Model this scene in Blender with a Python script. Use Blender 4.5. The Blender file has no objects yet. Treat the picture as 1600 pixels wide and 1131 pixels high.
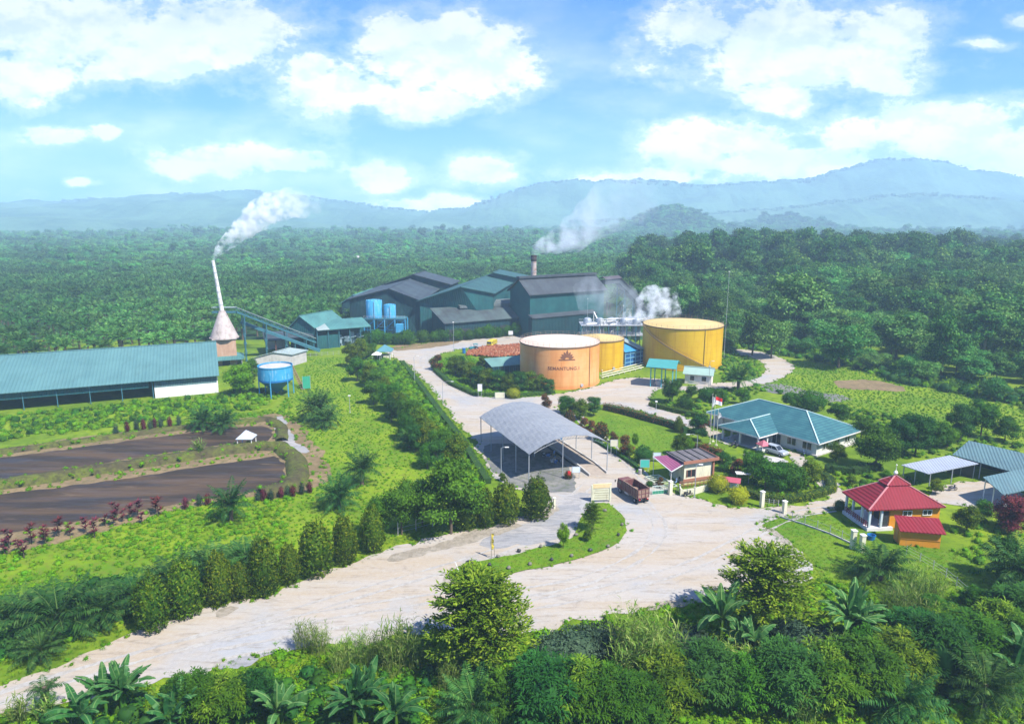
import bpy, math, random
import numpy as np
from mathutils import Vector, Matrix, noise
from mathutils.geometry import tessellate_polygon

SC = bpy.context.scene
COL = SC.collection
random.seed(7)
R_ = np.random.RandomState(11)

# ---------------------------------------------------------------- camera
CAMH = 45.0
FPX = 1600 * 24.0 / 36.0
PITCH = math.atan((565.5 - 345.0) / FPX)
cam = bpy.data.objects.new('camera', bpy.data.cameras.new('camera'))
COL.objects.link(cam)
cam.location = (0, 0, CAMH)
cam.rotation_euler = (math.pi / 2 - PITCH, 0, 0)
cam.data.lens = 24.0
cam.data.sensor_width = 36.0
cam.data.clip_end = 30000
SC.camera = cam

FWD = Vector((0, math.cos(PITCH), -math.sin(PITCH)))
UPV = Vector((0, math.sin(PITCH), math.cos(PITCH)))

def ray(px, py):
 return FWD + UPV * ((565.5 - py) / FPX) + Vector(((px - 800) / FPX, 0, 0))

def g(px, py, z=0.0):
 d = ray(px, py)
 t = (z - CAMH) / d.z
 return Vector((d.x * t, d.y * t, z))

def ht(px, pyb, pyt):
 """height of something standing at ground pixel (px,pyb) reaching up to pyt"""
 y = g(px, pyb).y
 k = (565.5 - pyt) / FPX
 return CAMH + y * (k * math.cos(PITCH) - math.sin(PITCH)) / (math.cos(PITCH) + k * math.sin(PITCH))

# ---------------------------------------------------------------- light
SUN = Vector((0.47, -0.40, 0.79)).normalized()
EL = math.asin(SUN.z)
AZ = math.atan2(SUN.x, SUN.y)
sl = bpy.data.lights.new('sun', 'SUN')
sl.energy = 5.0
sl.angle = math.radians(0.5)
sl.color = (1.0, 0.95, 0.87)
so = bpy.data.objects.new('sun', sl)
COL.objects.link(so)
so.rotation_euler = (-SUN).to_track_quat('-Z', 'Y').to_euler()
so.location = (0, 0, 300)

vs = SC.view_settings
vs.view_transform = 'Standard'
vs.look = 'None'
vs.gamma = 1
vs.exposure = 1.1

SKY_STRENGTH = 0.05
world = bpy.data.worlds.new("World")
SC.world = world
world.use_nodes = True

def nn(nt, t, **kw):
 n = nt.nodes.new(t)
 for k, v in kw.items():
  if k.startswith('i_'):
   key = k[2:]
   key = int(key) if key.isdigit() else key.replace('_', ' ')
   n.inputs[key].default_value = v
  else:
   setattr(n, k, v)
 return n

def vmath(nt, op, a, b=None):
 n = nt.nodes.new('ShaderNodeVectorMath')
 n.operation = op
 for i, s in enumerate((a, b)):
  if s is None:
   continue
  if isinstance(s, (tuple, list)):
   n.inputs[i].default_value = s
  else:
   nt.links.new(s, n.inputs[i])
 return n.outputs['Value'] if op in ('LENGTH', 'DOT_PRODUCT') else n.outputs['Vector']

def fmath(nt, op, a, b=None, clamp=False):
 n = nt.nodes.new('ShaderNodeMath')
 n.operation = op
 n.use_clamp = clamp
 for i, s in enumerate((a, b)):
  if s is None:
   continue
  if isinstance(s, (int, float)):
   n.inputs[i].default_value = s
  else:
   nt.links.new(s, n.inputs[i])
 return n.outputs[0]

def mrange(nt, v, a, b, c=0.0, d=1.0, smooth=True):
 n = nt.nodes.new('ShaderNodeMapRange')
 n.interpolation_type = 'SMOOTHSTEP' if smooth else 'LINEAR'
 nt.links.new(v, n.inputs[0])
 for i, x in enumerate((a, b, c, d)):
  n.inputs[i + 1].default_value = x
 return n.outputs[0]

def mixc(nt, f, a, b, blend='MIX'):
 n = nt.nodes.new('ShaderNodeMix')
 n.data_type = 'RGBA'
 n.blend_type = blend
 for i, s in ((0, f), (6, a), (7, b)):
  if isinstance(s, (int, float)):
   n.inputs[i].default_value = s
  elif isinstance(s, (tuple, list)):
   n.inputs[i].default_value = (*s[:3], 1)
  else:
   nt.links.new(s, n.inputs[i])
 return n.outputs[2]

def build_world():
 nt = world.node_tree
 nt.nodes.clear()
 out = nn(nt, 'ShaderNodeOutputWorld')
 bg = nn(nt, 'ShaderNodeBackground')
 bg.inputs[1].default_value = SKY_STRENGTH
 nt.links.new(bg.outputs[0], out.inputs[0])
 sky = nn(nt, 'ShaderNodeTexSky', sky_type='NISHITA', sun_disc=False, sun_elevation=EL, sun_rotation=AZ)
 sky.altitude = 0
 sky.air_density = 1.0
 sky.dust_density = 0.6
 sky.ozone_density = 2.0
 base = mixc(nt, 1.0, sky.outputs[0], (0.17, 0.90, 2.20), 'MULTIPLY')
 tc = nn(nt, 'ShaderNodeTexCoord')
 sep = nn(nt, 'ShaderNodeSeparateXYZ')
 nt.links.new(tc.outputs['Generated'], sep.inputs[0])
 yy = fmath(nt, 'MAXIMUM', fmath(nt, 'ABSOLUTE', sep.outputs[1]), 0.08)
 u = fmath(nt, 'DIVIDE', sep.outputs[0], yy)
 w = fmath(nt, 'DIVIDE', sep.outputs[2], yy)
 cmb = nn(nt, 'ShaderNodeCombineXYZ')
 nt.links.new(u, cmb.inputs[0])
 nt.links.new(w, cmb.inputs[1])
 P = cmb.outputs[0]
 n1 = nn(nt, 'ShaderNodeTexNoise', i_Scale=5.0, i_Detail=6.0, i_Roughness=0.6)
 st = vmath(nt, 'MULTIPLY', P, (1.0, 1.7, 1.0))
 nt.links.new(st, n1.inputs['Vector'])
 dist = vmath(nt, 'MULTIPLY', vmath(nt, 'SUBTRACT', n1.outputs['Color'], (0.5, 0.5, 0.5)), (0.10, 0.06, 0.0))
 P2 = vmath(nt, 'ADD', P, dist)
 ell = [(100, 50, 230, 90), (340, 50, 150, 80), (50, 110, 130, 55), (230, 110, 170, 30),
   (690, 85, 135, 75), (520, 145, 100, 46), (760, 105, 100, 62), (650, 165, 140, 32), (485, 110, 45, 38), (620, 60, 60, 50),
   (1200, 80, 190, 85), (1100, 45, 90, 55), (1370, 65, 110, 60), (1300, 100, 160, 60), (1230, 150, 90, 30), (1540, 75, 50, 12),
   (1120, 225, 150, 42), (1450, 205, 200, 48), (1250, 255, 270, 34), (1570, 235, 150, 50), (1000, 275, 120, 20),
   (335, 248, 120, 34), (470, 252, 80, 20), (600, 275, 62, 26), (750, 264, 65, 28), (690, 322, 90, 18),
   (80, 207, 50, 18), (160, 206, 22, 11), (120, 276, 24, 9), (1610, 40, 30, 14)]
 acc = None
 for (cx, cy, rx, ry) in ell:
  d0, d1, d2 = ray(cx, cy), ray(cx + rx, cy), ray(cx, cy - ry)
  c = (d0.x / d0.y, d0.z / d0.y, 0)
  a = abs(d1.x / d1.y - c[0])
  b = abs(d2.z / d2.y - c[1])
  s = vmath(nt, 'MULTIPLY', vmath(nt, 'SUBTRACT', P2, c), (1 / a, 1 / b, 0))
  e = fmath(nt, 'SUBTRACT', 1.0, vmath(nt, 'LENGTH', s))
  e = fmath(nt, 'MAXIMUM', e, -0.6)
  acc = e if acc is None else fmath(nt, 'MAXIMUM', acc, e)
 n2 = nn(nt, 'ShaderNodeTexNoise', i_Scale=9.0, i_Detail=9.0, i_Roughness=0.6)
 nt.links.new(st, n2.inputs['Vector'])
 n5 = nn(nt, 'ShaderNodeTexNoise', i_Scale=30.0, i_Detail=10.0, i_Roughness=0.7)
 nt.links.new(st, n5.inputs['Vector'])
 tot = fmath(nt, 'ADD', acc, fmath(nt, 'MULTIPLY', fmath(nt, 'SUBTRACT', n2.outputs['Fac'], 0.5), 2.3))
 bil = fmath(nt, 'ABSOLUTE', fmath(nt, 'SUBTRACT', n5.outputs['Fac'], 0.5))
 tot = fmath(nt, 'ADD', tot, fmath(nt, 'SUBTRACT', 0.08, fmath(nt, 'MULTIPLY', bil, 1.5)))
 mask = mrange(nt, tot, -0.05, 0.40)
 # thin high veil
 n3 = nn(nt, 'ShaderNodeTexNoise', i_Scale=2.2, i_Detail=7.0, i_Roughness=0.55)
 nt.links.new(vmath(nt, 'MULTIPLY', P, (1.0, 3.0, 1.0)), n3.inputs['Vector'])
 veil = mrange(nt, n3.outputs['Fac'], 0.42, 0.75, 0.0, 0.55)
 wisp = mrange(nt, tot, -0.55, 0.3, 0.0, 0.45)
 veil = fmath(nt, 'MAXIMUM', veil, wisp)
 mask = fmath(nt, 'MAXIMUM', mask, veil)
 # above the horizon only
 mask = fmath(nt, 'MULTIPLY', mask, mrange(nt, sep.outputs[2], -0.02, 0.03))
 # cloud body: slightly bluer where thin / at the base
 shade = mrange(nt, tot, 0.05, 0.9)
 n4 = nn(nt, 'ShaderNodeTexNoise', i_Scale=7.0, i_Detail=8.0, i_Roughness=0.6)
 nt.links.new(vmath(nt, 'ADD', st, (0.03, 0.05, 0.0)), n4.inputs['Vector'])
 nb = nn(nt, 'ShaderNodeTexNoise', i_Scale=9.0, i_Detail=9.0, i_Roughness=0.6)
 nt.links.new(vmath(nt, 'ADD', st, (-0.008, 0.030, 0.0)), nb.inputs['Vector'])
 lit = mrange(nt, fmath(nt, 'SUBTRACT', n2.outputs['Fac'], nb.outputs['Fac']), -0.10, 0.05)
 sh = fmath(nt, 'MULTIPLY', mrange(nt, n4.outputs['Fac'], 0.32, 0.58, 0.35, 1.0), lit)
 ccol = mixc(nt, sh, (6.6, 7.6, 9.2), (10.4, 10.3, 10.2))
 ccol = mixc(nt, fmath(nt, 'MULTIPLY', shade, 0.25), ccol, (9.2, 9.5, 10.0))
 # distant clouds near the horizon are brighter than the zenith sky
 lowb = mrange(nt, w, 0.06, 0.26, 2.1, 1.0, False)
 cs = nn(nt, 'ShaderNodeVectorMath', operation='SCALE')
 nt.links.new(ccol, cs.inputs[0])
 nt.links.new(lowb, cs.inputs['Scale'])
 fin = mixc(nt, mask, base, cs.outputs[0])
 nt.links.new(fin, bg.inputs[0])

build_world()

# ---------------------------------------------------------------- object helpers

def setp(o, label=None, cat=None, group=None, kind=None):
 if label:
  o['label'] = label
 if cat:
  o['category'] = cat
 if group:
  o['group'] = group
 if kind:
  o['kind'] = kind
 return o

def thing(name, label, cat, loc=(0, 0, 0), rz=0, group=None, link=True):
 o = bpy.data.objects.new(name, None)
 o.empty_display_size = 0.5
 if link:
  COL.objects.link(o)
 o.location = loc
 o.rotation_euler = (0, 0, rz)
 setp(o, label, cat, group)
 return o

class MB:
 def __init__(s):
  s.v = []
  s.f = []

 def add(s, vs_, fs):
  n = len(s.v)
  s.v += [tuple(v) for v in vs_]
  s.f += [tuple(i + n for i in f) for f in fs]
  return s

 def box(s, c, sz, rz=0.0):
  cx, cy, cz = c
  a, b, h = sz[0] / 2, sz[1] / 2, sz[2] / 2
  ca, sa = math.cos(rz), math.sin(rz)
  vs_ = []
  for dz in (-h, h):
   for dx, dy in ((-a, -b), (a, -b), (a, b), (-a, b)):
    vs_.append((cx + dx * ca - dy * sa, cy + dx * sa + dy * ca, cz + dz))
  return s.add(vs_, [(0, 3, 2, 1), (4, 5, 6, 7), (0, 1, 5, 4), (1, 2, 6, 5), (2, 3, 7, 6), (3, 0, 4, 7)])

 def prism(s, pts, z0, z1):
  """pts: list of xy; z0,z1 number or list per point"""
  n = len(pts)
  zz0 = z0 if isinstance(z0, (list, tuple)) else [z0] * n
  zz1 = z1 if isinstance(z1, (list, tuple)) else [z1] * n
  vs_ = [(p[0], p[1], zz0[i]) for i, p in enumerate(pts)] + [(p[0], p[1], zz1[i]) for i, p in enumerate(pts)]
  fs = [tuple(range(n))[::-1], tuple(range(n, 2 * n))]
  for i in range(n):
   j = (i + 1) % n
   fs.append((i, j, n + j, n + i))
  return s.add(vs_, fs)

 def slab(s, pts, t):
  """flat 3-D polygon given a vertical thickness t (downwards)"""
  n = len(pts)
  vs_ = [(p[0], p[1], p[2] - t) for p in pts] + [(p[0], p[1], p[2]) for p in pts]
  fs = [tuple(range(n))[::-1], tuple(range(n, 2 * n))]
  for i in range(n):
   j = (i + 1) % n
   fs.append((i, j, n + j, n + i))
  return s.add(vs_, fs)

 def bar(s, a, b, w, h=None):
  a, b = Vector(a), Vector(b)
  h = h or w
  d = (b - a).normalized()
  up = Vector((0, 0, 1)) if abs(d.z) < 0.95 else Vector((1, 0, 0))
  x = d.cross(up).normalized() * (w / 2)
  y = x.cross(d).normalized() * (h / 2)
  vs_ = [a - x - y, a + x - y, a + x + y, a - x + y, b - x - y, b + x - y, b + x + y, b - x + y]
  return s.add(vs_, [(0, 1, 2, 3), (7, 6, 5, 4), (0, 4, 5, 1), (1, 5, 6, 2), (2, 6, 7, 3), (3, 7, 4, 0)])

 def tube(s, a, b, r0, r1=None, n=10, caps=True):
  a, b = Vector(a), Vector(b)
  r1 = r0 if r1 is None else r1
  d = (b - a).normalized()
  up = Vector((0, 0, 1)) if abs(d.z) < 0.95 else Vector((1, 0, 0))
  x = d.cross(up).normalized()
  y = x.cross(d).normalized()
  vs_ = []
  for (c, r) in ((a, r0), (b, r1)):
   for i in range(n):
    t = 2 * math.pi * i / n
    vs_.append(c + x * (r * math.cos(t)) + y * (r * math.sin(t)))
  fs = [(i, (i + 1) % n, n + (i + 1) % n, n + i) for i in range(n)]
  if caps:
   fs += [tuple(range(n))[::-1], tuple(range(n, 2 * n))]
  return s.add(vs_, fs)

 def path(s, pts, r, n=6):
  for i in range(len(pts) - 1):
   s.tube(pts[i], pts[i + 1], r, r, n)
  return s

 def lathe(s, prof, c=(0, 0), n=48, cap0=False, cap1=False):
  vs_ = []
  for (r, z) in prof:
   for i in range(n):
    t = 2 * math.pi * i / n
    vs_.append((c[0] + r * math.cos(t), c[1] + r * math.sin(t), z))
  fs = []
  for k in range(len(prof) - 1):
   for i in range(n):
    j = (i + 1) % n
    fs.append((k * n + i, k * n + j, (k + 1) * n + j, (k + 1) * n + i))
  if cap0:
   fs.append(tuple(range(n))[::-1])
  if cap1:
   fs.append(tuple(range((len(prof) - 1) * n, len(prof) * n)))
  return s.add(vs_, fs)

 def build(s, name, mat, parent=None, off=None, smooth=False, link=True, bevel=0):
  """off: vertices are world coordinates, parent sits at off"""
  if off is None and parent is not None and parent.get('_w'):
   off = parent.location
  vs_ = s.v if off is None else [(v[0] - off[0], v[1] - off[1], v[2] - off[2]) for v in s.v]
  me = bpy.data.meshes.new(name)
  me.from_pydata(vs_, [], s.f)
  me.materials.append(mat)
  me.update()
  if smooth:
   me.polygons.foreach_set('use_smooth', [True] * len(me.polygons))
   try:
    me.set_sharp_from_angle(angle=math.radians(40))
   except Exception:
    pass
  o = bpy.data.objects.new(name, me)
  if link:
   COL.objects.link(o)
  if parent:
   o.parent = parent
  if bevel:
   m = o.modifiers.new('bevel', 'BEVEL')
   m.width = bevel
   m.segments = 2
   m.limit_method = 'ANGLE'
  return o

def wthing(name, label, cat, p, group=None):
 """a thing whose parts are given in world coordinates"""
 o = thing(name, label, cat, (p[0], p[1], 0), 0, group)
 o['_w'] = 1
 return o

def copy_tree(root, loc, rz=0.0, scale=1.0, label=None, group=None, cat=None, name=None):
 r = root.copy()
 if name:
  r.name = name
 COL.objects.link(r)
 r.location = loc
 r.rotation_euler = (0, 0, rz)
 r.scale = (scale, scale, scale) if isinstance(scale, (int, float)) else scale
 setp(r, label, cat, group)
 for ch in root.children:
  c = ch.copy()
  COL.objects.link(c)
  c.parent = r
  for g2 in ch.children:
   d = g2.copy()
   COL.objects.link(d)
   d.parent = c
 return r

# ---------------------------------------------------------------- materials
MATS = {}

def newmat(name):
 m = bpy.data.materials.new(name)
 m.use_nodes = True
 nt = m.node_tree
 nt.nodes.clear()
 out = nn(nt, 'ShaderNodeOutputMaterial')
 MATS[name] = m
 return m, nt, out

def principled(nt, out, rough=0.6, metal=0.0, spec=0.3):
 b = nn(nt, 'ShaderNodeBsdfPrincipled')
 b.inputs['Roughness'].default_value = rough
 b.inputs['Metallic'].default_value = metal
 b.inputs['Specular IOR Level'].default_value = spec
 nt.links.new(b.outputs[0], out.inputs[0])
 return b

def objco(nt, rot=0.0, scale=(1, 1, 1)):
 tc = nn(nt, 'ShaderNodeTexCoord')
 mp = nn(nt, 'ShaderNodeMapping')
 mp.inputs['Rotation'].default_value = (0, 0, rot)
 mp.inputs['Scale'].default_value = scale
 nt.links.new(tc.outputs['Object'], mp.inputs[0])
 return mp.outputs[0]

def tex(nt, co, scale, detail=5, rough=0.6, out='Fac'):
 n = nn(nt, 'ShaderNodeTexNoise', i_Scale=scale, i_Detail=detail, i_Roughness=rough)
 nt.links.new(co, n.inputs['Vector'])
 return n.outputs[out]

def bump(nt, b, h, strength=0.3, dist=0.1):
 n = nn(nt, 'ShaderNodeBump')
 n.inputs['Strength'].default_value = strength
 n.inputs['Distance'].default_value = dist
 nt.links.new(h, n.inputs['Height'])
 nt.links.new(n.outputs[0], b.inputs['Normal'])

def paint(name, c, c2=None, rough=0.6, metal=0.0, nscale=0.8, amt=0.5, dirt=None, spec=0.3):
 """painted / plain surface with blotchy wear and vertical streaks"""
 m, nt, out = newmat(name)
 b = principled(nt, out, rough, metal, spec)
 co = objco(nt)
 c2 = c2 or tuple(x * 0.72 for x in c)
 f = mrange(nt, tex(nt, co, nscale, 6), 0.4, 0.68, 0, amt)
 col = mixc(nt, f, c, c2)
 if dirt:
  f2 = mrange(nt, tex(nt, objco(nt, 0, (1, 1, 0.18)), nscale * 2.2, 6, 0.7), 0.52, 0.75, 0, 0.8)
  col = mixc(nt, f2, col, dirt)
 nt.links.new(col, b.inputs['Base Color'])
 bump(nt, b, tex(nt, co, nscale * 12, 3), 0.15, 0.02)
 return m

def sheetmetal(name, c, c2, ang, period=0.35, rough=0.66, rust=None, rustamt=0.6, depth=0.05, vertical=False, metal=0.0):
 """corrugated sheet; ang = direction of the eave (ribs run across it)"""
 m, nt, out = newmat(name)
 b = principled(nt, out, rough, metal, 0.2)
 co = objco(nt, -ang)
 sp = nn(nt, 'ShaderNodeSeparateXYZ')
 nt.links.new(co, sp.inputs[0])
 x = sp.outputs[0]
 s = fmath(nt, 'SINE', fmath(nt, 'MULTIPLY', x, 2 * math.pi / period))
 # sheet-to-sheet shift in tone
 cell = fmath(nt, 'FLOOR', fmath(nt, 'MULTIPLY', x, 0.9))
 wn = nn(nt, 'ShaderNodeTexWhiteNoise', noise_dimensions='1D')
 nt.links.new(cell, wn.inputs['W'])
 f = mrange(nt, tex(nt, co, 0.16, 6, 0.65), 0.35, 0.68)
 f = fmath(nt, 'ADD', fmath(nt, 'MULTIPLY', f, 0.75), fmath(nt, 'MULTIPLY', wn.outputs[0], 0.25), True)
 col = mixc(nt, f, c, c2)
 if rust:
  co2 = objco(nt, -ang, (1.0, 0.25, 0.25))
  f2 = mrange(nt, tex(nt, co2, 0.7, 7, 0.7), 0.5, 0.72, 0, rustamt)
  col = mixc(nt, f2, col, rust)
 col = mixc(nt, fmath(nt, 'MULTIPLY', mrange(nt, s, 0.55, 1.0), 0.13), col, tuple(min(1, k * 1.5) for k in c))
 nt.links.new(col, b.inputs['Base Color'])
 bump(nt, b, s, 0.6, depth)
 return m

def foliage(name, c1, c2, tip=None, tipamt=0.5, trans=0.16, hv=0.045, patch=0.12, rough=0.62):
 m, nt, out = newmat(name)
 b = nn(nt, 'ShaderNodeBsdfPrincipled')
 b.inputs['Roughness'].default_value = rough
 b.inputs['Specular IOR Level'].default_value = 0.07
 at = nn(nt, 'ShaderNodeAttribute', attribute_name='v')
 oi = nn(nt, 'ShaderNodeObjectInfo')
 tc = nn(nt, 'ShaderNodeTexCoord')
 ns = tex(nt, tc.outputs['Object'], 0.55, 3)
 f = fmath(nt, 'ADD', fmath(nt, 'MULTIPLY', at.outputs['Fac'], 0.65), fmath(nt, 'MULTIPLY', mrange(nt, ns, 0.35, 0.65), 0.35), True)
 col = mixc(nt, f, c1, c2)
 if tip:
  f2 = mrange(nt, at.outputs['Fac'], 0.55, 1.0, 0, tipamt)
  col = mixc(nt, f2, col, tip)
 hs = nn(nt, 'ShaderNodeHueSaturation')
 nt.links.new(col, hs.inputs['Color'])
 nt.links.new(mrange(nt, oi.outputs['Random'], 0, 1, 0.5 - hv * 0.32, 0.5 + hv * 0.32, False), hs.inputs['Hue'])
 wn = nn(nt, 'ShaderNodeTexWhiteNoise', noise_dimensions='1D')
 nt.links.new(oi.outputs['Random'], wn.inputs['W'])
 ln = tex(nt, oi.outputs['Location'], 0.011, 4, 0.6)
 vv = fmath(nt, 'MULTIPLY', mrange(nt, wn.outputs[0], 0, 1, 0.74, 1.26, False), mrange(nt, ln, 0.36, 0.64, 1 - patch, 1 + patch))
 nt.links.new(vv, hs.inputs['Value'])
 nt.links.new(hs.outputs[0], b.inputs['Base Color'])
 if trans > 0:
  t = nn(nt, 'ShaderNodeBsdfTranslucent')
  tcol = mixc(nt, 1.0, hs.outputs[0], (1.15, 1.25, 0.5), 'MULTIPLY')
  nt.links.new(tcol, t.inputs[0])
  mx = nn(nt, 'ShaderNodeMixShader')
  mx.inputs[0].default_value = trans
  nt.links.new(b.outputs[0], mx.inputs[1])
  nt.links.new(t.outputs[0], mx.inputs[2])
  nt.links.new(mx.outputs[0], out.inputs[0])
 else:
  nt.links.new(b.outputs[0], out.inputs[0])
 return m

def groundmat(name, stops, scales=(0.05, 0.6), rough=0.9, bmp=0.3, stretch=None):
 """stops: 3 colours mixed by two octave groups of noise"""
 m, nt, out = newmat(name)
 b = principled(nt, out, rough, 0, 0.15)
 co = objco(nt) if not stretch else objco(nt, stretch[0], stretch[1])
 f1 = mrange(nt, tex(nt, co, scales[0], 8, 0.65), 0.38, 0.62)
 f2 = mrange(nt, tex(nt, co, scales[1], 6, 0.7), 0.42, 0.66)
 col = mixc(nt, f1, stops[0], stops[1])
 col = mixc(nt, fmath(nt, 'MULTIPLY', f2, 0.7), col, stops[2])
 f3 = tex(nt, objco(nt), 5.0, 4, 0.7)
 col = mixc(nt, mrange(nt, f3, 0.4, 0.8, 0, 0.35), col, tuple(x * 0.55 for x in stops[0]))
 nt.links.new(col, b.inputs['Base Color'])
 bump(nt, b, tex(nt, objco(nt), 2.5, 6, 0.7), bmp, 0.25)
 return m

GA = math.radians(22.5)      # direction of the site grid
M = {}
M['grass'] = groundmat('grass_ground', ((0.09, 0.165, 0.006), (0.17, 0.24, 0.008), (0.06, 0.11, 0.006)), (0.045, 0.5))
M['field'] = groundmat('field_ground', ((0.085, 0.18, 0.004), (0.175, 0.26, 0.006), (0.13, 0.14, 0.018)), (0.07, 0.8))
M['lawn'] = groundmat('lawn_ground', ((0.07, 0.165, 0.005), (0.125, 0.215, 0.006), (0.12, 0.14, 0.018)), (0.12, 1.2), bmp=0.15)
M['soil'] = groundmat('bare_soil', ((0.17, 0.12, 0.065), (0.24, 0.17, 0.09), (0.10, 0.09, 0.035)), (0.15, 0.9))
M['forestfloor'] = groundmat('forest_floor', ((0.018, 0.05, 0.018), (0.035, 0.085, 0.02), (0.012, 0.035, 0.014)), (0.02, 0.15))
M['asphalt'] = groundmat('worn_asphalt', ((0.25, 0.25, 0.25), (0.33, 0.31, 0.285), (0.16, 0.16, 0.165)), (0.12, 0.9), stretch=(-0.5, (0.5, 2.2, 1)))
M['shadegravel'] = groundmat('gravel_and_shade', ((0.14, 0.14, 0.14), (0.21, 0.20, 0.18), (0.08, 0.10, 0.05)), (0.15, 0.9))  # dark gravel tone, also used for the painted shade under the canopy

def roadmat():
 m, nt, out = newmat('road_dirt')
 b = principled(nt, out, 0.92, 0, 0.12)
 co = objco(nt)
 cs = objco(nt, -0.28, (0.22, 1.4, 1))
 f1 = mrange(nt, tex(nt, cs, 0.16, 7, 0.6), 0.4, 0.62)
 col = mixc(nt, f1, (0.35, 0.315, 0.27), (0.34, 0.28, 0.205))
 f2 = mrange(nt, tex(nt, co, 0.055, 5, 0.6), 0.5, 0.66, 0, 0.75)
 col = mixc(nt, f2, col, (0.275, 0.29, 0.305))
 f3 = mrange(nt, tex(nt, cs, 0.9, 9, 0.75), 0.50, 0.70, 0, 0.7)
 col = mixc(nt, f3, col, (0.185, 0.15, 0.11))
 f4 = mrange(nt, tex(nt, co, 1.7, 8, 0.8), 0.42, 0.72, 0, 0.42)
 col = mixc(nt, f4, col, (0.40, 0.375, 0.34))
 vz = nn(nt, 'ShaderNodeTexNoise', i_Scale=0.35, i_Detail=9.0, i_Roughness=0.8, i_Distortion=1.2)
 nt.links.new(co, vz.inputs['Vector'])
 f5 = mrange(nt, vz.outputs[0], 0.54, 0.68, 0, 0.38)
 col = mixc(nt, f5, col, (0.17, 0.15, 0.13))
 nt.links.new(col, b.inputs['Base Color'])
 bump(nt, b, tex(nt, co, 1.3, 8, 0.75), 0.35, 0.2)
 return m

M['road'] = roadmat()

def pondmat():
 m, nt, out = newmat('pond_mud_water')
 b = principled(nt, out, 0.5, 0, 0.3)
 cs = objco(nt, -math.radians(24), (0.25, 1.6, 1))
 f1 = mrange(nt, tex(nt, cs, 0.16, 7, 0.6), 0.4, 0.62)
 col = mixc(nt, f1, (0.030, 0.020, 0.012), (0.075, 0.045, 0.022))
 f2 = mrange(nt, tex(nt, cs, 0.5, 8, 0.7), 0.58, 0.72, 0, 0.75)
 col = mixc(nt, f2, col, (0.17, 0.12, 0.075))
 nt.links.new(col, b.inputs['Base Color'])
 nt.links.new(mrange(nt, tex(nt, cs, 0.3, 6), 0.35, 0.65, 0.42, 0.9), b.inputs['Roughness'])
 bump(nt, b, tex(nt, cs, 1.5, 6), 0.12, 0.05)
 return m

M['pond'] = pondmat()
M['leaf'] = foliage('leaf_green', (0.008, 0.048, 0.005), (0.075, 0.19, 0.010))
M['leaf_dark'] = foliage('leaf_dark', (0.006, 0.036, 0.008), (0.045, 0.14, 0.018))
M['leaf_olive'] = foliage('leaf_olive', (0.018, 0.058, 0.004), (0.10, 0.17, 0.007), (0.26, 0.24, 0.012), 0.4)
M['leaf_bright'] = foliage('leaf_bright', (0.045, 0.15, 0.003), (0.17, 0.31, 0.005))
M['leaf_spray'] = foliage('leaf_spray', (0.012, 0.055, 0.004), (0.12, 0.22, 0.008), (0.36, 0.44, 0.04), 0.35)
M['leaf_yellow'] = foliage('leaf_yellow', (0.18, 0.22, 0.008), (0.42, 0.40, 0.015))
M['leaf_red'] = foliage('leaf_red_tipped', (0.030, 0.045, 0.012), (0.10, 0.075, 0.02), (0.36, 0.075, 0.035), 0.85)
M['leaf_maroon'] = foliage('leaf_maroon', (0.045, 0.012, 0.016), (0.17, 0.03, 0.04))
M['leaf_purple'] = foliage('leaf_dull_purple', (0.022, 0.05, 0.025), (0.07, 0.11, 0.06))
M['palm'] = foliage('palm_frond', (0.008, 0.045, 0.012), (0.055, 0.15, 0.022), (0.30, 0.40, 0.11), 0.45)
M['palm_far'] = foliage('plantation_frond', (0.006, 0.050, 0.012), (0.075, 0.21, 0.032), (0.34, 0.50, 0.14), 0.6, hv=0.05, patch=0.4)
M['banana'] = foliage('banana_leaf', (0.016, 0.075, 0.020), (0.07, 0.20, 0.045), (0.3, 0.42, 0.15), 0.35, trans=0.25, rough=0.4)
M['cane'] = foliage('cane_blade', (0.05, 0.13, 0.012), (0.15, 0.25, 0.03), (0.36, 0.36, 0.14), 0.5)
M['forest'] = foliage('forest_leaf', (0.004, 0.030, 0.009), (0.045, 0.145, 0.020), (0.20, 0.34, 0.06), 0.45, hv=0.07, patch=0.25)
M['forest_light'] = foliage('forest_leaf_light', (0.013, 0.075, 0.016), (0.085, 0.24, 0.030), (0.27, 0.42, 0.12), 0.45, hv=0.07, patch=0.25)
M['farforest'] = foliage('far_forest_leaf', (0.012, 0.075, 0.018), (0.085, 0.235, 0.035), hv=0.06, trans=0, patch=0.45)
M['bark'] = paint('bark', (0.10, 0.075, 0.05), (0.05, 0.04, 0.03), 0.9)
M['palebark'] = paint('pale_bark', (0.30, 0.27, 0.22), (0.16, 0.14, 0.11), 0.9)
M['steel'] = paint('galvanised_steel', (0.45, 0.46, 0.47), None, 0.45, 0.4)
M['post'] = paint('grey_post', (0.30, 0.32, 0.33), None, 0.6)
M['white'] = paint('white_paint', (0.66, 0.65, 0.61), (0.5, 0.48, 0.43), 0.6)
M['cream'] = paint('cream_paint', (0.60, 0.58, 0.42), (0.46, 0.43, 0.30), 0.7, dirt=(0.3, 0.27, 0.2))
M['concrete'] = paint('concrete', (0.42, 0.40, 0.37), (0.26, 0.25, 0.23), 0.9, dirt=(0.2, 0.19, 0.16))
M['darkmetal'] = paint('dark_metal', (0.035, 0.037, 0.04), None, 0.5)
M['glassdark'] = paint('dark_window', (0.02, 0.025, 0.03), None, 0.12, spec=0.6)
M['black'] = paint('black_rubber', (0.018, 0.018, 0.018), None, 0.8)

# ---------------------------------------------------------------- terrain

def sm(x, a, b):
 t = np.clip((x - a) / (b - a), 0, 1)
 return t * t * (3 - 2 * t)

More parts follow.
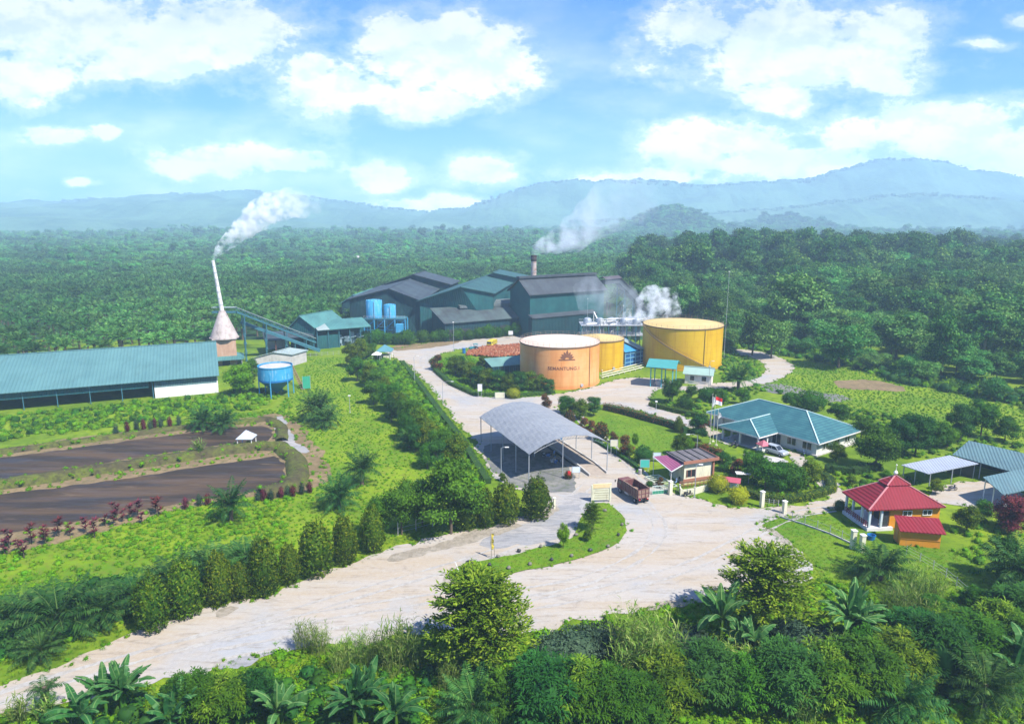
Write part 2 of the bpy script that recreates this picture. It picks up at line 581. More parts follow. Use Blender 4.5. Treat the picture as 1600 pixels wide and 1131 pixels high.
def hill(x, y, cx, cy, rx, ry, h):
 d = ((x - cx) / rx) ** 2 + ((y - cy) / ry) ** 2
 return h * np.exp(-d)

def hgt(x, y):
 x = np.asarray(x, float)
 y = np.asarray(y, float)
 und = (np.sin(x * 0.011 + 1.3) * np.cos(y * 0.009) + np.sin(x * 0.0043 + y * 0.006)) * 1.6
 z = und * sm(y, 330, 600)
 # wooded rise on the right, the two low hills beyond
 z = z + hill(x, y, 210, 520, 150, 150, 13) * sm(y, 300, 420)
 z = z + hill(x, y, 432, 1900, 110, 170, 62) + hill(x, y, 520, 1980, 200, 180, 12)
 z = z + hill(x, y, 880, 2260, 140, 210, 50)
 z = z + sm(y, 1500, 3300) * 4
 return z

def build_ground():
 ys = np.concatenate([np.linspace(-60, 400, 24), np.linspace(430, 1200, 32), np.linspace(1250, 3000, 44), np.linspace(3100, 4150, 8)])
 t = np.linspace(-1, 1, 121)
 V = []
 for y in ys:
  wd = 260 + max(y, 0) * 1.25
  V.append(np.stack([t * wd, np.full_like(t, y), hgt(t * wd, y)], 1))
 V = np.concatenate(V)
 nx = len(t)
 F = []
 for j in range(len(ys) - 1):
  for i in range(nx - 1):
   a = j * nx + i
   F.append((a, a + 1, a + nx + 1, a + nx))
 me = bpy.data.meshes.new('ground')
 me.from_pydata([tuple(v) for v in V], [], F)
 me.polygons.foreach_set('use_smooth', [True] * len(F))
 # grass near, dark forest floor far: two materials split by distance
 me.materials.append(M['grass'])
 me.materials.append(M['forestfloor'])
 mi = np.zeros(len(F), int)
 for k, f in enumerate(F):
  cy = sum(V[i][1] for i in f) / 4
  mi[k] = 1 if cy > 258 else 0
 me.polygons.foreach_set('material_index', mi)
 o = bpy.data.objects.new('ground', me)
 COL.objects.link(o)
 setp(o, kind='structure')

build_ground()

RIDGES = [
 (3200, 'mountain_ridge', [(-500, 345), (-200, 340), (0, 337), (40, 330), (80, 322), (120, 317), (200, 319), (260, 312), (330, 309), (400, 304), (440, 309), (480, 313), (540, 319),
        (600, 331), (660, 335), (720, 331), (760, 320), (800, 303), (840, 293), (880, 288), (940, 289), (1000, 286), (1050, 289), (1090, 296), (1130, 294), (1200, 289),
        (1260, 285), (1310, 272), (1360, 257), (1420, 253), (1470, 260), (1510, 272), (1560, 277), (1600, 285), (1800, 300), (2100, 320)]),
 (2700, 'foothill_ridge', [(-500, 362), (0, 362), (150, 362), (300, 362), (420, 362), (560, 362), (700, 362), (800, 358), (900, 352), (1000, 348), (1100, 340), (1240, 330), (1330, 318), (1440, 308),
        (1520, 314), (1600, 322), (1800, 330), (2100, 340)]),
]

FOOT = []

def build_ridges():
 m, nt, out = newmat('mountain_forest')
 b = principled(nt, out, 0.95, 0, 0.1)
 co = objco(nt)
 col = mixc(nt, mrange(nt, tex(nt, co, 0.006, 8, 0.65), 0.38, 0.62), (0.05, 0.125, 0.075), (0.10, 0.20, 0.11))  # forest greens paled so the colour itself carries some distance haze
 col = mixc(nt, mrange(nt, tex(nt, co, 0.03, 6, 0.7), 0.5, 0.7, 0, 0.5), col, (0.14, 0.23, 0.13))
 nt.links.new(col, b.inputs['Base Color'])
 bump(nt, b, tex(nt, co, 0.02, 8, 0.7), 0.8, 25)
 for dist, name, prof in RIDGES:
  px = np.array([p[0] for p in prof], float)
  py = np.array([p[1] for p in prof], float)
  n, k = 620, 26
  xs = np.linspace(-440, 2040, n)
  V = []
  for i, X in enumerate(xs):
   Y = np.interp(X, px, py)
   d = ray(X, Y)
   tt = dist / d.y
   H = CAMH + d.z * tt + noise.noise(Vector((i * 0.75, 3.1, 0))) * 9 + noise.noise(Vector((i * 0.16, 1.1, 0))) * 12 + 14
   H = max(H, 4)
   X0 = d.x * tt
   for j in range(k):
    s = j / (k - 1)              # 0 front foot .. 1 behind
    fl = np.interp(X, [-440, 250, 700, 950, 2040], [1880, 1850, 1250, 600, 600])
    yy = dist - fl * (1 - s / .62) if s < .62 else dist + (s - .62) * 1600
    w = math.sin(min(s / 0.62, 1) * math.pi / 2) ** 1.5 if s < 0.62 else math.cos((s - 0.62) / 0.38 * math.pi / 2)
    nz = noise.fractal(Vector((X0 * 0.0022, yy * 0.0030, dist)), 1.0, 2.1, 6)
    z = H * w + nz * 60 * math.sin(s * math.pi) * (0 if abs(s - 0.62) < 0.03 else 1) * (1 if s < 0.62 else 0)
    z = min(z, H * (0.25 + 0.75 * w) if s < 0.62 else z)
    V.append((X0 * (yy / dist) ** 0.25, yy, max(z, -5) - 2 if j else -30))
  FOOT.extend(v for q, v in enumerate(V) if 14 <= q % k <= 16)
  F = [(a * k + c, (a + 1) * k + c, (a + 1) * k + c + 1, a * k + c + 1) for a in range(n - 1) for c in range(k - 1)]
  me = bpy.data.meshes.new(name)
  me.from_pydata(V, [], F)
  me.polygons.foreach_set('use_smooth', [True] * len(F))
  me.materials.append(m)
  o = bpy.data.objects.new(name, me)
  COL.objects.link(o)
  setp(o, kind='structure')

build_ridges()

def build_haze():
 m, nt, out = newmat('haze_air')
 pv = nn(nt, 'ShaderNodeVolumePrincipled')
 pv.inputs['Color'].default_value = (0.56, 0.79, 1.0, 1)
 pv.inputs['Density'].default_value = HAZE
 pv.inputs['Anisotropy'].default_value = 0.0
 nt.links.new(pv.outputs[0], out.inputs['Volume'])
 mb = MB()
 mb.box((0, 1950, 196), (10400, 4500, 412))
 o = mb.build('haze', m)
 setp(o, kind='stuff')

HAZE = 0.00033

# ---------------------------------------------------------------- sheets

def rough_poly(pts, step=1.2, amp=0.35, seed=0):
 """world-xy polygon -> same polygon with an irregular edge"""
 out = []
 n = len(pts)
 for i in range(n):
  a, b = Vector(pts[i][:2]), Vector(pts[(i + 1) % n][:2])
  L = (b - a).length
  if L < 1e-6:
   continue
  k = max(1, int(L / step))
  d = (b - a).normalized()
  nrm = Vector((-d.y, d.x))
  for j in range(k):
   p = a + (b - a) * (j / k)
   w = noise.noise(Vector((p.x * 0.35, p.y * 0.35, seed))) * amp * 1.6 + noise.noise(Vector((p.x * 1.3, p.y * 1.3, seed + 5))) * amp * 0.8
   out.append(p + nrm * w)
 return out

def smooth_poly(pts, it=1):
 for _ in range(it):
  o = []
  n = len(pts)
  for i in range(n):
   a, b = Vector(pts[i][:2]), Vector(pts[(i + 1) % n][:2])
   o += [a * 0.75 + b * 0.25, a * 0.25 + b * 0.75]
  pts = o
 return pts

def sheet(name, px, mat, z, amp=0.35, sm_it=1, kind='structure', step=1.2):
 pts = [g(*p) for p in px]
 if sm_it:
  pts = smooth_poly(pts, sm_it)
 pts = rough_poly(pts, step, amp, z * 100)
 v3 = [Vector((p[0], p[1], 0)) for p in pts]
 tris = tessellate_polygon([v3])
 me = bpy.data.meshes.new(name)
 me.from_pydata([(p.x, p.y, z) for p in v3], [], [tuple(t) for t in tris])
 me.materials.append(mat)
 me.update()
 # normals up
 o = bpy.data.objects.new(name, me)
 COL.objects.link(o)
 setp(o, kind=kind)
 return [(p.x, p.y) for p in v3]

ROAD = [(-60, 1092), (0, 1072), (70, 1048), (140, 1018), (200, 992), (300, 956), (400, 937), (455, 916), (520, 889), (600, 861), (680, 838), (740, 827), (800, 812),
  (850, 795), (862, 778), (830, 770), (790, 762), (768, 742), (748, 705), (738, 682), (712, 655), (684, 618), (655, 585), (632, 567), (608, 556), (600, 548), (640, 541), (700, 532),
  (770, 526), (830, 520), (835, 532), (812, 541), (735, 543), (700, 550), (672, 560), (678, 577), (700, 600), (742, 619), (800, 623), (868, 617),
  (930, 604), (958, 594), (985, 589), (1035, 592), (1060, 599), (1030, 607), (1012, 622), (1020, 636), (1060, 648), (1095, 660), (1120, 672), (1152, 690), (1140, 698), (1105, 680), (1060, 663), (1000, 640),
  (962, 634), (900, 628), (868, 634), (880, 650), (915, 672), (945, 695), (980, 720), (1010, 742), (1042, 765), (1075, 776), (1110, 782), (1150, 792), (1196, 796), (1240, 790), (1292, 782),
  (1300, 775), (1268, 748), (1236, 722), (1222, 708), (1240, 704), (1268, 722), (1306, 752), (1330, 775), (1322, 792), (1290, 803), (1215, 806), (1186, 816), (1205, 832), (1238, 852), (1262, 876), (1278, 898), (1240, 916), (1180, 928),
  (1110, 938), (1050, 944), (960, 957), (880, 978), (810, 994), (740, 1000), (690, 990), (640, 994), (560, 1002), (480, 1014), (400, 1027), (330, 1046), (250, 1064), (150, 1084), (80, 1100), (0, 1116), (-60, 1130)]
ISLAND = [(700, 899), (712, 888), (742, 878), (800, 868), (850, 856), (890, 845), (905, 830), (906, 812), (918, 795), (938, 785), (958, 792), (975, 808), (981, 826), (972, 842), (950, 858), (910, 872), (860, 884), (810, 896), (760, 905), (718, 906)]
FIELD_L = [(-60, 735), (0, 704), (200, 672), (330, 652), (430, 640), (470, 600), (480, 560), (540, 558), (545, 600), (590, 640), (640, 680), (700, 740), (720, 800), (620, 838), (520, 870), (430, 900), (330, 935), (200, 975), (80, 1020), (-60, 1060)]
SHEDSTRIP = [(-80, 700), (0, 690), (200, 664), (400, 640), (440, 620), (380, 600), (345, 618), (0, 650), (-80, 658)]
M['bank'] = groundmat('bank_earth', ((0.07, 0.06, 0.028), (0.10, 0.12, 0.018), (0.035, 0.03, 0.018)), (0.25, 1.2), bmp=.6)
POND1 = [(-90, 727), (0, 716), (120, 700), (250, 682), (340, 672), (405, 664), (424, 670), (428, 682), (415, 690), (330, 697), (240, 711), (140, 728), (0, 752), (-90, 768)]
POND2 = [(-90, 787), (0, 772), (110, 760), (220, 744), (330, 727), (420, 714), (440, 716), (447, 735), (440, 754), (400, 768), (320, 780), (220, 797), (110, 817), (0, 836), (-90, 852)]
SOIL1 = [(-90, 882), (0, 872), (100, 846), (220, 812), (330, 786), (430, 772), (500, 764), (520, 735), (500, 700), (470, 665), (440, 645), (400, 650), (300, 662), (150, 680), (0, 703), (-90, 715)]
RIGHTFIELD = [(1215, 575), (1240, 563), (1330, 575), (1420, 598), (1500, 612), (1660, 640), (1660, 700), (1600, 690), (1540, 680), (1440, 660), (1330, 640), (1250, 618), (1190, 606)]
GARDEN = [(868, 638), (935, 634), (1000, 650), (1060, 672), (1085, 700), (1075, 715), (1040, 712), (1020, 722), (1010, 738), (975, 712), (920, 676)]
LAWN = [(925, 652), (960, 648), (1010, 664), (1060, 684), (1078, 700), (1060, 712), (1015, 718), (980, 704), (945, 678)]
SIDEROAD = [(1138, 546), (1165, 546), (1200, 552), (1236, 566), (1243, 578), (1222, 592), (1190, 602), (1155, 606), (1060, 612), (1050, 606), (1120, 598), (1168, 596), (1192, 588), (1198, 572), (1180, 560), (1150, 554)]
GRAVELR = [(1170, 604), (1215, 598), (1270, 612), (1330, 620), (1330, 628), (1270, 628), (1215, 616)]
MOSQLAWN = [(1192, 812), (1240, 806), (1300, 806), (1330, 815), (1400, 850), (1480, 858), (1540, 880), (1560, 930), (1400, 930), (1300, 920), (1284, 898), (1262, 868), (1236, 846), (1200, 828)]
YARD_R = [(1440, 770), (1500, 752), (1545, 752), (1600, 765), (1600, 800), (1480, 790)]

RINGS = {}
RINGS['field'] = sheet('grass_field', FIELD_L, M['field'], 0.015, 1.0)
RINGS['rfield'] = sheet('meadow', RIGHTFIELD, M['field'], 0.015, 1.5)
RINGS['shedstrip'] = sheet('verge', SHEDSTRIP, M['field'], 0.03, 0.8)
RINGS['soil'] = sheet('bank_soil', SOIL1, M['soil'], 0.045, 1.0)
RINGS['gravel'] = sheet('bare_ground', GRAVELR, M['shadegravel'], 0.045, 1.0)
RINGS['road'] = sheet('road', ROAD, M['road'], 0.06, 0.8, step=.7)
RINGS['bare'] = sheet('bare_soil_patch', [(1296, 597), (1330, 592), (1380, 596), (1420, 606), (1412, 613), (1360, 610), (1318, 608)], M['soil'], 0.05, 1.2)
RINGS['sideroad'] = sheet('side_road', SIDEROAD, M['road'], 0.06, 0.5)
RINGS['yard'] = sheet('yard', YARD_R, M['road'], 0.06, 0.5)
RINGS['garden'] = sheet('garden_ground', GARDEN, M['grass'], 0.075, 0.3)
RINGS['lawn'] = sheet('lawn', LAWN, M['lawn'], 0.09, 0.3)
RINGS['mlawn'] = sheet('mosque_lawn', MOSQLAWN, M['lawn'], 0.04, 0.5)
RINGS['asph'] = sheet('asphalt_patch', [(742, 850), (800, 826), (850, 806), (900, 770), (925, 772), (905, 800), (900, 825), (880, 838), (820, 852), (780, 858)], M['asphalt'], 0.075, 0.9)
RINGS['asph2'] = sheet('drain_patch', [(330, 1045), (380, 1022), (420, 1010), (440, 1014), (400, 1034), (360, 1050)], M['asphalt'], 0.075, 0.6)
RINGS['track'] = sheet('field_track', [(424, 652), (446, 650), (452, 672), (462, 690), (484, 704), (476, 710), (448, 700), (436, 680)], M['asphalt'], 0.06, 0.6)
RINGS['weigh'] = sheet('canopy_shade_ground', [(745, 700), (790, 690), (830, 700), (878, 722), (900, 745), (895, 770), (830, 766), (780, 748)], M['shadegravel'], 0.09, 0.8)  # dark sheet that paints the canopy's shade onto the ground
RINGS['island'] = sheet('traffic_island', ISLAND, M['lawn'], 0.16, 0.3)
RINGS['pond1'] = sheet('pond', POND1, M['pond'], 0.07, 0.5)
RINGS['pond2'] = sheet('pond', POND2, M['pond'], 0.07, 0.5)
RINGS['path'] = sheet('garden_path', [(1165, 705), (1195, 712), (1222, 716), (1236, 724), (1190, 722), (1160, 712)], M['concrete'], 0.1, 0.1)
RINGS['lat'] = sheet('laterite_strip', [(612, 541), (640, 538), (700, 533), (725, 529), (720, 535), (690, 542), (640, 547), (615, 549)], M['soil'], 0.09, 0.5)

def track(px, w=.45, gap=.95, seed=0):
 """a pair of worn wheel tracks along a pixel polyline"""
 pts = [g(*p) for p in px]
 for _ in range(2):
  q = [pts[0]]
  for a, b in zip(pts[:-1], pts[1:]):
   q += [a * .75 + b * .25, a * .25 + b * .75]
  pts = q + [pts[-1]]
 for sd in (-1, 1):
  L, R = [], []
  for i, p in enumerate(pts):
   a, b = pts[max(0, i - 1)], pts[min(len(pts) - 1, i + 1)]
   d = (b - a).normalized()
   n = Vector((-d.y, d.x, 0))
   L.append((p + n * (sd * gap + w / 2))[:2])
   R.append((p + n * (sd * gap - w / 2))[:2])
  ring = rough_poly(L + R[::-1], .5, .16, seed + sd)
  v3 = [Vector((p[0], p[1], 0)) for p in ring]
  me = bpy.data.meshes.new('wheel_track')
  me.from_pydata([(p.x, p.y, .072 + .002 * seed) for p in v3], [], [tuple(t) for t in tessellate_polygon([v3])])
  me.materials.append(M['rut'])
  o = bpy.data.objects.new('wheel_track', me)
  COL.objects.link(o)
  setp(o, kind='structure')

M['rut'] = groundmat('wheel_rut', ((0.33, 0.31, 0.28), (0.37, 0.35, 0.315), (0.25, 0.225, 0.19)), (0.25, 1.4), bmp=.3)
M['mud'] = groundmat('mud', ((0.25, 0.215, 0.165), (0.32, 0.285, 0.23), (0.17, 0.15, 0.11)), (0.3, 1.6), bmp=.5)
track([(-20, 1098), (200, 1030), (420, 970), (600, 915), (780, 865), (880, 810), (900, 775), (925, 752)], seed=0)
track([(0, 1088), (260, 1012), (480, 965), (700, 930), (860, 925), (990, 880), (1040, 830), (1010, 790), (985, 765)], seed=1)
track([(330, 1025), (600, 975), (850, 945), (1060, 895), (1150, 850), (1230, 805), (1300, 795)], seed=2)
track([(925, 745), (880, 700), (800, 650), (730, 625), (690, 590), (650, 563), (700, 540), (830, 528)], seed=3)
track([(1030, 770), (985, 725), (935, 680), (890, 640), (950, 612), (1020, 600)], seed=4)
for k_, ring_ in enumerate(([(1196, 822), (1212, 830), (1236, 846), (1250, 862), (1258, 876), (1246, 872), (1232, 856), (1210, 838)], [(1000, 952), (1060, 938), (1110, 932), (1120, 940), (1060, 950), (1010, 958)],
       [(600, 872), (650, 858), (700, 846), (760, 838), (750, 846), (690, 858), (640, 872), (606, 880)], [(690, 905), (706, 892), (712, 906), (760, 912), (740, 918), (700, 916)], [(330, 960), (352, 948), (380, 950), (360, 960), (338, 966)],
       [(830, 800), (862, 790), (880, 796), (862, 808), (836, 812)], [(700, 842), (742, 830), (800, 818), (820, 822), (780, 836), (730, 848)])):
 sheet('mud_patch', ring_, M['mud'], .084 + .002 * k_, .5, step=.6)

def berm(name, px, w, h, mat):
 """low earth bank along a pixel polyline"""
 pts = [g(*p) for p in px]
 fine = []
 for a, b in zip(pts[:-1], pts[1:]):
  k = max(2, int((b - a).length / 1.0))
  fine += [a + (b - a) * (j / k) for j in range(k)]
 fine.append(pts[-1])
 V, F = [], []
 prof = [(-0.5, 0), (-0.34, 0.7), (-0.15, 1.0), (0.15, 1.0), (0.34, 0.75), (0.5, 0)]
 for i, p in enumerate(fine):
  a = fine[max(0, i - 2)]
  b = fine[min(len(fine) - 1, i + 2)]
  d = (b - a).normalized()
  nrm = Vector((-d.y, d.x, 0))
  for (o, z) in prof:
   q = p + nrm * (o * w * (1 + 0.25 * noise.noise(p * 0.3)))
   V.append((q.x, q.y, z * h * (1 + 0.3 * noise.noise(q * 0.8)) - 0.05 * (z == 0)))
 k = len(prof)
 for i in range(len(fine) - 1):
  for j in range(k - 1):
   F.append((i * k + j, (i + 1) * k + j, (i + 1) * k + j + 1, i * k + j + 1))
 me = bpy.data.meshes.new(name)
 me.from_pydata(V, [], F)
 me.polygons.foreach_set('use_smooth', [True] * len(F))
 me.materials.append(mat)
 o = bpy.data.objects.new(name, me)
 COL.objects.link(o)
 setp(o, kind='structure')

BERM_LINES = [[(-90, 777), (0, 761), (110, 744), (220, 727), (320, 711), (400, 700), (438, 700), (462, 718), (466, 745), (452, 764), (410, 776)],
    [(-90, 718), (0, 708), (120, 692), (250, 674), (340, 664), (420, 656), (440, 668), (440, 690)]]
berm('pond_bank', BERM_LINES[0], 4.2, 1.3, M['bank'])
berm('pond_bank', BERM_LINES[1], 3.0, 0.8, M['bank'])

def pip(P, ring):
 """points in polygon, vectorised"""
 x, y = P[:, 0], P[:, 1]
 ins = np.zeros(len(P), bool)
 n = len(ring)
 for i in range(n):
  x0, y0 = ring[i]
  x1, y1 = ring[(i + 1) % n]
  if y0 == y1:
   continue
  c = ((y0 > y) != (y1 > y)) & (x < (x1 - x0) * (y - y0) / (y1 - y0) + x0)
  ins ^= c
 return ins

def topx(P):
 """world xyz -> photo pixel"""
 v = P - np.array([0, 0, CAMH])
 dep = v[:, 1] * FWD.y + v[:, 2] * FWD.z
 up = v[:, 1] * UPV.y + v[:, 2] * UPV.z
 return 800 + FPX * v[:, 0] / dep, 565.5 - FPX * up / dep

def pts_in(px, spacing, rng, excl=(), jit=0.5, world=False):
 ring = px if world else [tuple(g(*p)[:2]) for p in px]
 A = np.array(ring)
 x0, y0 = A.min(0)
 x1, y1 = A.max(0)
 X, Y = np.meshgrid(np.arange(x0, x1, spacing), np.arange(y0, y1, spacing))
 P = np.stack([X.ravel(), Y.ravel()], 1)
 P = P + rng.uniform(-jit, jit, P.shape) * spacing
 P = P[pip(P, ring)]
 for e in excl:
  if len(P):
   P = P[~pip(P, e)]
 return P

# ---------------------------------------------------------------- foliage meshes

def unit(a):
 return a / np.maximum(np.linalg.norm(a, axis=-1, keepdims=True), 1e-9)

class LM:
 """leaf mesh: quads with a per-vertex value v"""

 def __init__(s):
  s.V, s.F, s.A = [], [], []
  s.n = 0

 def quads(s, V, F, A):
  s.V.append(V)
  s.F.append(F + s.n)
  s.A.append(A)
  s.n += len(V)

 def leaves(s, P, D, N, L, W, v, droop=0.12):
  n = len(P)
  if n == 0:
   return
  L = np.broadcast_to(np.asarray(L, float), (n,))[:, None]
  W = np.broadcast_to(np.asarray(W, float), (n,))[:, None]
  D = unit(D)
  S = unit(np.cross(D, N))
  U = np.cross(S, D)
  mid = P + D * L * 0.45 + U * L * droop
  V = np.stack([P, mid + S * W / 2, P + D * L - U * L * droop * 0.5, mid - S * W / 2], 1).reshape(-1, 3)
  F = np.arange(n * 4).reshape(n, 4)
  A = np.repeat(np.broadcast_to(np.asarray(v, float), (n,)), 4)
  s.quads(V, F, A)

 def blob(s, c, r, rng, v=0.3, nu=10, nv=6, amp=0.18):
  c = np.array(c, float)
  r = np.array(r, float) * np.ones(3)
  V = []
  for j in range(nv + 1):
   th = math.pi * j / nv
   for i in range(nu):
    ph = 2 * math.pi * i / nu
    k = 1 + rng.uniform(-amp, amp)
    V.append(c + r * k * np.array([math.sin(th) * math.cos(ph), math.sin(th) * math.sin(ph), math.cos(th)]))
  F = [(j * nu + i, (j + 1) * nu + i, (j + 1) * nu + (i + 1) % nu, j * nu + (i + 1) % nu) for j in range(nv) for i in range(nu)]
  s.quads(np.array(V), np.array(F), np.full(len(V), v))

 def clump(s, c, r, n, L, W, rng, up=0.3, jit=0.7, vlo=0.1, vhi=1.0, core=0.62, shell=0.72, corev=0.25, low=-0.6):
  """leaves spread through the outer shell of an ellipsoid"""
  c = np.array(c, float)
  r = np.array(r, float) * np.ones(3)
  d = unit(rng.normal(size=(n, 3)))
  d[:, 2] = np.maximum(d[:, 2], low + rng.uniform(0, 0.2, n))
  d = unit(d)
  rad = shell + (1.06 - shell) * rng.uniform(0, 1, n) ** 0.7
  P = c + d * r * rad[:, None]
  nrm = unit(d + rng.normal(size=(n, 3)) * jit * 0.5 + np.array([0, 0, up]))
  D = unit(np.cross(nrm, rng.normal(size=(n, 3))) + d * 0.5)
  sc = rng.uniform(0.7, 1.3, n)
  s.leaves(P - D * L * 0.3, D, nrm, L * sc, W * sc, rng.uniform(vlo, vhi, n))
  if core:
   s.blob(c, r * core, rng, corev)

 def mesh(s, name, mat):
  V = np.concatenate(s.V).astype(np.float32)
  F = np.concatenate(s.F).astype(np.int32)
  A = np.concatenate(s.A).astype(np.float32)
  me = bpy.data.meshes.new(name)
  me.vertices.add(len(V))
  me.vertices.foreach_set('co', V.ravel())
  me.loops.add(len(F) * 4)
  me.loops.foreach_set('vertex_index', F.ravel())
  me.polygons.add(len(F))
  me.polygons.foreach_set('loop_start', np.arange(len(F), dtype=np.int32) * 4)
  me.update(calc_edges=True)
  a = me.attributes.new('v', 'FLOAT', 'POINT')
  a.data.foreach_set('value', A)
  me.materials.append(mat)
  return me

 def build(s, name, mat, parent=None, link=True):
  o = bpy.data.objects.new(name, s.mesh(name, mat))
  if link:
   COL.objects.link(o)
  if parent:
   o.parent = parent
  return o

def proto(name, parts):
 """parts: list of (name, mesh). Unlinked root + children"""
 r = bpy.data.objects.new(name, None)
 for (nm, me) in parts:
  o = bpy.data.objects.new(nm, me)
  o.parent = r
 return r

def mbmesh(mb, name, mat):
 me = bpy.data.meshes.new(name)
 me.from_pydata(mb.v, [], mb.f)
 me.materials.append(mat)
 me.update()
 return me

def limbs(rng, H, crown, r0, n=7):
 """tapered trunk with limbs reaching the crown clumps"""
 mb = MB()
 pts = [Vector((0, 0, 0)), Vector((rng.uniform(-.02, .02) * H, rng.uniform(-.02, .02) * H, H * 0.3)), Vector((rng.uniform(-.04, .04) * H, rng.uniform(-.04, .04) * H, H * 0.62))]
 mb.tube(pts[0], pts[1], r0, r0 * 0.75, 9)
 mb.tube(pts[1], pts[2], r0 * 0.75, r0 * 0.5, 9)
 for c, r in crown[:n]:
  c = Vector(c)
  k = rng.uniform(0.3, 0.9)
  a = pts[1].lerp(pts[2], k)
  m = a.lerp(c, 0.5) + Vector((0, 0, -0.05 * H))
  mb.tube(a, m, r0 * 0.4, r0 * 0.26, 6)
  mb.tube(m, c, r0 * 0.26, r0 * 0.1, 6)
 return mb

def tree_proto(seed, H=8.0, W=7.0, base=0.28, n=14, leaf=0.34, per=330, mat='leaf', style='round', name='broadleaf_tree', bark='bark', core=0.6, squash=0.8):
 rng = np.random.RandomState(seed)
 cr = []
 for i in range(n):
  f = (i + 0.5) / n
  if style == 'round':
   z = base * H + (1 - base) * H * (0.12 + 0.74 * rng.uniform())
   e = math.sin(math.pi * min(1, max(0.08, (z / H - base) / (1 - base) * 0.88 + 0.1))) ** 0.6
  elif style == 'umbrella':
   z = H * (0.72 + 0.16 * rng.uniform())
   e = 1.0
  elif style == 'tall':
   z = base * H + (1 - base) * H * (0.1 + 0.82 * rng.uniform())
   e = (0.55 + 0.45 * math.sin(math.pi * (z / H - base) / (1 - base)))
  elif style == 'layer':
   lay = i % 4
   z = H * (0.36 + 0.17 * lay + rng.uniform(-0.02, 0.02))
   e = (1.0, 0.9, 0.7, 0.35)[lay]
  a = 2.399963 * i + rng.uniform(-0.5, 0.5)
  rr = W / 2 * e * math.sqrt(rng.uniform(0.05, 1)) * 0.72
  r = W * (0.15 + 0.09 * rng.uniform())
  sq = squash if style != 'layer' else 0.38
  cr.append(((rr * math.cos(a), rr * math.sin(a), min(z, H - r * sq)), (r, r * rng.uniform(0.85, 1.15), r * sq)))
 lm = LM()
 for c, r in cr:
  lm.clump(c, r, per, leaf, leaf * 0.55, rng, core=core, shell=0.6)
 # loose outliers
 for c, r in cr:
  k = per // 8
  d = unit(rng.normal(size=(k, 3)))
  P = np.array(c) + d * np.array(r) * rng.uniform(0.95, 1.28, k)[:, None]
  lm.leaves(P, unit(d + rng.normal(size=(k, 3)) * 0.5), unit(rng.normal(size=(k, 3)) + [0, 0, 1]), leaf, leaf * 0.5, rng.uniform(0.3, 1, k))
 tr = limbs(rng, H, cr, max(0.1, H * 0.022))
 return proto(name, [('crown', lm.mesh('crown', M[mat])), ('trunk', mbmesh(tr, 'trunk', M[bark]))])

def shrub_proto(seed, H, W, leaf, n, mat, name='shrub', top=1.0, lob=7, core=0.8, stem=True, cone=0.0):
 """dense clipped or bushy shrub; cone>0 narrows the top"""
 rng = np.random.RandomState(seed)
 lm = LM()
 k = n
 d = unit(rng.normal(size=(k, 3)))
 z = d[:, 2]
 lump = 1 + 0.15 * np.sin(d[:, 0] * lob + seed) * np.cos(d[:, 1] * lob + z * 5) + 0.06 * np.sin(z * 13 + d[:, 0] * 9) + rng.uniform(-0.08, 0.12, k)
 t = (z + 1) / 2
 wid = np.where(z < 0, np.power(np.maximum(1 - np.abs(z) ** 2.6, 0), 0.5), np.sqrt(np.maximum(1 - z ** 2, 0)) * (1 - cone * t * 0.4))
 xy = unit(d[:, :2])
 P = np.stack([xy[:, 0] * wid * W / 2 * lump, xy[:, 1] * wid * W / 2 * lump, H * 0.5 + z * H * 0.5 * lump], 1)
 nrm = unit(d * [1, 1, W / H] + rng.normal(size=(k, 3)) * 0.4)
 D = unit(np.cross(nrm, rng.normal(size=(k, 3))) + d * 0.6 + [0, 0, 0.25])
 sc = rng.uniform(0.6, 1.35, k)
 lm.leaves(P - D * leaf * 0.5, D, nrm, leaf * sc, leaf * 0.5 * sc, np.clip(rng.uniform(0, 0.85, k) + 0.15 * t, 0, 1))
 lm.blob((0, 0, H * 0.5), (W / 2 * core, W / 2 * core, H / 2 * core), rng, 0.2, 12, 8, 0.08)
 parts = [('foliage', lm.mesh('foliage', M[mat]))]
 if stem:
  mb = MB()
  mb.tube((0, 0, 0), (0, 0, H * 0.35), 0.07 * W / 2 + 0.03, None, 7)
  parts.append(('stem', mbmesh(mb, 'stem', M['bark'])))
 return proto(name, parts)

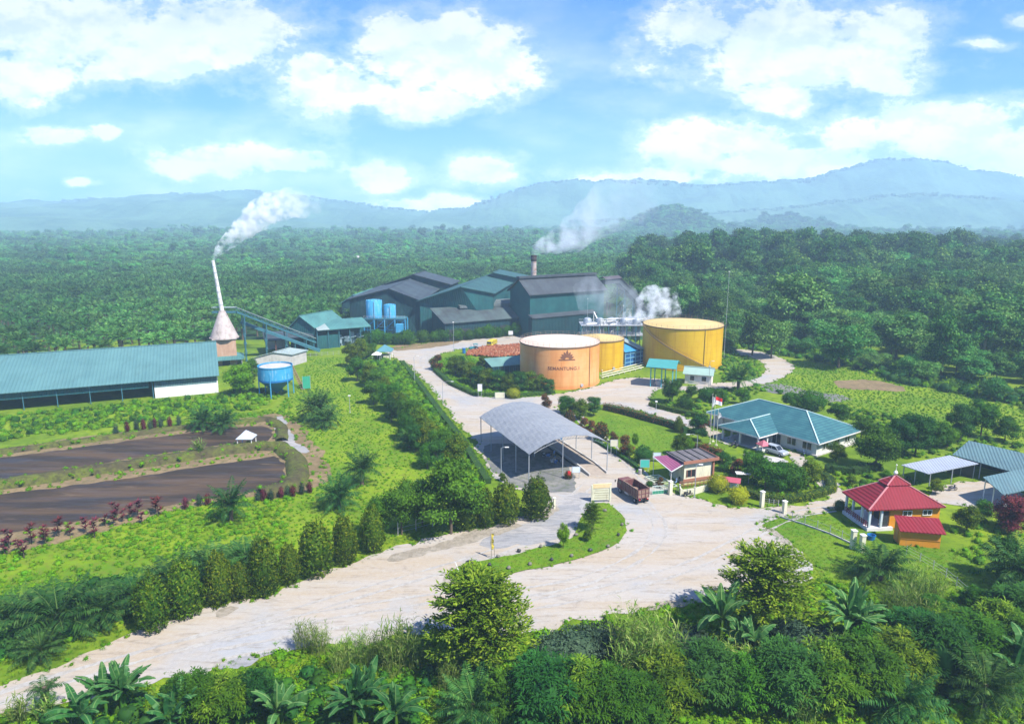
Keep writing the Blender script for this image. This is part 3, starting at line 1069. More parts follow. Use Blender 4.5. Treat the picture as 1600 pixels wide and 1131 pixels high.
def frond_set(lm, rng, z0, nf, length, pairs, leafl, leafw, elev=(0.15, 1.35), sag=0.75, r0=0.1, rach=0.05):
 for i in range(nf):
  f = (i + 0.5) / nf
  az = 2.399963 * i + rng.uniform(-0.15, 0.15)
  el = elev[0] + (elev[1] - elev[0]) * f + rng.uniform(-0.1, 0.1)
  L = length * rng.uniform(0.8, 1.08) * (1 - 0.22 * (f > 0.85))
  h = np.array([math.cos(az), math.sin(az), 0])
  side = np.array([-h[1], h[0], 0])
  t = np.linspace(0, 1, pairs + 2)
  # arc
  ang = el - sag * (t ** 1.3) * (1.5 - 0.5 * f)
  dx = np.cos(ang) * L / (len(t) - 1)
  dz = np.sin(ang) * L / (len(t) - 1)
  X = np.concatenate([[0], np.cumsum(dx[:-1])]) + r0
  Z = np.concatenate([[0], np.cumsum(dz[:-1])]) + z0
  C = h[None] * X[:, None] + np.array([0, 0, 1])[None] * Z[:, None]
  T = unit(np.gradient(C, axis=0))
  Nn = unit(np.cross(side[None], T) * -1)
  Nn[Nn[:, 2] < 0] *= -1
  # rachis as thin ribbon
  w = rach * (1 - 0.8 * t)[:, None]
  V = np.concatenate([C + side * w, C - side * w])
  k = len(t)
  F = np.array([(a, a + 1, k + a + 1, k + a) for a in range(k - 1)])
  lm.quads(V, F, np.full(len(V), 0.75))
  tt = t[1:]
  prof = np.sin(np.pi * np.clip(tt * 0.85 + 0.12, 0, 1)) ** 0.7
  for sgn in (-1, 1):
   P = C[1:]
   D = side * sgn * 1.0 + T[1:] * 0.55 - Nn[1:] * rng.uniform(-0.1, 0.55, len(P))[:, None] - np.array([0, 0, 0.25])
   lm.leaves(P, D, Nn[1:] + side * sgn * 0.2, leafl * prof * rng.uniform(0.85, 1.15, len(P)), leafw, rng.uniform(0.1, 0.75, len(P)), droop=0.10)

def palm_proto(seed, trunk=2.2, nf=34, length=4.6, pairs=20, leafl=1.0, leafw=0.17, mat='palm', name='oil_palm', **kw):
 rng = np.random.RandomState(seed)
 lm = LM()
 frond_set(lm, rng, trunk, nf, length, pairs, leafl, leafw, **kw)
 mb = MB()
 r = 0.34 if trunk > 0.6 else 0.22
 mb.lathe([(r * 1.2, 0), (r, trunk * 0.35), (r * 1.25, trunk * 0.7), (r * 1.5, trunk), (r * 0.6, trunk + 0.5)], n=10, cap1=True)
 return proto(name, [('crown', lm.mesh('crown', M[mat])), ('trunk', mbmesh(mb, 'trunk', M['bark']))])

def banana_proto(seed, H=3.2, nl=10, L=2.6, W=0.62, name='banana_plant', stems=1, mat='banana'):
 rng = np.random.RandomState(seed)
 lm = LM()
 mb = MB()
 for sidx in range(stems):
  ox, oy = (0, 0) if stems == 1 else (rng.uniform(-0.9, 0.9), rng.uniform(-0.9, 0.9))
  Hs = H * rng.uniform(0.65, 1.0) if sidx else H
  mb.tube((ox, oy, 0), (ox, oy, Hs * 0.62), 0.17, 0.10, 9)
  for i in range(nl):
   az = 2.399963 * i + rng.uniform(-0.3, 0.3) + sidx
   el = rng.uniform(0.75, 1.45) if i > 1 else 1.45
   LL = L * rng.uniform(0.7, 1.1)
   k = 12
   t = np.linspace(0, 1, k + 1)
   sag = rng.uniform(0.7, 2.0) if i > 1 else 0.2
   ang = el - sag * t ** 1.4
   h = np.array([math.cos(az), math.sin(az), 0])
   side = np.array([-h[1], h[0], 0])
   X = np.concatenate([[0], np.cumsum(np.cos(ang[:-1]) * LL / k)])
   Z = np.concatenate([[0], np.cumsum(np.sin(ang[:-1]) * LL / k)]) + Hs * 0.58
   C = np.array([ox, oy, 0]) + h * X[:, None] + np.array([0, 0, 1]) * Z[:, None]
   T = unit(np.gradient(C, axis=0))
   Nn = np.cross(T, side)
   Nn[Nn[:, 2] < 0] *= -1
   w = W * np.sin(np.pi * np.clip(t * 0.93 + 0.06, 0, 1)) ** 0.55 * rng.uniform(0.8, 1.1) * 0.5
   w[0] = 0.03
   for sgn in (-1, 1):
    # each half blade is a row of strips, some torn apart
    for a in range(1, k):
     tear = rng.uniform(0.0, 0.16) if rng.uniform() < 0.55 else 0.0
     d0 = side * sgn * w[a] * 1.0 - Nn[a] * w[a] * rng.uniform(0.15, 0.5)
     d1 = side * sgn * w[a + 1] - Nn[a + 1] * w[a + 1] * rng.uniform(0.15, 0.5)
     p0, p1 = C[a], C[a + 1]
     e1 = (p1 + d1) * (1 - tear) + (p0 + d0) * tear
     V = np.array([p0, p0 + d0, e1, p1])
     lm.quads(V, np.array([[0, 1, 2, 3]]), np.full(4, rng.uniform(0.15, 0.75)))
   # midrib
   V = np.concatenate([C + side * 0.035 + Nn * 0.01, C - side * 0.035 + Nn * 0.01])
   F = np.array([(a, a + 1, k + 1 + a + 1, k + 1 + a) for a in range(k)])
   lm.quads(V, F, np.full(len(V), 1.0))
 return proto(name, [('leaves', lm.mesh('leaves', M[mat])), ('stem', mbmesh(mb, 'stem', M['cane']))])

def cane_proto(seed, H=2.6, n=26, W=1.2, name='cane_clump', mat='cane', bl=1.1):
 rng = np.random.RandomState(seed)
 lm = LM()
 for i in range(n):
  a = rng.uniform(0, 6.28)
  r = W / 2 * math.sqrt(rng.uniform())
  b = np.array([r * math.cos(a), r * math.sin(a), 0])
  hh = H * rng.uniform(0.55, 1.0)
  lean = np.array([rng.uniform(-.25, .25), rng.uniform(-.25, .25), 1.0])
  t = b + lean * hh
  sd = unit(np.array([rng.normal(), rng.normal(), 0])) * 0.025
  lm.quads(np.array([b - sd, b + sd, t + sd * 0.4, t - sd * 0.4]), np.array([[0, 1, 2, 3]]), np.full(4, rng.uniform(0.6, 1)))
  k = 7
  f = rng.uniform(0.3, 1.0, k)[:, None]
  P = b + (t - b) * f
  az = rng.uniform(0, 6.28, k)
  D = np.stack([np.cos(az), np.sin(az), rng.uniform(0.4, 1.3, k)], 1)
  lm.leaves(P, D, np.stack([-np.cos(az), -np.sin(az), np.ones(k)], 1), bl * rng.uniform(0.6, 1.1, k), 0.09, rng.uniform(0.1, 1, k), droop=0.15)
 return proto(name, [('blades', lm.mesh('blades', M[mat]))])

def spray_proto(seed, H=9.0, W=9.0, nb=70, mat='leaf_bright', name='feathery_tree', leaf=0.42, base=0.2, up=0.55, bark='bark', sprays=13):
 """tree of up-swept branches carrying flat sprays"""
 rng = np.random.RandomState(seed)
 lm = LM()
 mb = MB()
 mb.tube((0, 0, 0), (0.1, 0, H * 0.5), H * 0.02, H * 0.012, 8)
 mb.tube((0.1, 0, H * 0.5), (0, 0.1, H * 0.86), H * 0.012, H * 0.004, 8)
 for i in range(nb):
  f = (i + 0.5) / nb
  zb = H * (base + 0.62 * f)
  az = 2.399963 * i
  reach = W / 2 * (1.0 - 0.55 * f ** 1.6) * rng.uniform(0.75, 1.1)
  el = up * (0.5 + 0.9 * f)
  h = np.array([math.cos(az), math.sin(az), 0])
  side = np.array([-h[1], h[0], 0])
  st = np.array([0, 0, zb])
  t = np.linspace(0.12, 1, sprays)
  C = st + h * (reach * t)[:, None] + np.array([0, 0, 1]) * (reach * math.tan(min(el, 1.15)) * (t - 0.45 * t ** 2))[:, None]
  C[:, 2] = np.minimum(C[:, 2], H)
  if i % 2 == 0:
   mb.tube(st, tuple(C[-3]), H * 0.006, H * 0.002, 5)
  T = unit(np.gradient(C, axis=0))
  for j in range(sprays):
   k = 12
   P = C[j] + rng.normal(size=(k, 3)) * [0.28, 0.28, 0.12] * (W / 9)
   D = T[j] * 0.7 + side * rng.uniform(-1, 1, k)[:, None] + rng.normal(size=(k, 3)) * 0.25 + [0, 0, 0.12]
   lm.leaves(P, D, np.array([0, 0, 1.0]) + rng.normal(size=(k, 3)) * 0.3, leaf * rng.uniform(0.6, 1.2, k), leaf * 0.36, np.clip(rng.uniform(0, 0.7, k) + 0.3 * t[j], 0, 1), droop=0.08)
 return proto(name, [('crown', lm.mesh('crown', M[mat])), ('trunk', mbmesh(mb, 'trunk', M[bark]))])

def droop_bush_proto(seed, H=5.0, W=6.0, mat='leaf', name='drooping_bush', nc=26, per=150, leaf=0.42):
 """broad bush of many tufts, each tuft a rosette of narrow drooping leaflets"""
 rng = np.random.RandomState(seed)
 lm = LM()
 lm.blob((0, 0, H * 0.45), (W * 0.36, W * 0.36, H * 0.38), rng, 0.05, 12, 8, 0.15)
 for i in range(nc * 4):
  d = unit(rng.normal(size=3))
  d[2] = abs(d[2]) * 1.1 - 0.25
  c = np.array([d[0] * W * 0.46, d[1] * W * 0.46, H * 0.5 + d[2] * H * 0.48]) * rng.uniform(0.88, 1.08)
  k = per // 3
  az = rng.uniform(0, 6.28, k)
  dz = rng.uniform(-0.65, 0.55, k)
  D = np.stack([np.cos(az), np.sin(az), dz], 1) + d * 0.5
  P = c + unit(D) * rng.uniform(0, 0.55, k)[:, None] * (W / 6)
  v = rng.uniform(0.0, 1.0) * 0.6 + rng.uniform(0, 0.4, k)
  lm.leaves(P, D + [0, 0, -0.2], np.array([0, 0, 1.0]) + D * 0.3, leaf * rng.uniform(0.7, 1.2, k), leaf * 0.30, v, droop=0.15)
 mb = MB()
 for i in range(5):
  a = i * 1.3
  mb.tube((0.15 * math.cos(a), 0.15 * math.sin(a), 0), (W * 0.2 * math.cos(a), W * 0.2 * math.sin(a), H * 0.6), 0.09, 0.03, 6)
 return proto(name, [('foliage', lm.mesh('foliage', M[mat])), ('stem', mbmesh(mb, 'stem', M['bark']))])

def hedge(px, w, h, mat, label, name='hedge', leaf=0.24, dens=95, group=None, z0=0.0):
 """clipped hedge along a pixel polyline; one thing of foliage over a woody core"""
 pts = [g(*p) for p in px]
 rng = np.random.RandomState(int(px[0][0] * 7 + px[0][1]))
 o0 = pts[0].copy()
 root = thing(name, label, 'hedge', (o0.x, o0.y, z0), 0, group)
 lm = LM()
 mb = MB()
 for a, b in zip(pts[:-1], pts[1:]):
  A = np.array(a - o0)
  B = np.array(b - o0)
  L = np.linalg.norm(B - A)
  k = int(L * dens)
  t = rng.uniform(-0.02, 1.02, k)
  d = (B - A) / L
  nrm2 = np.array([-d[1], d[0], 0])
  ph = rng.uniform(-0.15, math.pi + 0.15, k)
  base = A + d * (t * L)[:, None]
  lump = 1 + 0.13 * np.sin(base[:, 0] * 2.3 + base[:, 1] * 1.7) + 0.08 * np.sin(base[:, 0] * 5.1) + rng.uniform(-0.08, 0.12, k)
  cx = np.sign(np.cos(ph)) * np.abs(np.cos(ph)) ** 0.45 * w / 2 * lump
  cz = np.abs(np.sin(ph)) ** 0.45 * h * lump
  low = rng.uniform(0, 1, k) < 0.4
  cz = np.where(low, cz * rng.uniform(0.1, 1, k), cz)
  cx = np.where(low, np.sign(cx) * w / 2 * lump, cx)
  P = base + nrm2 * cx[:, None] + np.array([0, 0, 1]) * cz[:, None]
  out = unit(nrm2 * (cx / (w / 2))[:, None] + np.array([0, 0, 1]) * (cz / h)[:, None] + rng.normal(size=(k, 3)) * 0.35)
  D = unit(np.cross(out, rng.normal(size=(k, 3))) + out * 0.4)
  lm.leaves(P - D * leaf * 0.4, D, out, leaf * rng.uniform(0.6, 1.3, k), leaf * 0.55, rng.uniform(0, 1, k))
  mb.bar(Vector(A) + Vector((0, 0, h * 0.42)), Vector(B) + Vector((0, 0, h * 0.42)), w * 0.8, h * 0.8)
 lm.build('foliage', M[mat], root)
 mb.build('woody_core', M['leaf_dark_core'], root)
 return root

M['leaf_dark_core'] = foliage('hedge_inner', (0.02, 0.05, 0.012), (0.035, 0.075, 0.015), trans=0)

# ---------------------------------------------------------------- geometry-node scatter for what nobody could count

def gn_scatter(name, P, scl, protos, label=None, cat=None, tilt=0.12):
 """protos: list of mesh datablocks"""
 coll = bpy.data.collections.new(name + '_kinds')
 for me in protos:
  coll.objects.link(bpy.data.objects.new(name, me))
 me = bpy.data.meshes.new(name)
 me.vertices.add(len(P))
 me.vertices.foreach_set('co', np.asarray(P, np.float32).ravel())
 a = me.attributes.new('sc', 'FLOAT_VECTOR', 'POINT')
 S = np.asarray(scl, np.float32)
 if S.ndim == 1:
  S = np.stack([S, S, S], 1)
 a.data.foreach_set('vector', S.ravel())
 o = bpy.data.objects.new(name, me)
 COL.objects.link(o)
 ng = bpy.data.node_groups.new(name, 'GeometryNodeTree')
 ng.interface.new_socket(name='Geometry', in_out='INPUT', socket_type='NodeSocketGeometry')
 ng.interface.new_socket(name='Geometry', in_out='OUTPUT', socket_type='NodeSocketGeometry')
 gi = ng.nodes.new('NodeGroupInput')
 go = ng.nodes.new('NodeGroupOutput')
 iop = ng.nodes.new('GeometryNodeInstanceOnPoints')
 ci = ng.nodes.new('GeometryNodeCollectionInfo')
 ci.inputs['Collection'].default_value = coll
 ci.inputs['Separate Children'].default_value = True
 ci.inputs['Reset Children'].default_value = True
 rv = ng.nodes.new('FunctionNodeRandomValue')
 rv.data_type = 'FLOAT_VECTOR'
 rv.inputs[0].default_value = (-tilt, -tilt, 0)
 rv.inputs[1].default_value = (tilt, tilt, 6.283)
 na = ng.nodes.new('GeometryNodeInputNamedAttribute')
 na.data_type = 'FLOAT_VECTOR'
 na.inputs['Name'].default_value = 'sc'
 iop.inputs['Pick Instance'].default_value = True
 L = ng.links.new
 L(gi.outputs[0], iop.inputs['Points'])
 L(ci.outputs[0], iop.inputs['Instance'])
 L(rv.outputs[0], iop.inputs['Rotation'])
 L(na.outputs['Attribute'], iop.inputs['Scale'])
 L(iop.outputs[0], go.inputs[0])
 md = o.modifiers.new('scatter', 'NODES')
 md.node_group = ng
 setp(o, label, cat, kind='stuff')
 return o

def tuft_mesh(seed, mat, n=16, H=0.5, W=0.6, bw=0.07):
 rng = np.random.RandomState(seed)
 lm = LM()
 a = rng.uniform(0, 6.28, n)
 r = W / 2 * np.sqrt(rng.uniform(0, 1, n))
 P = np.stack([r * np.cos(a), r * np.sin(a), np.zeros(n) - 0.03], 1)
 D = np.stack([np.cos(a) * 0.5, np.sin(a) * 0.5, np.full(n, 1.0)], 1) + rng.normal(size=(n, 3)) * 0.25
 N = np.stack([-np.cos(a), -np.sin(a), np.full(n, 0.4)], 1)
 lm.leaves(P, D, N, H * rng.uniform(0.5, 1.2, n), bw, rng.uniform(0, 1, n))
 return lm.mesh('tuft', M[mat])

def herb_mesh(seed, mat, n=40, H=0.7, W=1.2, leaf=0.26):
 rng = np.random.RandomState(seed)
 lm = LM()
 d = unit(rng.normal(size=(n, 3)))
 d[:, 2] = np.abs(d[:, 2])
 P = d * [W / 2, W / 2, H] * rng.uniform(0.55, 1.05, n)[:, None]
 nrm = unit(d + rng.normal(size=(n, 3)) * 0.4 + [0, 0, 0.5])
 D = unit(np.cross(nrm, rng.normal(size=(n, 3))) + d * 0.3)
 lm.leaves(P, D, nrm, leaf * rng.uniform(0.6, 1.3, n), leaf * 0.6, rng.uniform(0, 1, n))
 lm.blob((0, 0, H * 0.3), (W * 0.33, W * 0.33, H * 0.42), rng, 0.3, 8, 4, 0.1)
 return lm.mesh('herb', M[mat])

# ================================================================ BUILDINGS
TEALROOF = sheetmetal('teal_roof', (0.07, 0.19, 0.175), (0.045, 0.125, 0.125), GA, 0.5, rust=(0.05, 0.075, 0.085), rustamt=0.45)
SHEDROOF = sheetmetal('shed_roof', (0.085, 0.185, 0.185), (0.065, 0.15, 0.155), math.radians(23.8), 0.8, rust=(0.055, 0.11, 0.11), rustamt=0.4)
DARKROOF = sheetmetal('dark_roof', (0.034, 0.042, 0.052), (0.055, 0.078, 0.085), 0.0, 0.6, rust=(0.035, 0.033, 0.04), rustamt=0.5)
DARKROOF2 = sheetmetal('dark_roof_grid', (0.038, 0.042, 0.05), (0.065, 0.078, 0.085), math.radians(32), 0.6, rust=(0.04, 0.038, 0.045), rustamt=0.5)
TEALDARKROOF = sheetmetal('green_mill_roof', (0.035, 0.10, 0.095), (0.025, 0.065, 0.07), 0.0, 0.6, rust=(0.03, 0.055, 0.06), rustamt=0.5)
MILLWALL = sheetmetal('mill_wall', (0.012, 0.050, 0.056), (0.007, 0.028, 0.036), math.radians(0), 0.6, rust=(0.035, 0.03, 0.035), rustamt=0.5)
MILLWALL2 = sheetmetal('mill_wall_teal', (0.018, 0.095, 0.095), (0.012, 0.06, 0.066), math.radians(32), 0.6, rust=(0.03, 0.05, 0.055), rustamt=0.4)
BLUE = paint('blue_tank_paint', (0.04, 0.27, 0.46), (0.08, 0.33, 0.50), 0.45, dirt=(0.5, 0.6, 0.62))
BLUE2 = paint('deep_blue_paint', (0.012, 0.13, 0.34), (0.02, 0.17, 0.38), 0.45, dirt=(0.02, 0.10, 0.22))
TEALSTEEL = paint('teal_steel', (0.045, 0.15, 0.18), (0.03, 0.09, 0.12), 0.5)
PALEROOF = sheetmetal('pale_roof', (0.27, 0.33, 0.31), (0.19, 0.24, 0.235), GA, 0.5, rust=(0.2, 0.2, 0.18), rustamt=0.5)

def V3(x, y, z):
 return Vector((x, y, z))

def mesh_block(root, fl, ap, fr, dep, roofmat, wallmat, over=1.0, thick=0.25, ground=0.0, ridge_cap=None):
 """gabled block given by its front eave-apex-eave points and a depth vector"""
 dep = Vector(dep)
 dn = dep.normalized()
 fl, ap, fr = Vector(fl), Vector(ap), Vector(fr)
 wl = MB()
 P = [fl, ap, fr]
 fv = [(p.x, p.y, p.z) for p in P]
 bv = [(p.x + dep.x, p.y + dep.y, p.z) for p in P]
 vs_ = [(fl.x, fl.y, ground), fv[0], fv[1], fv[2], (fr.x, fr.y, ground)]
 vb = [(bv[0][0], bv[0][1], ground), bv[0], bv[1], bv[2], (bv[2][0], bv[2][1], ground)]
 wl.add(vs_ + vb, [(0, 4, 3, 2, 1), (5, 6, 7, 8, 9), (0, 1, 6, 5), (4, 9, 8, 3), (1, 2, 7, 6), (2, 3, 8, 7)])
 w = wl.build('wall', wallmat, root)
 rf = MB()
 a = ap + Vector((0, 0, 0.12))
 for e in (fl, fr):
  d = (e - a)
  d = d.normalized()
  e2 = e + d * over + Vector((0, 0, 0.12))
  q = [a - dn * over, e2 - dn * over, e2 + dep + dn * over, a + dep + dn * over]
  q = [Vector(p) + Vector((0, 0, thick)) for p in q]
  rf.slab(q, thick)
 r = rf.build('roof', roofmat, root)
 cp = MB()
 cp.bar(a - dn * (over + 0.05) + Vector((0, 0, thick + 0.06)), a + dep + dn * (over + 0.05) + Vector((0, 0, thick + 0.06)), 0.5, 0.14)
 cp.build('ridge_cap', ridge_cap or roofmat, r).location = (0, 0, 0)
 return r, w

def fixchild(o):
 pass

# -- sub-parts of a world thing: parent has no offset of its own, so parts use the root offset
_old_build = MB.build

def _build(s, name, mat, parent=None, off=None, smooth=False, link=True, bevel=0):
 if off is None and parent is not None:
  p = parent
  while p is not None and not p.get('_w'):
   p = p.parent
  if p is not None:
   off = p.location.copy()
 return _old_build(s, name, mat, parent, off, smooth, link, bevel)

MB.build = _build

# ---------------- left long shed
def long_shed():
 a = math.radians(23.8)
 u, v = V3(math.cos(a), math.sin(a), 0), V3(-math.sin(a), math.cos(a), 0)
 FR = g(341, 613)
 root = wthing('storage_shed', 'long low shed with a pale teal corrugated roof, open dark front and white end wall', 'shed', FR)
 Lg, D1, D2 = 88, 17.5, 9.5
 ze, zr = ht(341, 613, 584), 11.0
 ov = 1.0
 A = FR + u * 0.6
 B = FR - u * Lg
 rf = MB()
 e0 = -v * ov
 q = [A + e0 + V3(0, 0, ze - 0.25), A + v * D1 + V3(0, 0, zr), B + v * D1 + V3(0, 0, zr), B + e0 + V3(0, 0, ze - 0.25)]
 rf.slab(q, 0.18)
 q = [A + v * D1 + V3(0, 0, zr), A + v * (D1 + D2) + V3(0, 0, zr - 3), B + v * (D1 + D2) + V3(0, 0, zr - 3), B + v * D1 + V3(0, 0, zr)]
 rf.slab(q, 0.18)
 r = rf.build('roof', SHEDROOF, root)
 mb = MB()
 mb.bar(A + v * D1 + V3(0, 0, zr + 0.06), B + v * D1 + V3(0, 0, zr + 0.06), 0.6, 0.14)
 mb.build('ridge_cap', SHEDROOF, r)
 # back wall and floor, dark teal inside band
 mb = MB()
 c = (FR + B) / 2 + v * (D1 + D2 - 0.6)
 mb.box((c.x, c.y, 3.6), (Lg, 0.25, 7.2), a)
 mb.build('back_wall', MILLWALL, root)
 mb = MB()
 c = (FR - u * 16 + B) / 2 + v * 0.1
 mb.box((c.x, c.y, ze - 1.35), (Lg - 16.5, 0.12, 1.7), a)
 mb.build('eave_panel', MILLWALL2, root)
 # end bay: white dwarf wall, sheet metal above
 mb = MB()
 Wb = 15.0
 c = FR - u * Wb / 2
 mb.box((c.x, c.y, 1.35), (Wb, 0.25, 2.7), a)
 c = FR + v * 8.5
 mb.box((c.x, c.y, 2.4), (0.25, 17, 4.8), a)
 mb.build('white_wall', M['white'], root)
 mb = MB()
 c = FR - u * Wb / 2 + v * 0.1
 mb.box((c.x, c.y, 2.7 + (ze - 2.9) / 2), (Wb, 0.1, ze - 2.9), a)
 mb.build('sheet_wall', sheetmetal('grey_sheet', (0.10, 0.18, 0.18), (0.06, 0.10, 0.11), a, 0.4, rust=(0.05, 0.05, 0.05)), root)
 # gable end
 mb = MB()
 g0 = FR + u * 0.15
 pts = [g0 + V3(0, 0, 4.81), g0 + v * D1 + V3(0, 0, 4.81), g0 + v * D1 + V3(0, 0, zr - 0.25), g0 + V3(0, 0, ze - 0.2)]
 q = pts + [p - u * 0.15 for p in pts]
 mb.add(q, [(0, 1, 2, 3), (7, 6, 5, 4), (0, 4, 5, 1), (1, 5, 6, 2), (2, 6, 7, 3), (3, 7, 4, 0)])
 mb.build('gable', MILLWALL2, root)
 for i in range(11):
  mb = MB()
  p = FR - u * (Wb + 0.4 + i * 7.0)
  mb.tube(p, p + V3(0, 0, ze - 0.5), 0.11, n=8)
  mb.build('post', TEALSTEEL, root)

long_shed()

# ---------------- kiln tower with its tall flue
def kiln():
 p = g(349, 570)
 root = wthing('kiln_tower', 'conical whitewashed kiln tower on a square brick base with a tall thin smoking chimney', 'kiln', p)
 a = GA
 brick = paint('weathered_brick', (0.42, 0.26, 0.17), (0.30, 0.17, 0.11), 0.9, 0, 0.6, dirt=(0.55, 0.42, 0.33))
 stain = paint('stained_plaster', (0.42, 0.36, 0.33), (0.26, 0.21, 0.18), 0.85, 0, 0.45, 0.9, dirt=(0.07, 0.055, 0.05))
 yb = p.y
 zc = CAMH - (yb + 2) * (527 - 345) / FPX
 za = CAMH - (yb + 2) * (483 - 345) / FPX
 zt = CAMH - (yb + 2) * (405 - 345) / FPX
 c = (p.x, p.y + 2.5)
 mb = MB()
 mb.box((c[0], c[1], zc / 2), (6.6, 6.6, zc), a)
 mb.build('brick_base', brick, root)
 mb = MB()
 n = 8
 mb.lathe([(4.5, zc), (4.5, zc + 0.35), (4.25, zc + 0.36), (0.85, za)], c, 14)
 mb.build('cone', stain, root, smooth=True)
 mb = MB()
 LN = -1.5
 P0 = V3(c[0], c[1], za - .3)
 P1 = V3(c[0] + LN, c[1], zt)
 Q1 = P0.lerp(P1, .97)
 mb.tube(P0, Q1, .68, .46, 14)
 mb.tube(Q1, P1, .54, .54, 14)
 f = mb.build('chimney', paint('flue_white', (0.66, 0.63, 0.60), (0.45, 0.41, 0.38), 0.7, dirt=(0.2, 0.16, 0.14)), root, smooth=True)
 for k in range(1, 8):
  z = za + (zt - za) * k / 8
  mb = MB()
  q = P0.lerp(P1, k / 8)
  mb.tube(q, q + V3(0, 0, .25), .73 - .026 * k, None, 14)
  mb.build('flue_band', M['steel'], f)
 mb = MB()
 mb.box((c[0], c[1], zc + 0.1), (7.3, 7.3, 0.3), a)
 mb.build('cornice', stain, root)
 # skirt roof
 mb = MB()
 u, v = V3(math.cos(a), math.sin(a), 0), V3(-math.sin(a), math.cos(a), 0)
 C = V3(c[0], c[1], 0)
 for (d, e) in ((-v, u), (u, v), (-u, v)):
  i0 = C + d * 3.3
  mb.slab([i0 - e * 3.4 + V3(0, 0, 2.9), i0 + e * 3.4 + V3(0, 0, 2.9), i0 + d * 2.2 + e * 5.2 + V3(0, 0, 2.0), i0 + d * 2.2 - e * 5.2 + V3(0, 0, 2.0)], 0.1)
 mb.build('skirt_roof', TEALROOF, root)
 for sx in (-1, 1):
  mb = MB()
  q = C - v * 5.2 + u * 4.6 * sx
  mb.tube(q, q + V3(0, 0, 2.1), 0.1, n=6)
  mb.build('skirt_post', M['steel'], root)
 mb = MB()
 q = C - v * 3.34
 mb.box((q.x, q.y, 1.2), (2.2, 0.1, 2.4), a)
 mb.build('doorway', M['darkmetal'], root)
 return V3(c[0] + LN, c[1], zt), za

FLUE_TOP, KILN_Z = kiln()

# ---------------- inclined conveyor
def conveyor():
 c = FLUE_TOP
 A = V3(c.x - 2.0, c.y + 1.2, KILN_Z + 0.9)
 B = V3(c.x + 5.4, c.y + 1.2, KILN_Z + 0.9)
 Cc = g(492, 528, 4.5)
 root = wthing('inclined_conveyor', 'long covered conveyor sloping down from the kiln top on teal steel trestles', 'conveyor', g(430, 545))
 pale = PALEROOF
 mb = MB()
 d = (Cc - B)
 sd = V3(-d.y, d.x, 0).normalized() * 0.9
 mb.slab([B - sd, B + sd, Cc + sd, Cc - sd], 0.2)
 mb.slab([A - V3(0, .9, 0), A + V3(0, .9, 0), B + V3(0, .9, .02), B - V3(0, .9, -.02)], 0.2)
 mb.build('cover', pale, root)
 mb = MB()
 dz = V3(0, 0, -1.6)
 mb.bar(B + dz, Cc + dz, 1.5, 0.5)
 mb.bar(A + dz, B + dz, 1.5, 0.5)
 mb.build('belt_gallery', TEALSTEEL, root)
 mb = MB()
 n = 16
 for s in (-1, 1):
  for i in range(n):
   p = B.lerp(Cc, i / n) + sd * s * 0.85
   q = B.lerp(Cc, (i + 1) / n) + sd * s * 0.85
   mb.bar(p, q + dz, 0.12)
   mb.bar(p, p + dz, 0.12)
 mb.build('truss', TEALSTEEL, root)
 # second, lower conveyor
 mb = MB()
 A2, B2 = g(376, 503, 12.5), g(500, 548, 1.5)
 mb.bar(A2, B2, 1.3, 0.9)
 mb.build('lower_gallery', TEALSTEEL, root)
 for i in range(4):
  mb = MB()
  t = 0.08 + 0.26 * i
  p = B.lerp(Cc, t)
  for s in (-1, 1):
   q = p + sd * s * 1.1
   mb.bar(q + dz, V3(q.x + s * 0.6, q.y, 0), 0.28)
  h = p.z - 1.6
  for k in range(int(h // 3)):
   z0, z1 = k * 3.0, k * 3.0 + 3.0
   mb.bar(V3(p.x - sd.x, p.y - sd.y, z0), V3(p.x + sd.x, p.y + sd.y, z1), 0.14)
   mb.bar(V3(p.x + sd.x, p.y + sd.y, z0), V3(p.x - sd.x, p.y - sd.y, z1), 0.14)
  mb.build('trestle', TEALSTEEL, root)

conveyor()

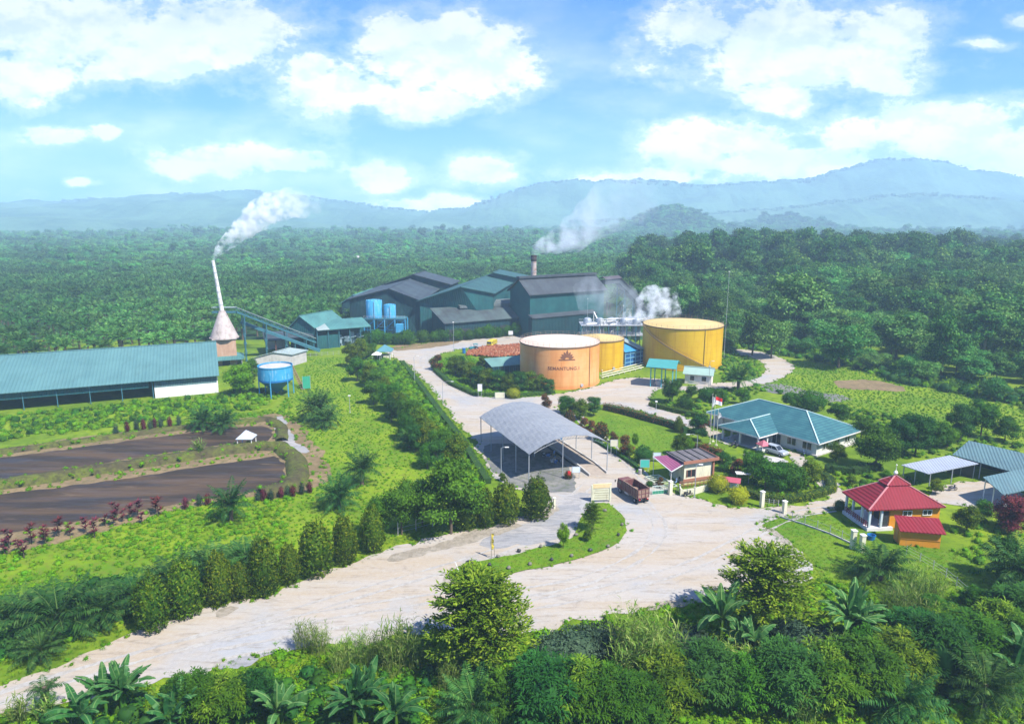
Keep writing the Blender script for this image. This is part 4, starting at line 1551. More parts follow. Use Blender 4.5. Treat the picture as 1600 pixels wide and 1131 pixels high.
# ---------------- press station (low teal buildings between kiln and mill)
def press_station():
 p0 = g(472, 548)
 root = wthing('gabled_shed', 'small steep teal gabled shed at the foot of the conveyor', 'shed', p0)
 mesh_block(root, g(448, 548) + V3(0, 6, 7.5), g(466, 548) + V3(0, 5, 11.5), g(488, 548) + V3(0, 4, 7.8), (7, 14, 0), TEALROOF, MILLWALL2, 0.8)
 p0 = g(540, 545)
 root = wthing('press_shed', 'long low open shed with pale green roof between the gabled shed and the tank tower', 'shed', p0)
 L0, R0 = g(497, 546), g(580, 538)
 z = ht(497, 546, 516)
 u = (R0 - L0).normalized()
 v = V3(-u.y, u.x, 0)
 mb = MB()
 mb.slab([L0 - v * 0.8 + V3(0, 0, z), R0 - v * .8 + V3(0, 0, z), R0 + v * 9 + V3(0, 0, z + 2.2), L0 + v * 9 + V3(0, 0, z + 2.2)], 0.2)
 mb.build('roof', PALEROOF if False else TEALROOF, root)
 mb = MB()
 Lp = L0.lerp(R0, 0.22)
 mb.slab([L0 - v * 0.9 + V3(0, 0, z + .06), Lp - v * .9 + V3(0, 0, z + .06), Lp + v * 9 + V3(0, 0, z + 2.26), L0 + v * 9 + V3(0, 0, z + 2.26)], 0.06)
 mb.build('pale_sheets', PALEROOF, root)
 mb = MB()
 c = L0.lerp(R0, 0.5) + v * 8.6
 mb.box((c.x, c.y, z / 2), ((R0 - L0).length, 0.2, z + 1), math.atan2(u.y, u.x))
 c = L0.lerp(R0, 0.2) + v * 2
 mb.box((c.x, c.y, 2.4), (8, 3.5, 4.8), math.atan2(u.y, u.x))
 mb.build('wall', MILLWALL2, root)
 for i in range(6):
  mb = MB()
  p = L0.lerp(R0, i / 5)
  mb.bar(p, p + V3(0, 0, z), 0.28)
  mb.build('post', TEALSTEEL, root)
 mb = MB()
 for i in range(9):
  p = L0.lerp(R0, 0.38 + i * 0.065) + v * (2 + (i % 3))
  mb.box((p.x, p.y, 1.0 + (i % 2) * 1.6), (1.6, 1.4, 2 + (i % 3) * 1.1), 0.4 * i)
  mb.tube(p + V3(0, 0, 2.5), p + V3(2.4, -.5, 3.4), 0.22, n=8)
 mb.build('machinery', paint('machine_grey', (0.22, 0.30, 0.34), (0.08, 0.12, 0.15), 0.5), root)
 # small lean shed behind the conveyor foot, whitish wall
 p0 = g(440, 553)
 root = wthing('open_workshop', 'low dark workshop with a whitish back wall under the conveyor', 'workshop', p0)
 mb = MB()
 mb.slab([g(415, 556) + V3(0, 0, 5.2), g(492, 548) + V3(0, 0, 4.6), g(488, 541) + V3(0, 0, 6.0), g(412, 546) + V3(0, 0, 6.4)], 0.2)
 mb.build('roof', DARKROOF, root)
 mb = MB()
 A, B = g(418, 546), g(452, 542)
 mb.prism([(A.x, A.y), (B.x, B.y), (B.x, B.y + .3), (A.x, A.y + .3)], 0, 5.2)
 mb.build('wall', M['white'], root)
 mb = MB()
 A, B = g(455, 546), g(490, 541)
 mb.prism([(A.x, A.y), (B.x, B.y), (B.x, B.y + .3), (A.x, A.y + .3)], 0, 4.8)
 mb.build('wall', MILLWALL, root)
 for X in (417, 432, 447, 462, 477, 491):
  mb = MB()
  p = g(X, 555 - (X - 417) * 0.09)
  mb.bar(p, p + V3(0, 0, 4.7), 0.3)
  mb.build('post', paint('rust_post', (0.16, 0.07, 0.06)) if X == 432 else TEALSTEEL, root)
 # small shed with pale roof behind the hopper
 p0 = g(428, 572)
 root = wthing('pale_roof_hut', 'hut with a pale sheet roof directly behind the blue hopper', 'hut', p0)
 mesh_block(root, g(398, 576) + V3(0, 0, 3.4), g(430, 574) + V3(0, 0, 4.7), g(457, 572) + V3(0, 0, 3.6), (2.5, 7, 0), PALEROOF, M['concrete'], 0.5, 0.12)

press_station()

# ---------------- blue conical hopper
def hopper():
 p = g(433, 617)
 root = wthing('blue_hopper', 'bright blue conical hopper tank on four legs beside the grass field', 'hopper', p)
 c = (p.x, p.y)
 sc = 1 / (FPX / p.y)
 r = 26.5 * sc
 zt = ht(433, 617, 570)
 mb = MB()
 mb.lathe([(r * 0.9, zt - .5), (r, zt - 0.5), (r, zt), (r * 1.02, zt), (r * 1.02, zt - 0.25), (r, zt - 0.3), (r, zt - 3.4)], c, 32)
 mb.build('drum', BLUE, root, smooth=True)
 mb = MB()
 mb.lathe([(r, zt - 3.4), (r, zt - 3.9), (0.35, 0.75), (0.35, 0.25)], c, 32, cap1=True)
 mb.build('cone', BLUE2, root, smooth=True)
 mb = MB()
 mb.lathe([(r * .9, zt - 0.3), (0.1, zt - 0.25)], c, 32)
 mb.build('contents', M['concrete'], root)
 for k in range(6):
  a = math.radians(-90 + 60 * k)
  q = V3(c[0] + r * 1.0 * math.cos(a), c[1] + r * math.sin(a), 0)
  mb = MB()
  mb.bar(q, q + V3(0, 0, zt - 1.6), 0.22)
  mb.build('leg', BLUE, root)
 p2 = g(472, 606)
 root = wthing('ladder_stair', 'rusty stair frame leaning behind the blue hopper', 'stairs', p2)
 mb = MB()
 a, b = g(474, 609), g(455, 596) + V3(0, 0, 5.5)
 for s in (-.4, .4):
  mb.bar(a + V3(s, 0, 0), b + V3(s, 0, 0), 0.15)
 for k in range(14):
  q = a.lerp(b, (k + .5) / 14)
  mb.bar(q + V3(-.4, 0, 0), q + V3(.4, 0, 0), 0.12, 0.3)
 mb.build('stair_frame', paint('rusty_steel', (0.22, 0.13, 0.09)), root)
 root = wthing('green_mesh_screen', 'green netting panel standing right of the blue hopper', 'screen', g(479, 608))
 mb = MB()
 a = g(476, 608)
 mb.box((a.x + .6, a.y, 1.9), (2.0, 0.06, 3.4), 0.5)
 mb.build('netting', paint('green_net', (0.03, 0.28, 0.17)), root)
 for (x_, y_) in ((-.3, -.5), (1.5, .5)):
  mb = MB()
  mb.bar(a + V3(x_, y_, 0), a + V3(x_, y_, 3.8), 0.1)
  mb.build('post', M['steel'], root)

hopper()

# ---------------- twin blue tanks on a tower
def tank_tower():
 p = g(600, 532)
 zp = ht(600, 532, 497)
 root = wthing('tank_platform', 'blue steel platform carrying the two blue water tanks beside the mill', 'platform', p)
 D = p.y + 2
 X = lambda px: (px - 800) / FPX * D / math.cos(PITCH) * 1.0
 mb = MB()
 x0, x1 = X(574) , X(637)
 mb.box(((x0 + x1) / 2, D, zp - .2), (x1 - x0, 6.5, 0.35))
 mb.build('deck', TEALSTEEL, root)
 for i in range(5):
  for j in (-1, 1):
   mb = MB()
   x = x0 + (x1 - x0) * i / 4
   mb.bar((x, D + 3 * j, 0), (x, D + 3 * j, zp - .4), 0.34)
   mb.build('leg', BLUE, root)
 for j in (-1, 1):
  mb = MB()
  for i in range(4):
   xa, xb = x0 + (x1 - x0) * i / 4, x0 + (x1 - x0) * (i + 1) / 4
   for (za, zb) in ((0.6, zp / 2), (zp / 2, zp - .5)):
    mb.bar((xa, D + 3 * j, za), (xb, D + 3 * j, zb), 0.15)
    mb.bar((xa, D + 3 * j, zb), (xb, D + 3 * j, zb), 0.15)
  mb.build('bracing', BLUE2, root)
 mb = MB()
 for (xa, xb) in ((x0, x1),):
  for z in (zp + .5, zp + 1.0):
   mb.bar((xa, D - 3.2, z), (xb, D - 3.2, z), 0.06)
  for k in range(12):
   x = xa + (xb - xa) * k / 11
   mb.bar((x, D - 3.2, zp), (x, D - 3.2, zp + 1.0), 0.06)
 mb.build('railing', M['steel'], root)
 top1 = CAMH - D * (467 - 345) / FPX
 top2 = CAMH - D * (474 - 345) / FPX
 for nm, px, r, zt, lab in (('water_tank', 588, 12.6, top1, 'larger light blue cylindrical tank, left one on the steel tower'), ('water_tank', 612, 9.4, top2, 'smaller light blue cylindrical tank, right one on the steel tower')):
  rr = r * D / FPX
  cx = X(px)
  t = wthing(nm, lab, 'tank', (cx, D, zp), 'blue tanks on the tower')
  mb = MB()
  mb.lathe([(rr, zp + .02), (rr, zt), (rr * 0.97, zt + .12), (0.05, zt + .5)], (cx, D), 28)
  mb.build('shell', BLUE, t, smooth=True)
  mb = MB()
  for k in range(14):
   a = k * 2 * math.pi / 14
   mb.bar((cx + rr * math.cos(a), D + rr * math.sin(a), zt), (cx + rr * math.cos(a), D + rr * math.sin(a), zt + .9), 0.07)
  mb.lathe([(rr, zt + .85), (rr + .08, zt + .9), (rr, zt + .95)], (cx, D), 28)
  mb.build('railing', M['darkmetal'], t)
  mb = MB()
  mb.bar((cx + rr * .2, D - rr - .15, zp), (cx + rr * .2, D - rr - .15, zt), 0.3, 0.05)
  mb.build('ladder', paint('pale_blue_rust', (0.35, 0.45, 0.48)), t)
 t = wthing('box_tank', 'small square blue tank on the right end of the steel tower', 'tank', (X(630), D, 0))
 mb = MB()
 mb.box((X(629.5), D - 4.6, 5.2), (2.6, 2.4, 3.2))
 mb.build('shell', BLUE, t)
 for s in (-1, 1):
  mb = MB()
  mb.bar((X(629.5) + s * 1.1, D - 4.6, 0), (X(629.5) + s * 1.1, D - 4.6, 3.6), 0.25)
  mb.build('leg', BLUE2, t)

tank_tower()

# ---------------- the mill
def mill():
 root = wthing('palm_oil_mill', 'large dark teal mill hall with several gabled metal roofs in the middle of the plantation', 'factory', (-20, 280, 0))
 # two front gables and raised blocks behind
 L1, A1, R1 = V3(-65.5, 274, 14), V3(-49, 273, 18.2), V3(-36.6, 270, 14)
 mesh_block(root, L1, A1, R1, (2.5, 62, 0), DARKROOF, MILLWALL, 1.2, 0.3)
 L2, A2, R2 = V3(-36.4, 268.6, 14.1), V3(-19.8, 266, 19.6), V3(-7.6, 272, 16.6)
 mesh_block(root, L2, A2, R2, (9, 60, 0), TEALDARKROOF, MILLWALL2, 1.2, 0.3)
 mesh_block(root, V3(-60, 322, 15.5), V3(-45.5, 318, 20.4), V3(-29, 318, 16.0), (2.5, 18, 0), DARKROOF, MILLWALL, 1.2, 0.3)
 mesh_block(root, V3(-22, 322, 15), V3(-8.5, 318, 21.2), V3(8, 320, 17.6), (2.5, 18, 0), TEALDARKROOF, MILLWALL2, 1.2, 0.3)
 mesh_block(root, V3(-74, 296, 10), V3(-69, 296, 13.0), V3(-63, 294, 12.8), (2.5, 30, 0), TEALROOF, MILLWALL, 1.0, 0.3)
 # boiler house
 ub = V3(0.845, 0.535, 0)
 vb = V3(-0.535, 0.845, 0)
 F0 = V3(7.0, 264, 0)
 Lb, Wb_, ze, zr = 37.0, 14.5, 17.3, 22.3
 fr0, fr1 = F0, F0 + ub * Lb
 bk0, bk1 = F0 + vb * Wb_, F0 + vb * Wb_ + ub * Lb
 mb = MB()
 mid0, mid1 = F0 + vb * 7.2, F0 + vb * 7.2 + ub * Lb
 for (p, q) in ():
  pass
 v_ = [V3(p.x, p.y, z) for p, z in ((fr0, 0), (fr0, ze), (mid0, zr), (bk0, ze + .4), (bk0, 0), (fr1, 0), (fr1, ze), (mid1, zr), (bk1, ze + .4), (bk1, 0))]
 mb.add(v_, [(0, 1, 2, 3, 4), (5, 9, 8, 7, 6), (0, 5, 6, 1), (4, 3, 8, 9), (1, 6, 7, 2), (2, 7, 8, 3)])
 mb.build('boiler_wall', MILLWALL2, root)
 mb = MB()
 o = 1.0
 up = V3(0, 0, .35)
 a0, a1 = mid0 - ub * o + V3(0, 0, zr) + up, mid1 + ub * o + V3(0, 0, zr) + up
 f0, f1 = fr0 - ub * o - vb * o + V3(0, 0, ze - .65) + up, fr1 + ub * o - vb * o + V3(0, 0, ze - .65) + up
 b0, b1 = bk0 - ub * o + vb * o + V3(0, 0, ze - .2) + up, bk1 + ub * o + vb * o + V3(0, 0, ze - .2) + up
 mb.slab([a0, f0, f1, a1], 0.3)
 mb.slab([a0, a1, b1, b0], 0.3)
 r = mb.build('boiler_roof', DARKROOF2, root)
 mb = MB()
 mb.bar(a0 + V3(0, 0, .5), a1 + V3(0, 0, .5), 2.2, 0.8)
 mb.build('ridge_vent', DARKROOF2, r)
 # lean-to in front of the boiler house and band of openings
 mb = MB()
 s0, s1 = fr0 - ub * 1, fr1 - ub * 6
 mb.slab([s0 + V3(0, 0, 9.2) - vb * 0.02, s1 + V3(0, 0, 9.2) - vb * .02, s1 - vb * 3.4 + V3(0, 0, 8.2), s0 - vb * 3.4 + V3(0, 0, 8.2)], 0.2)
 mb.build('lean_to_roof', DARKROOF2, root)
 mb = MB()
 mb.prism([tuple((s0 - vb * 3)[:2]), tuple((s1 - vb * 3)[:2]), tuple((s1 - vb * .3)[:2]), tuple((s0 - vb * .3)[:2])], 0, 8.0)
 mb.build('lean_to_wall', MILLWALL, root)
 # annex with low roof
 P0, P1 = V3(-25.5, 254, 7.2), V3(8.2, 273.5, 7.2)
 d = (P1 - P0).normalized()
 n = V3(-d.y, d.x, 0)
 mb = MB()
 Q0, Q1 = P0 + n * 13.5 + V3(0, 0, 4.4), P1 + n * 8.5 + V3(0, 0, 4.4)
 mb.slab([P0, P1, Q1, Q0], 0.25)
 mb.build('annex_roof', sheetmetal('annex_sheets', (0.07, 0.10, 0.098), (0.04, 0.043, 0.048), math.radians(30), 0.6, rust=(0.045, 0.042, 0.045), rustamt=0.6), root)
 mb = MB()
 W0, W1 = P0 + n * 0.8 + d * .6, P1 + n * .8
 mb.prism([tuple(W0[:2]), tuple(W1[:2]), tuple((W1 + n * 7)[:2]), tuple((W0 + n * 12)[:2])], 0, [7.2, 7.2, 9.6, 10.8])
 mb.build('annex_wall', MILLWALL, root)
 mb = MB()
 m0, m1 = Q0.lerp(Q1, 0.28) - n * 3.2, Q0.lerp(Q1, 0.9) - n * 1.5
 mb.slab([m0 + V3(0, 0, .6), m1 + V3(0, 0, .6), m1 + n * 4.2 + V3(0, 0, 1.9), m0 + n * 5.4 + V3(0, 0, 1.9)], 0.25)
 mb.slab([m0 + V3(0, 0, .1), m1 + V3(0, 0, .1), m1 + n * .2 + V3(0, 0, .5), m0 + n * .2 + V3(0, 0, .5)], 0.5)
 mb.build('annex_monitor', sheetmetal('annex_monitor_sheets', (0.11, 0.13, 0.13), (0.07, 0.085, 0.085), math.radians(30), 0.6), root)
 # dark door openings along the front
 mb = MB()
 for k in range(6):
  c = P0 + n * 0.74 + d * (4 + k * 5.6)
  mb.box((c.x, c.y, 2.3), (3.6, 0.12, 4.4), math.atan2(d.y, d.x))
 mb.build('loading_openings', M['darkmetal'], root)
 for x in (-60, -52, -44):
  mb = MB()
  mb.box((x, 272.2 - (x + 60) * .1, 4.5), (3.4, 0.15, 2.2))
  w = mb.build('window', M['glassdark'], root)
  mb = MB()
  mb.box((x, 272.1 - (x + 60) * .1, 5.7), (3.8, 0.2, 0.18))
  mb.box((x, 272.1 - (x + 60) * .1, 3.3), (3.8, 0.2, 0.18))
  for e_ in (-1.8, 0, 1.8):
   mb.box((x + e_, 272.1 - (x + 60) * .1, 4.5), (.16, .2, 2.5))
  mb.build('frame', TEALSTEEL, w)
 # stack
 root2 = wthing('boiler_stack', 'rust-streaked boiler chimney rising from the tall hall of the mill', 'chimney', (9.4, 290, 0))
 zt = CAMH - 290 * (397 - 345) / FPX
 mb = MB()
 cx = (833 - 800) / FPX * 296
 mb.lathe([(1.15, 0), (1.15, zt - 3), (1.12, zt - 1), (0.95, zt - .9)], (cx, 290), 20)
 mb.build('flue', paint('rusty_flue', (0.42, 0.33, 0.28), (0.22, 0.12, 0.08), 0.8, 0, 0.5, 0.9, dirt=(0.16, 0.07, 0.04)), root2, smooth=True)
 mb = MB()
 mb.lathe([(1.2, zt - 2.6), (1.25, zt - 2.5), (1.25, zt), (0.9, zt), (0.9, zt - 1)], (cx, 290), 20)
 mb.build('rim', paint('black_rust', (0.06, 0.035, 0.03)), root2, smooth=True)
 for z in (24, 27, 29.5):
  mb = MB()
  mb.lathe([(1.18, z), (1.28, z + .1), (1.18, z + .2)], (cx, 290), 20)
  mb.build('band', M['steel'], root2)
 # sloping gallery to the right
 root3 = wthing('sloping_gallery', 'dark roofed conveyor gallery sloping down right from the tall mill hall', 'conveyor', g(985, 520))
 A = g(941, 441, 19.5)
 B = g(966, 438.5, 19.8)
 C_ = g(1010, 484, 6.5)
 mb = MB()
 mb.bar(A, B, 4.2, 1.6)
 mb.bar(B, C_, 4.4, 2.4)
 mb.build('gallery', DARKROOF2, root3)
 mb = MB()
 for P, Q in ((A, B), (B, C_)):
  d = (Q - P)
  s = V3(-d.y, d.x, 0).normalized() * 2.6
  mb.slab([P - s + V3(0, 0, 1.35), P + V3(0, 0, 2.3), Q + V3(0, 0, 2.3), Q - s + V3(0, 0, 1.35)], 0.15)
  mb.slab([P + V3(0, 0, 2.3), P + s + V3(0, 0, 1.35), Q + s + V3(0, 0, 1.35), Q + V3(0, 0, 2.3)], 0.15)
 mb.build('roof', paint('soot_roof', (0.075, 0.062, 0.07), (0.045, 0.04, 0.045), 0.8), root3)
 for t in (0.1, 0.4, 0.7, 0.97):
  p = B.lerp(C_, t)
  mb = MB()
  for s in (-1.6, 1.6):
   mb.bar((p.x + s, p.y, p.z - 1), (p.x + s, p.y, 0), 0.35)
  for k in range(int(p.z // 4)):
   mb.bar((p.x - 1.6, p.y, k * 4), (p.x + 1.6, p.y, min(p.z - 1, k * 4 + 4)), 0.2)
  mb.build('trestle', TEALSTEEL, root3)

mill()

# ---------------- clarification platform, pipework, blue shed
def plant_yard():
 root = wthing('process_platform', 'grey steel process platform with railings and pipes between the yellow tanks', 'platform', g(955, 545))
 y0 = 238
 f = lambda px, y: (px - 800) / FPX * y / math.cos(PITCH)
 mb = MB()
 xa, xb = f(905, y0), f(1002, y0)
 zs = (6.0, 9.5)
 for z in zs:
  mb.box(((xa + xb) / 2, y0, z), (xb - xa, 9, 0.2))
 mb.build('deck', M['steel'], root)
 n = 8
 for i in range(n):
  x = xa + (xb - xa) * i / (n - 1)
  for s in (-4.4, 4.4):
   mb = MB()
   mb.bar((x, y0 + s, 0), (x, y0 + s, 9.4), 0.25)
   mb.build('column', TEALSTEEL, root)
 mb = MB()
 for z in zs:
  for dz in (.55, 1.1):
   mb.bar((xa, y0 - 4.4, z + dz), (xb, y0 - 4.4, z + dz), 0.07)
   mb.bar((xa, y0 + 4.4, z + dz), (xb, y0 + 4.4, z + dz), 0.07)
  for i in range(25):
   x = xa + (xb - xa) * i / 24
   mb.bar((x, y0 - 4.4, z), (x, y0 - 4.4, z + 1.1), 0.06)
 mb.build('railing', M['steel'], root)
 rr = random.Random(4)
 grey = paint('vessel_grey', (0.35, 0.38, 0.40), (0.2, 0.22, 0.24), 0.45, 0.3)
 for i in range(5):
  x = xa + 2.5 + i * (xb - xa - 5) / 4
  mb = MB()
  mb.lathe([(0.1, 3.2), (1.5, 4.4), (1.5, 11), (1.2, 11.6), (0.2, 12.0)], (x, y0 + rr.uniform(-2, 2)), 18)
  mb.build('vessel', grey, root, smooth=True)
 mb = MB()
 for i in range(16):
  x = xa + rr.uniform(0, xb - xa)
  z = rr.uniform(7, 12)
  mb.tube((x, y0 - 3.8, z), (x + rr.uniform(4, 9), y0 - 3.8 + rr.uniform(0, 5), z), 0.14, n=6)
  mb.tube((x, y0 - 3.8, z), (x, y0 - 3.8, z - rr.uniform(2, 6)), 0.12, n=6)
 mb.build('pipework', M['steel'], root)
 # inclined pipe bridge
 root = wthing('inclined_pipe', 'thin pale inclined pipe with a lamp beside the mill wall', 'pipe', g(940, 540))
 mb = MB()
 A, B = V3(f(926, 246), 246, 12.6), V3(f(944, 236), 236, 6.0)
 mb.bar(A, B, 0.35)
 mb.bar(A, V3(A.x, A.y, 0), 0.2)
 mb.build('pipe', M['white'], root)
 # masts
 for px, pyb, pyt, lab in ((917, 532, 467, 'slim mast with a small lamp in front of the tall mill wall'), (972, 545, 478, 'slim mast behind the small yellow tank'), (1131, 560, 425, 'tall thin mast rising behind the large yellow tank')):
  p = g(px, pyb)
  t = wthing('mast', lab, 'mast', p)
  h = ht(px, pyb, pyt)
  mb = MB()
  mb.tube(p, p + V3(0, 0, h), 0.08, 0.04, 7)
  mb.build('pole', M['steel'], t)
  mb = MB()
  mb.box((p.x, p.y, h + .1), (0.35, 0.35, 0.25))
  mb.build('lamp_head', M['white'], t)
 # blue shed between the yellow tanks
 root = wthing('blue_shed', 'deep blue sheet-metal shed squeezed between the two yellow tanks', 'shed', g(992, 572))
 a = GA
 L0 = g(976, 573)
 R0 = g(1008, 567)
 u = (R0 - L0).normalized()
 v = V3(-u.y, u.x, 0)
 bw = paint('blue_cladding', (0.02, 0.10, 0.24), (0.015, 0.05, 0.12), 0.5, dirt=(0.05, 0.16, 0.3))
 mb = MB()
 mb.prism([tuple(L0[:2]), tuple(R0[:2]), tuple((R0 + v * 9)[:2]), tuple((L0 + v * 9)[:2])], 0, [4.6, 4.6, 7, 7])
 mb.build('wall', bw, root)
 mb = MB()
 h = V3(0, 0, 4.8)
 mid0, mid1 = L0 + u * (R0 - L0).length * .55, L0 + v * 9 + u * (R0 - L0).length * .55
 mb.slab([L0 - v * .6 - u * .5 + h, mid0 - v * .6 + h, mid1 + h + V3(0, 0, 2.2), L0 + v * 9 - u * .5 + h + V3(0, 0, 2.2)], 0.12)
 mb.build('roof', paint('blue_roof', (0.04, 0.24, 0.42), (0.03, 0.14, 0.28), 0.45), root)
 mb = MB()
 mb.slab([mid0 - v * .7 + h + V3(0, 0, .5), R0 - v * .7 + h + V3(0, 0, -.1), R0 + v * 9 + h + V3(0, 0, 2.1), mid1 + h + V3(0, 0, 2.9)], 0.12)
 mb.build('pale_roof', PALEROOF, root)
 mb = MB()
 for z in (1.2, 2.6, 4.0):
  mb.bar(L0 - v * .1 + V3(0, 0, z), R0 - v * .1 + V3(0, 0, z), 0.2)
 for k in range(5):
  q = L0.lerp(R0, k / 4) - v * .1
  mb.bar(q, q + V3(0, 0, 4.7), 0.22)
 mb.build('cladding_rails', paint('pale_blue', (0.15, 0.35, 0.5)), root)
 # pipe rack on the ground between tanks and shelter
 root = wthing('pipe_rack', 'low white pipe rack on the ground between the tanks', 'pipes', g(975, 590))
 mb = MB()
 for k in range(4):
  A, B = g(940, 592 - k * 3.5), g(1005, 576 - k * 3.5)
  mb.tube(A + V3(0, 0, .5), B + V3(0, 0, .5), 0.14, n=7)
 mb.build('pipes', M['cream'], root)
 mb = MB()
 for k in range(8):
  A = g(942 + k * 8.5, 592 - k * 2.1)
  mb.bar(A, A + V3(0, 0, .5), 0.2)
  mb.bar(A + V3(-.5, 3.4, .4), A + V3(0, 0, .4), .12)
 mb.build('supports', M['concrete'], root)

plant_yard()

# ---------------- storage tanks
def tank(name, label, cx, cy, r, h, mat, roofmat, stair_a, sr=None, emblem=False, seam_a=None):
 root = wthing(name, label, 'storage tank', (cx, cy, 0), 'storage tanks')
 n = 72
 mb = MB()
 mb.lathe([(r * 1.02, 0.0), (r * 1.02, 0.35), (r, 0.36), (r, h)], (cx, cy), n)
 shell = mb.build('shell', mat, root, smooth=True)
 mb = MB()
 mb.lathe([(r, h + .02), (r * 0.6, h + 0.55), (r * 0.25, h + 0.85), (0.05, h + 0.95)], (cx, cy), n)
 mb.build('roof', roofmat, root, smooth=True)
 mb = MB()
 mb.lathe([(r + .01, h - .28), (r + .16, h - .28), (r + .16, h + .04), (r + .01, h + .04)], (cx, cy), n)
 mb.build('rim_angle', paint(name + '_rim', (0.16, 0.10, 0.05)), root)
 # railing
 mb = MB()
 k = 40
 for i in range(k):
  a = 2 * math.pi * i / k
  p = V3(cx + (r - .15) * math.cos(a), cy + (r - .15) * math.sin(a), h)
  mb.bar(p, p + V3(0, 0, 1.05), 0.05)
 for z in (.55, 1.05):
  mb.lathe([(r - .15, h + z - .025), (r - .11, h + z), (r - .15, h + z + .025)], (cx, cy), n)
 mb.build('railing', paint(name + '_rail', (0.30, 0.24, 0.18)), root)
 # spiral stair
 if stair_a:
  mb = MB()
  a0, a1 = stair_a
  m = int(abs(a1 - a0) * r / 0.5)
  pp = []
  for i in range(m + 1):
   a = a0 + (a1 - a0) * i / m
   z = 0.3 + (h - .3) * i / m
   c, s_ = math.cos(a), math.sin(a)
   mb.box((cx + (r + .45) * c, cy + (r + .45) * s_, z), (.85, .5, .06), a)
   pp.append(V3(cx + (r + .88) * c, cy + (r + .88) * s_, z))
  for i in range(m):
   mb.bar(pp[i], pp[i + 1], 0.06, 0.25)
   mb.bar(pp[i] + V3(0, 0, 1), pp[i + 1] + V3(0, 0, 1), 0.05)
   if i % 3 == 0:
    mb.bar(pp[i], pp[i] + V3(0, 0, 1), 0.04)
  mb.build('spiral_stair', paint(name + '_stair', (0.20, 0.13, 0.06)), root)
 if seam_a is not None:
  mb = MB()
  x, y = cx + (r + .12) * math.cos(seam_a), cy + (r + .12) * math.sin(seam_a)
  mb.tube((x, y, 0), (x, y, h), 0.09, n=6)
  mb.build('pipe', paint(name + '_pipe', (0.22, 0.15, 0.05)), root)
 mb = MB()
 a = -math.pi / 2 + 0.5
 x, y = cx + r * math.cos(a), cy + r * math.sin(a)
 mb.tube((x, y, 1.0), (x + .3 * math.cos(a), y + .3 * math.sin(a), 1.0), 0.42, n=16)
 mb.build('manhole', M['steel'], root)
 if emblem:
  dk = paint('emblem_brown', (0.20, 0.085, 0.045), (0.16, 0.06, 0.03), 0.8)
  amid = -math.pi / 2 + math.asin((882 - 875) / 62.5) * 1.0
  mb = MB()

  def onshell(u_, z):
   a_ = amid + u_ / r
   return V3(cx + (r + .03) * math.cos(a_), cy + (r + .03) * math.sin(a_), z)

  def patch(poly, nsub=1):
   lo = [onshell(p[0], p[1]) for p in poly]
   cen = V3(cx, cy, 0)
   hi = [p + V3(p.x - cx, p.y - cy, 0).normalized() * 0.03 for p in lo]
   k_ = len(lo)
   fs = [tuple(range(k_, 2 * k_))]
   for i in range(k_):
    j = (i + 1) % k_
    fs.append((i, j, k_ + j, k_ + i))
   mb.add(lo + hi, fs)
  zb = h - 3.15
  w = 2.25
  for k_ in range(8):
   x0, x1 = -w + k_ * w / 4, -w + (k_ + 1) * w / 4
   patch([(x0, zb - .3), (x1, zb - .3), (x1, zb), (x0, zb)])
  # rays rising like a crown
  for deg, ln in ((14, 2.0), (38, 2.0), (64, 2.1), (90, 2.5), (116, 2.1), (142, 2.0), (166, 2.0)):
   a_ = math.radians(deg)
   c_, s_ = math.cos(a_), math.sin(a_)
   nx_, nz_ = -s_, c_
   patch([(c_ * .75 - nx_ * .22, zb + .15 + s_ * .75 - nz_ * .22), (c_ * ln * .72 - nx_ * .30, zb + .15 + s_ * ln * .72 - nz_ * .30), (c_ * ln, zb + .15 + s_ * ln),
     (c_ * ln * .72 + nx_ * .30, zb + .15 + s_ * ln * .72 + nz_ * .30), (c_ * .75 + nx_ * .22, zb + .15 + s_ * .75 + nz_ * .22)])
  pts = [(1.25 * math.cos(math.radians(t)), zb + .08 + 1.05 * math.sin(math.radians(t))) for t in range(0, 181, 20)]
  ins = [(0.55 * math.cos(math.radians(t)), zb + .08 + .45 * math.sin(math.radians(t))) for t in range(180, -1, -20)]
  for i in range(9):
   patch([pts[i], pts[i + 1], ins[-2 - i], ins[-1 - i]][::-1])
  mb.build('painted_emblem', dk, shell)
  # lettering bent round the shell
  txt = 'SEMANTUNG.1'
  cu = bpy.data.curves.new('lettering', 'FONT')
  cu.body = txt
  cu.size = 1.28
  cu.align_x = 'CENTER'
  cu.extrude = 0.0
  cu.offset = 0.03
  cu.space_character = 1.06
  to = bpy.data.objects.new('lettering_tmp', cu)
  COL.objects.link(to)
  dg = bpy.context.evaluated_depsgraph_get()
  dg.update()
  me0 = to.evaluated_get(dg).to_mesh()
  vv = [v.co.copy() for v in me0.vertices]
  ff = [tuple(p.vertices) for p in me0.polygons]
  bpy.data.objects.remove(to)
  z0 = h - 6.15
  V = []
  for q in vv:
   p = onshell(q.x - 0.75, z0 + q.y)
   V.append((p.x - cx, p.y - cy, p.z))
  me = bpy.data.meshes.new('lettering')
  me.from_pydata(V, [], ff)
  me.materials.append(dk)
  o = bpy.data.objects.new('lettering', me)
  COL.objects.link(o)
  o.parent = shell

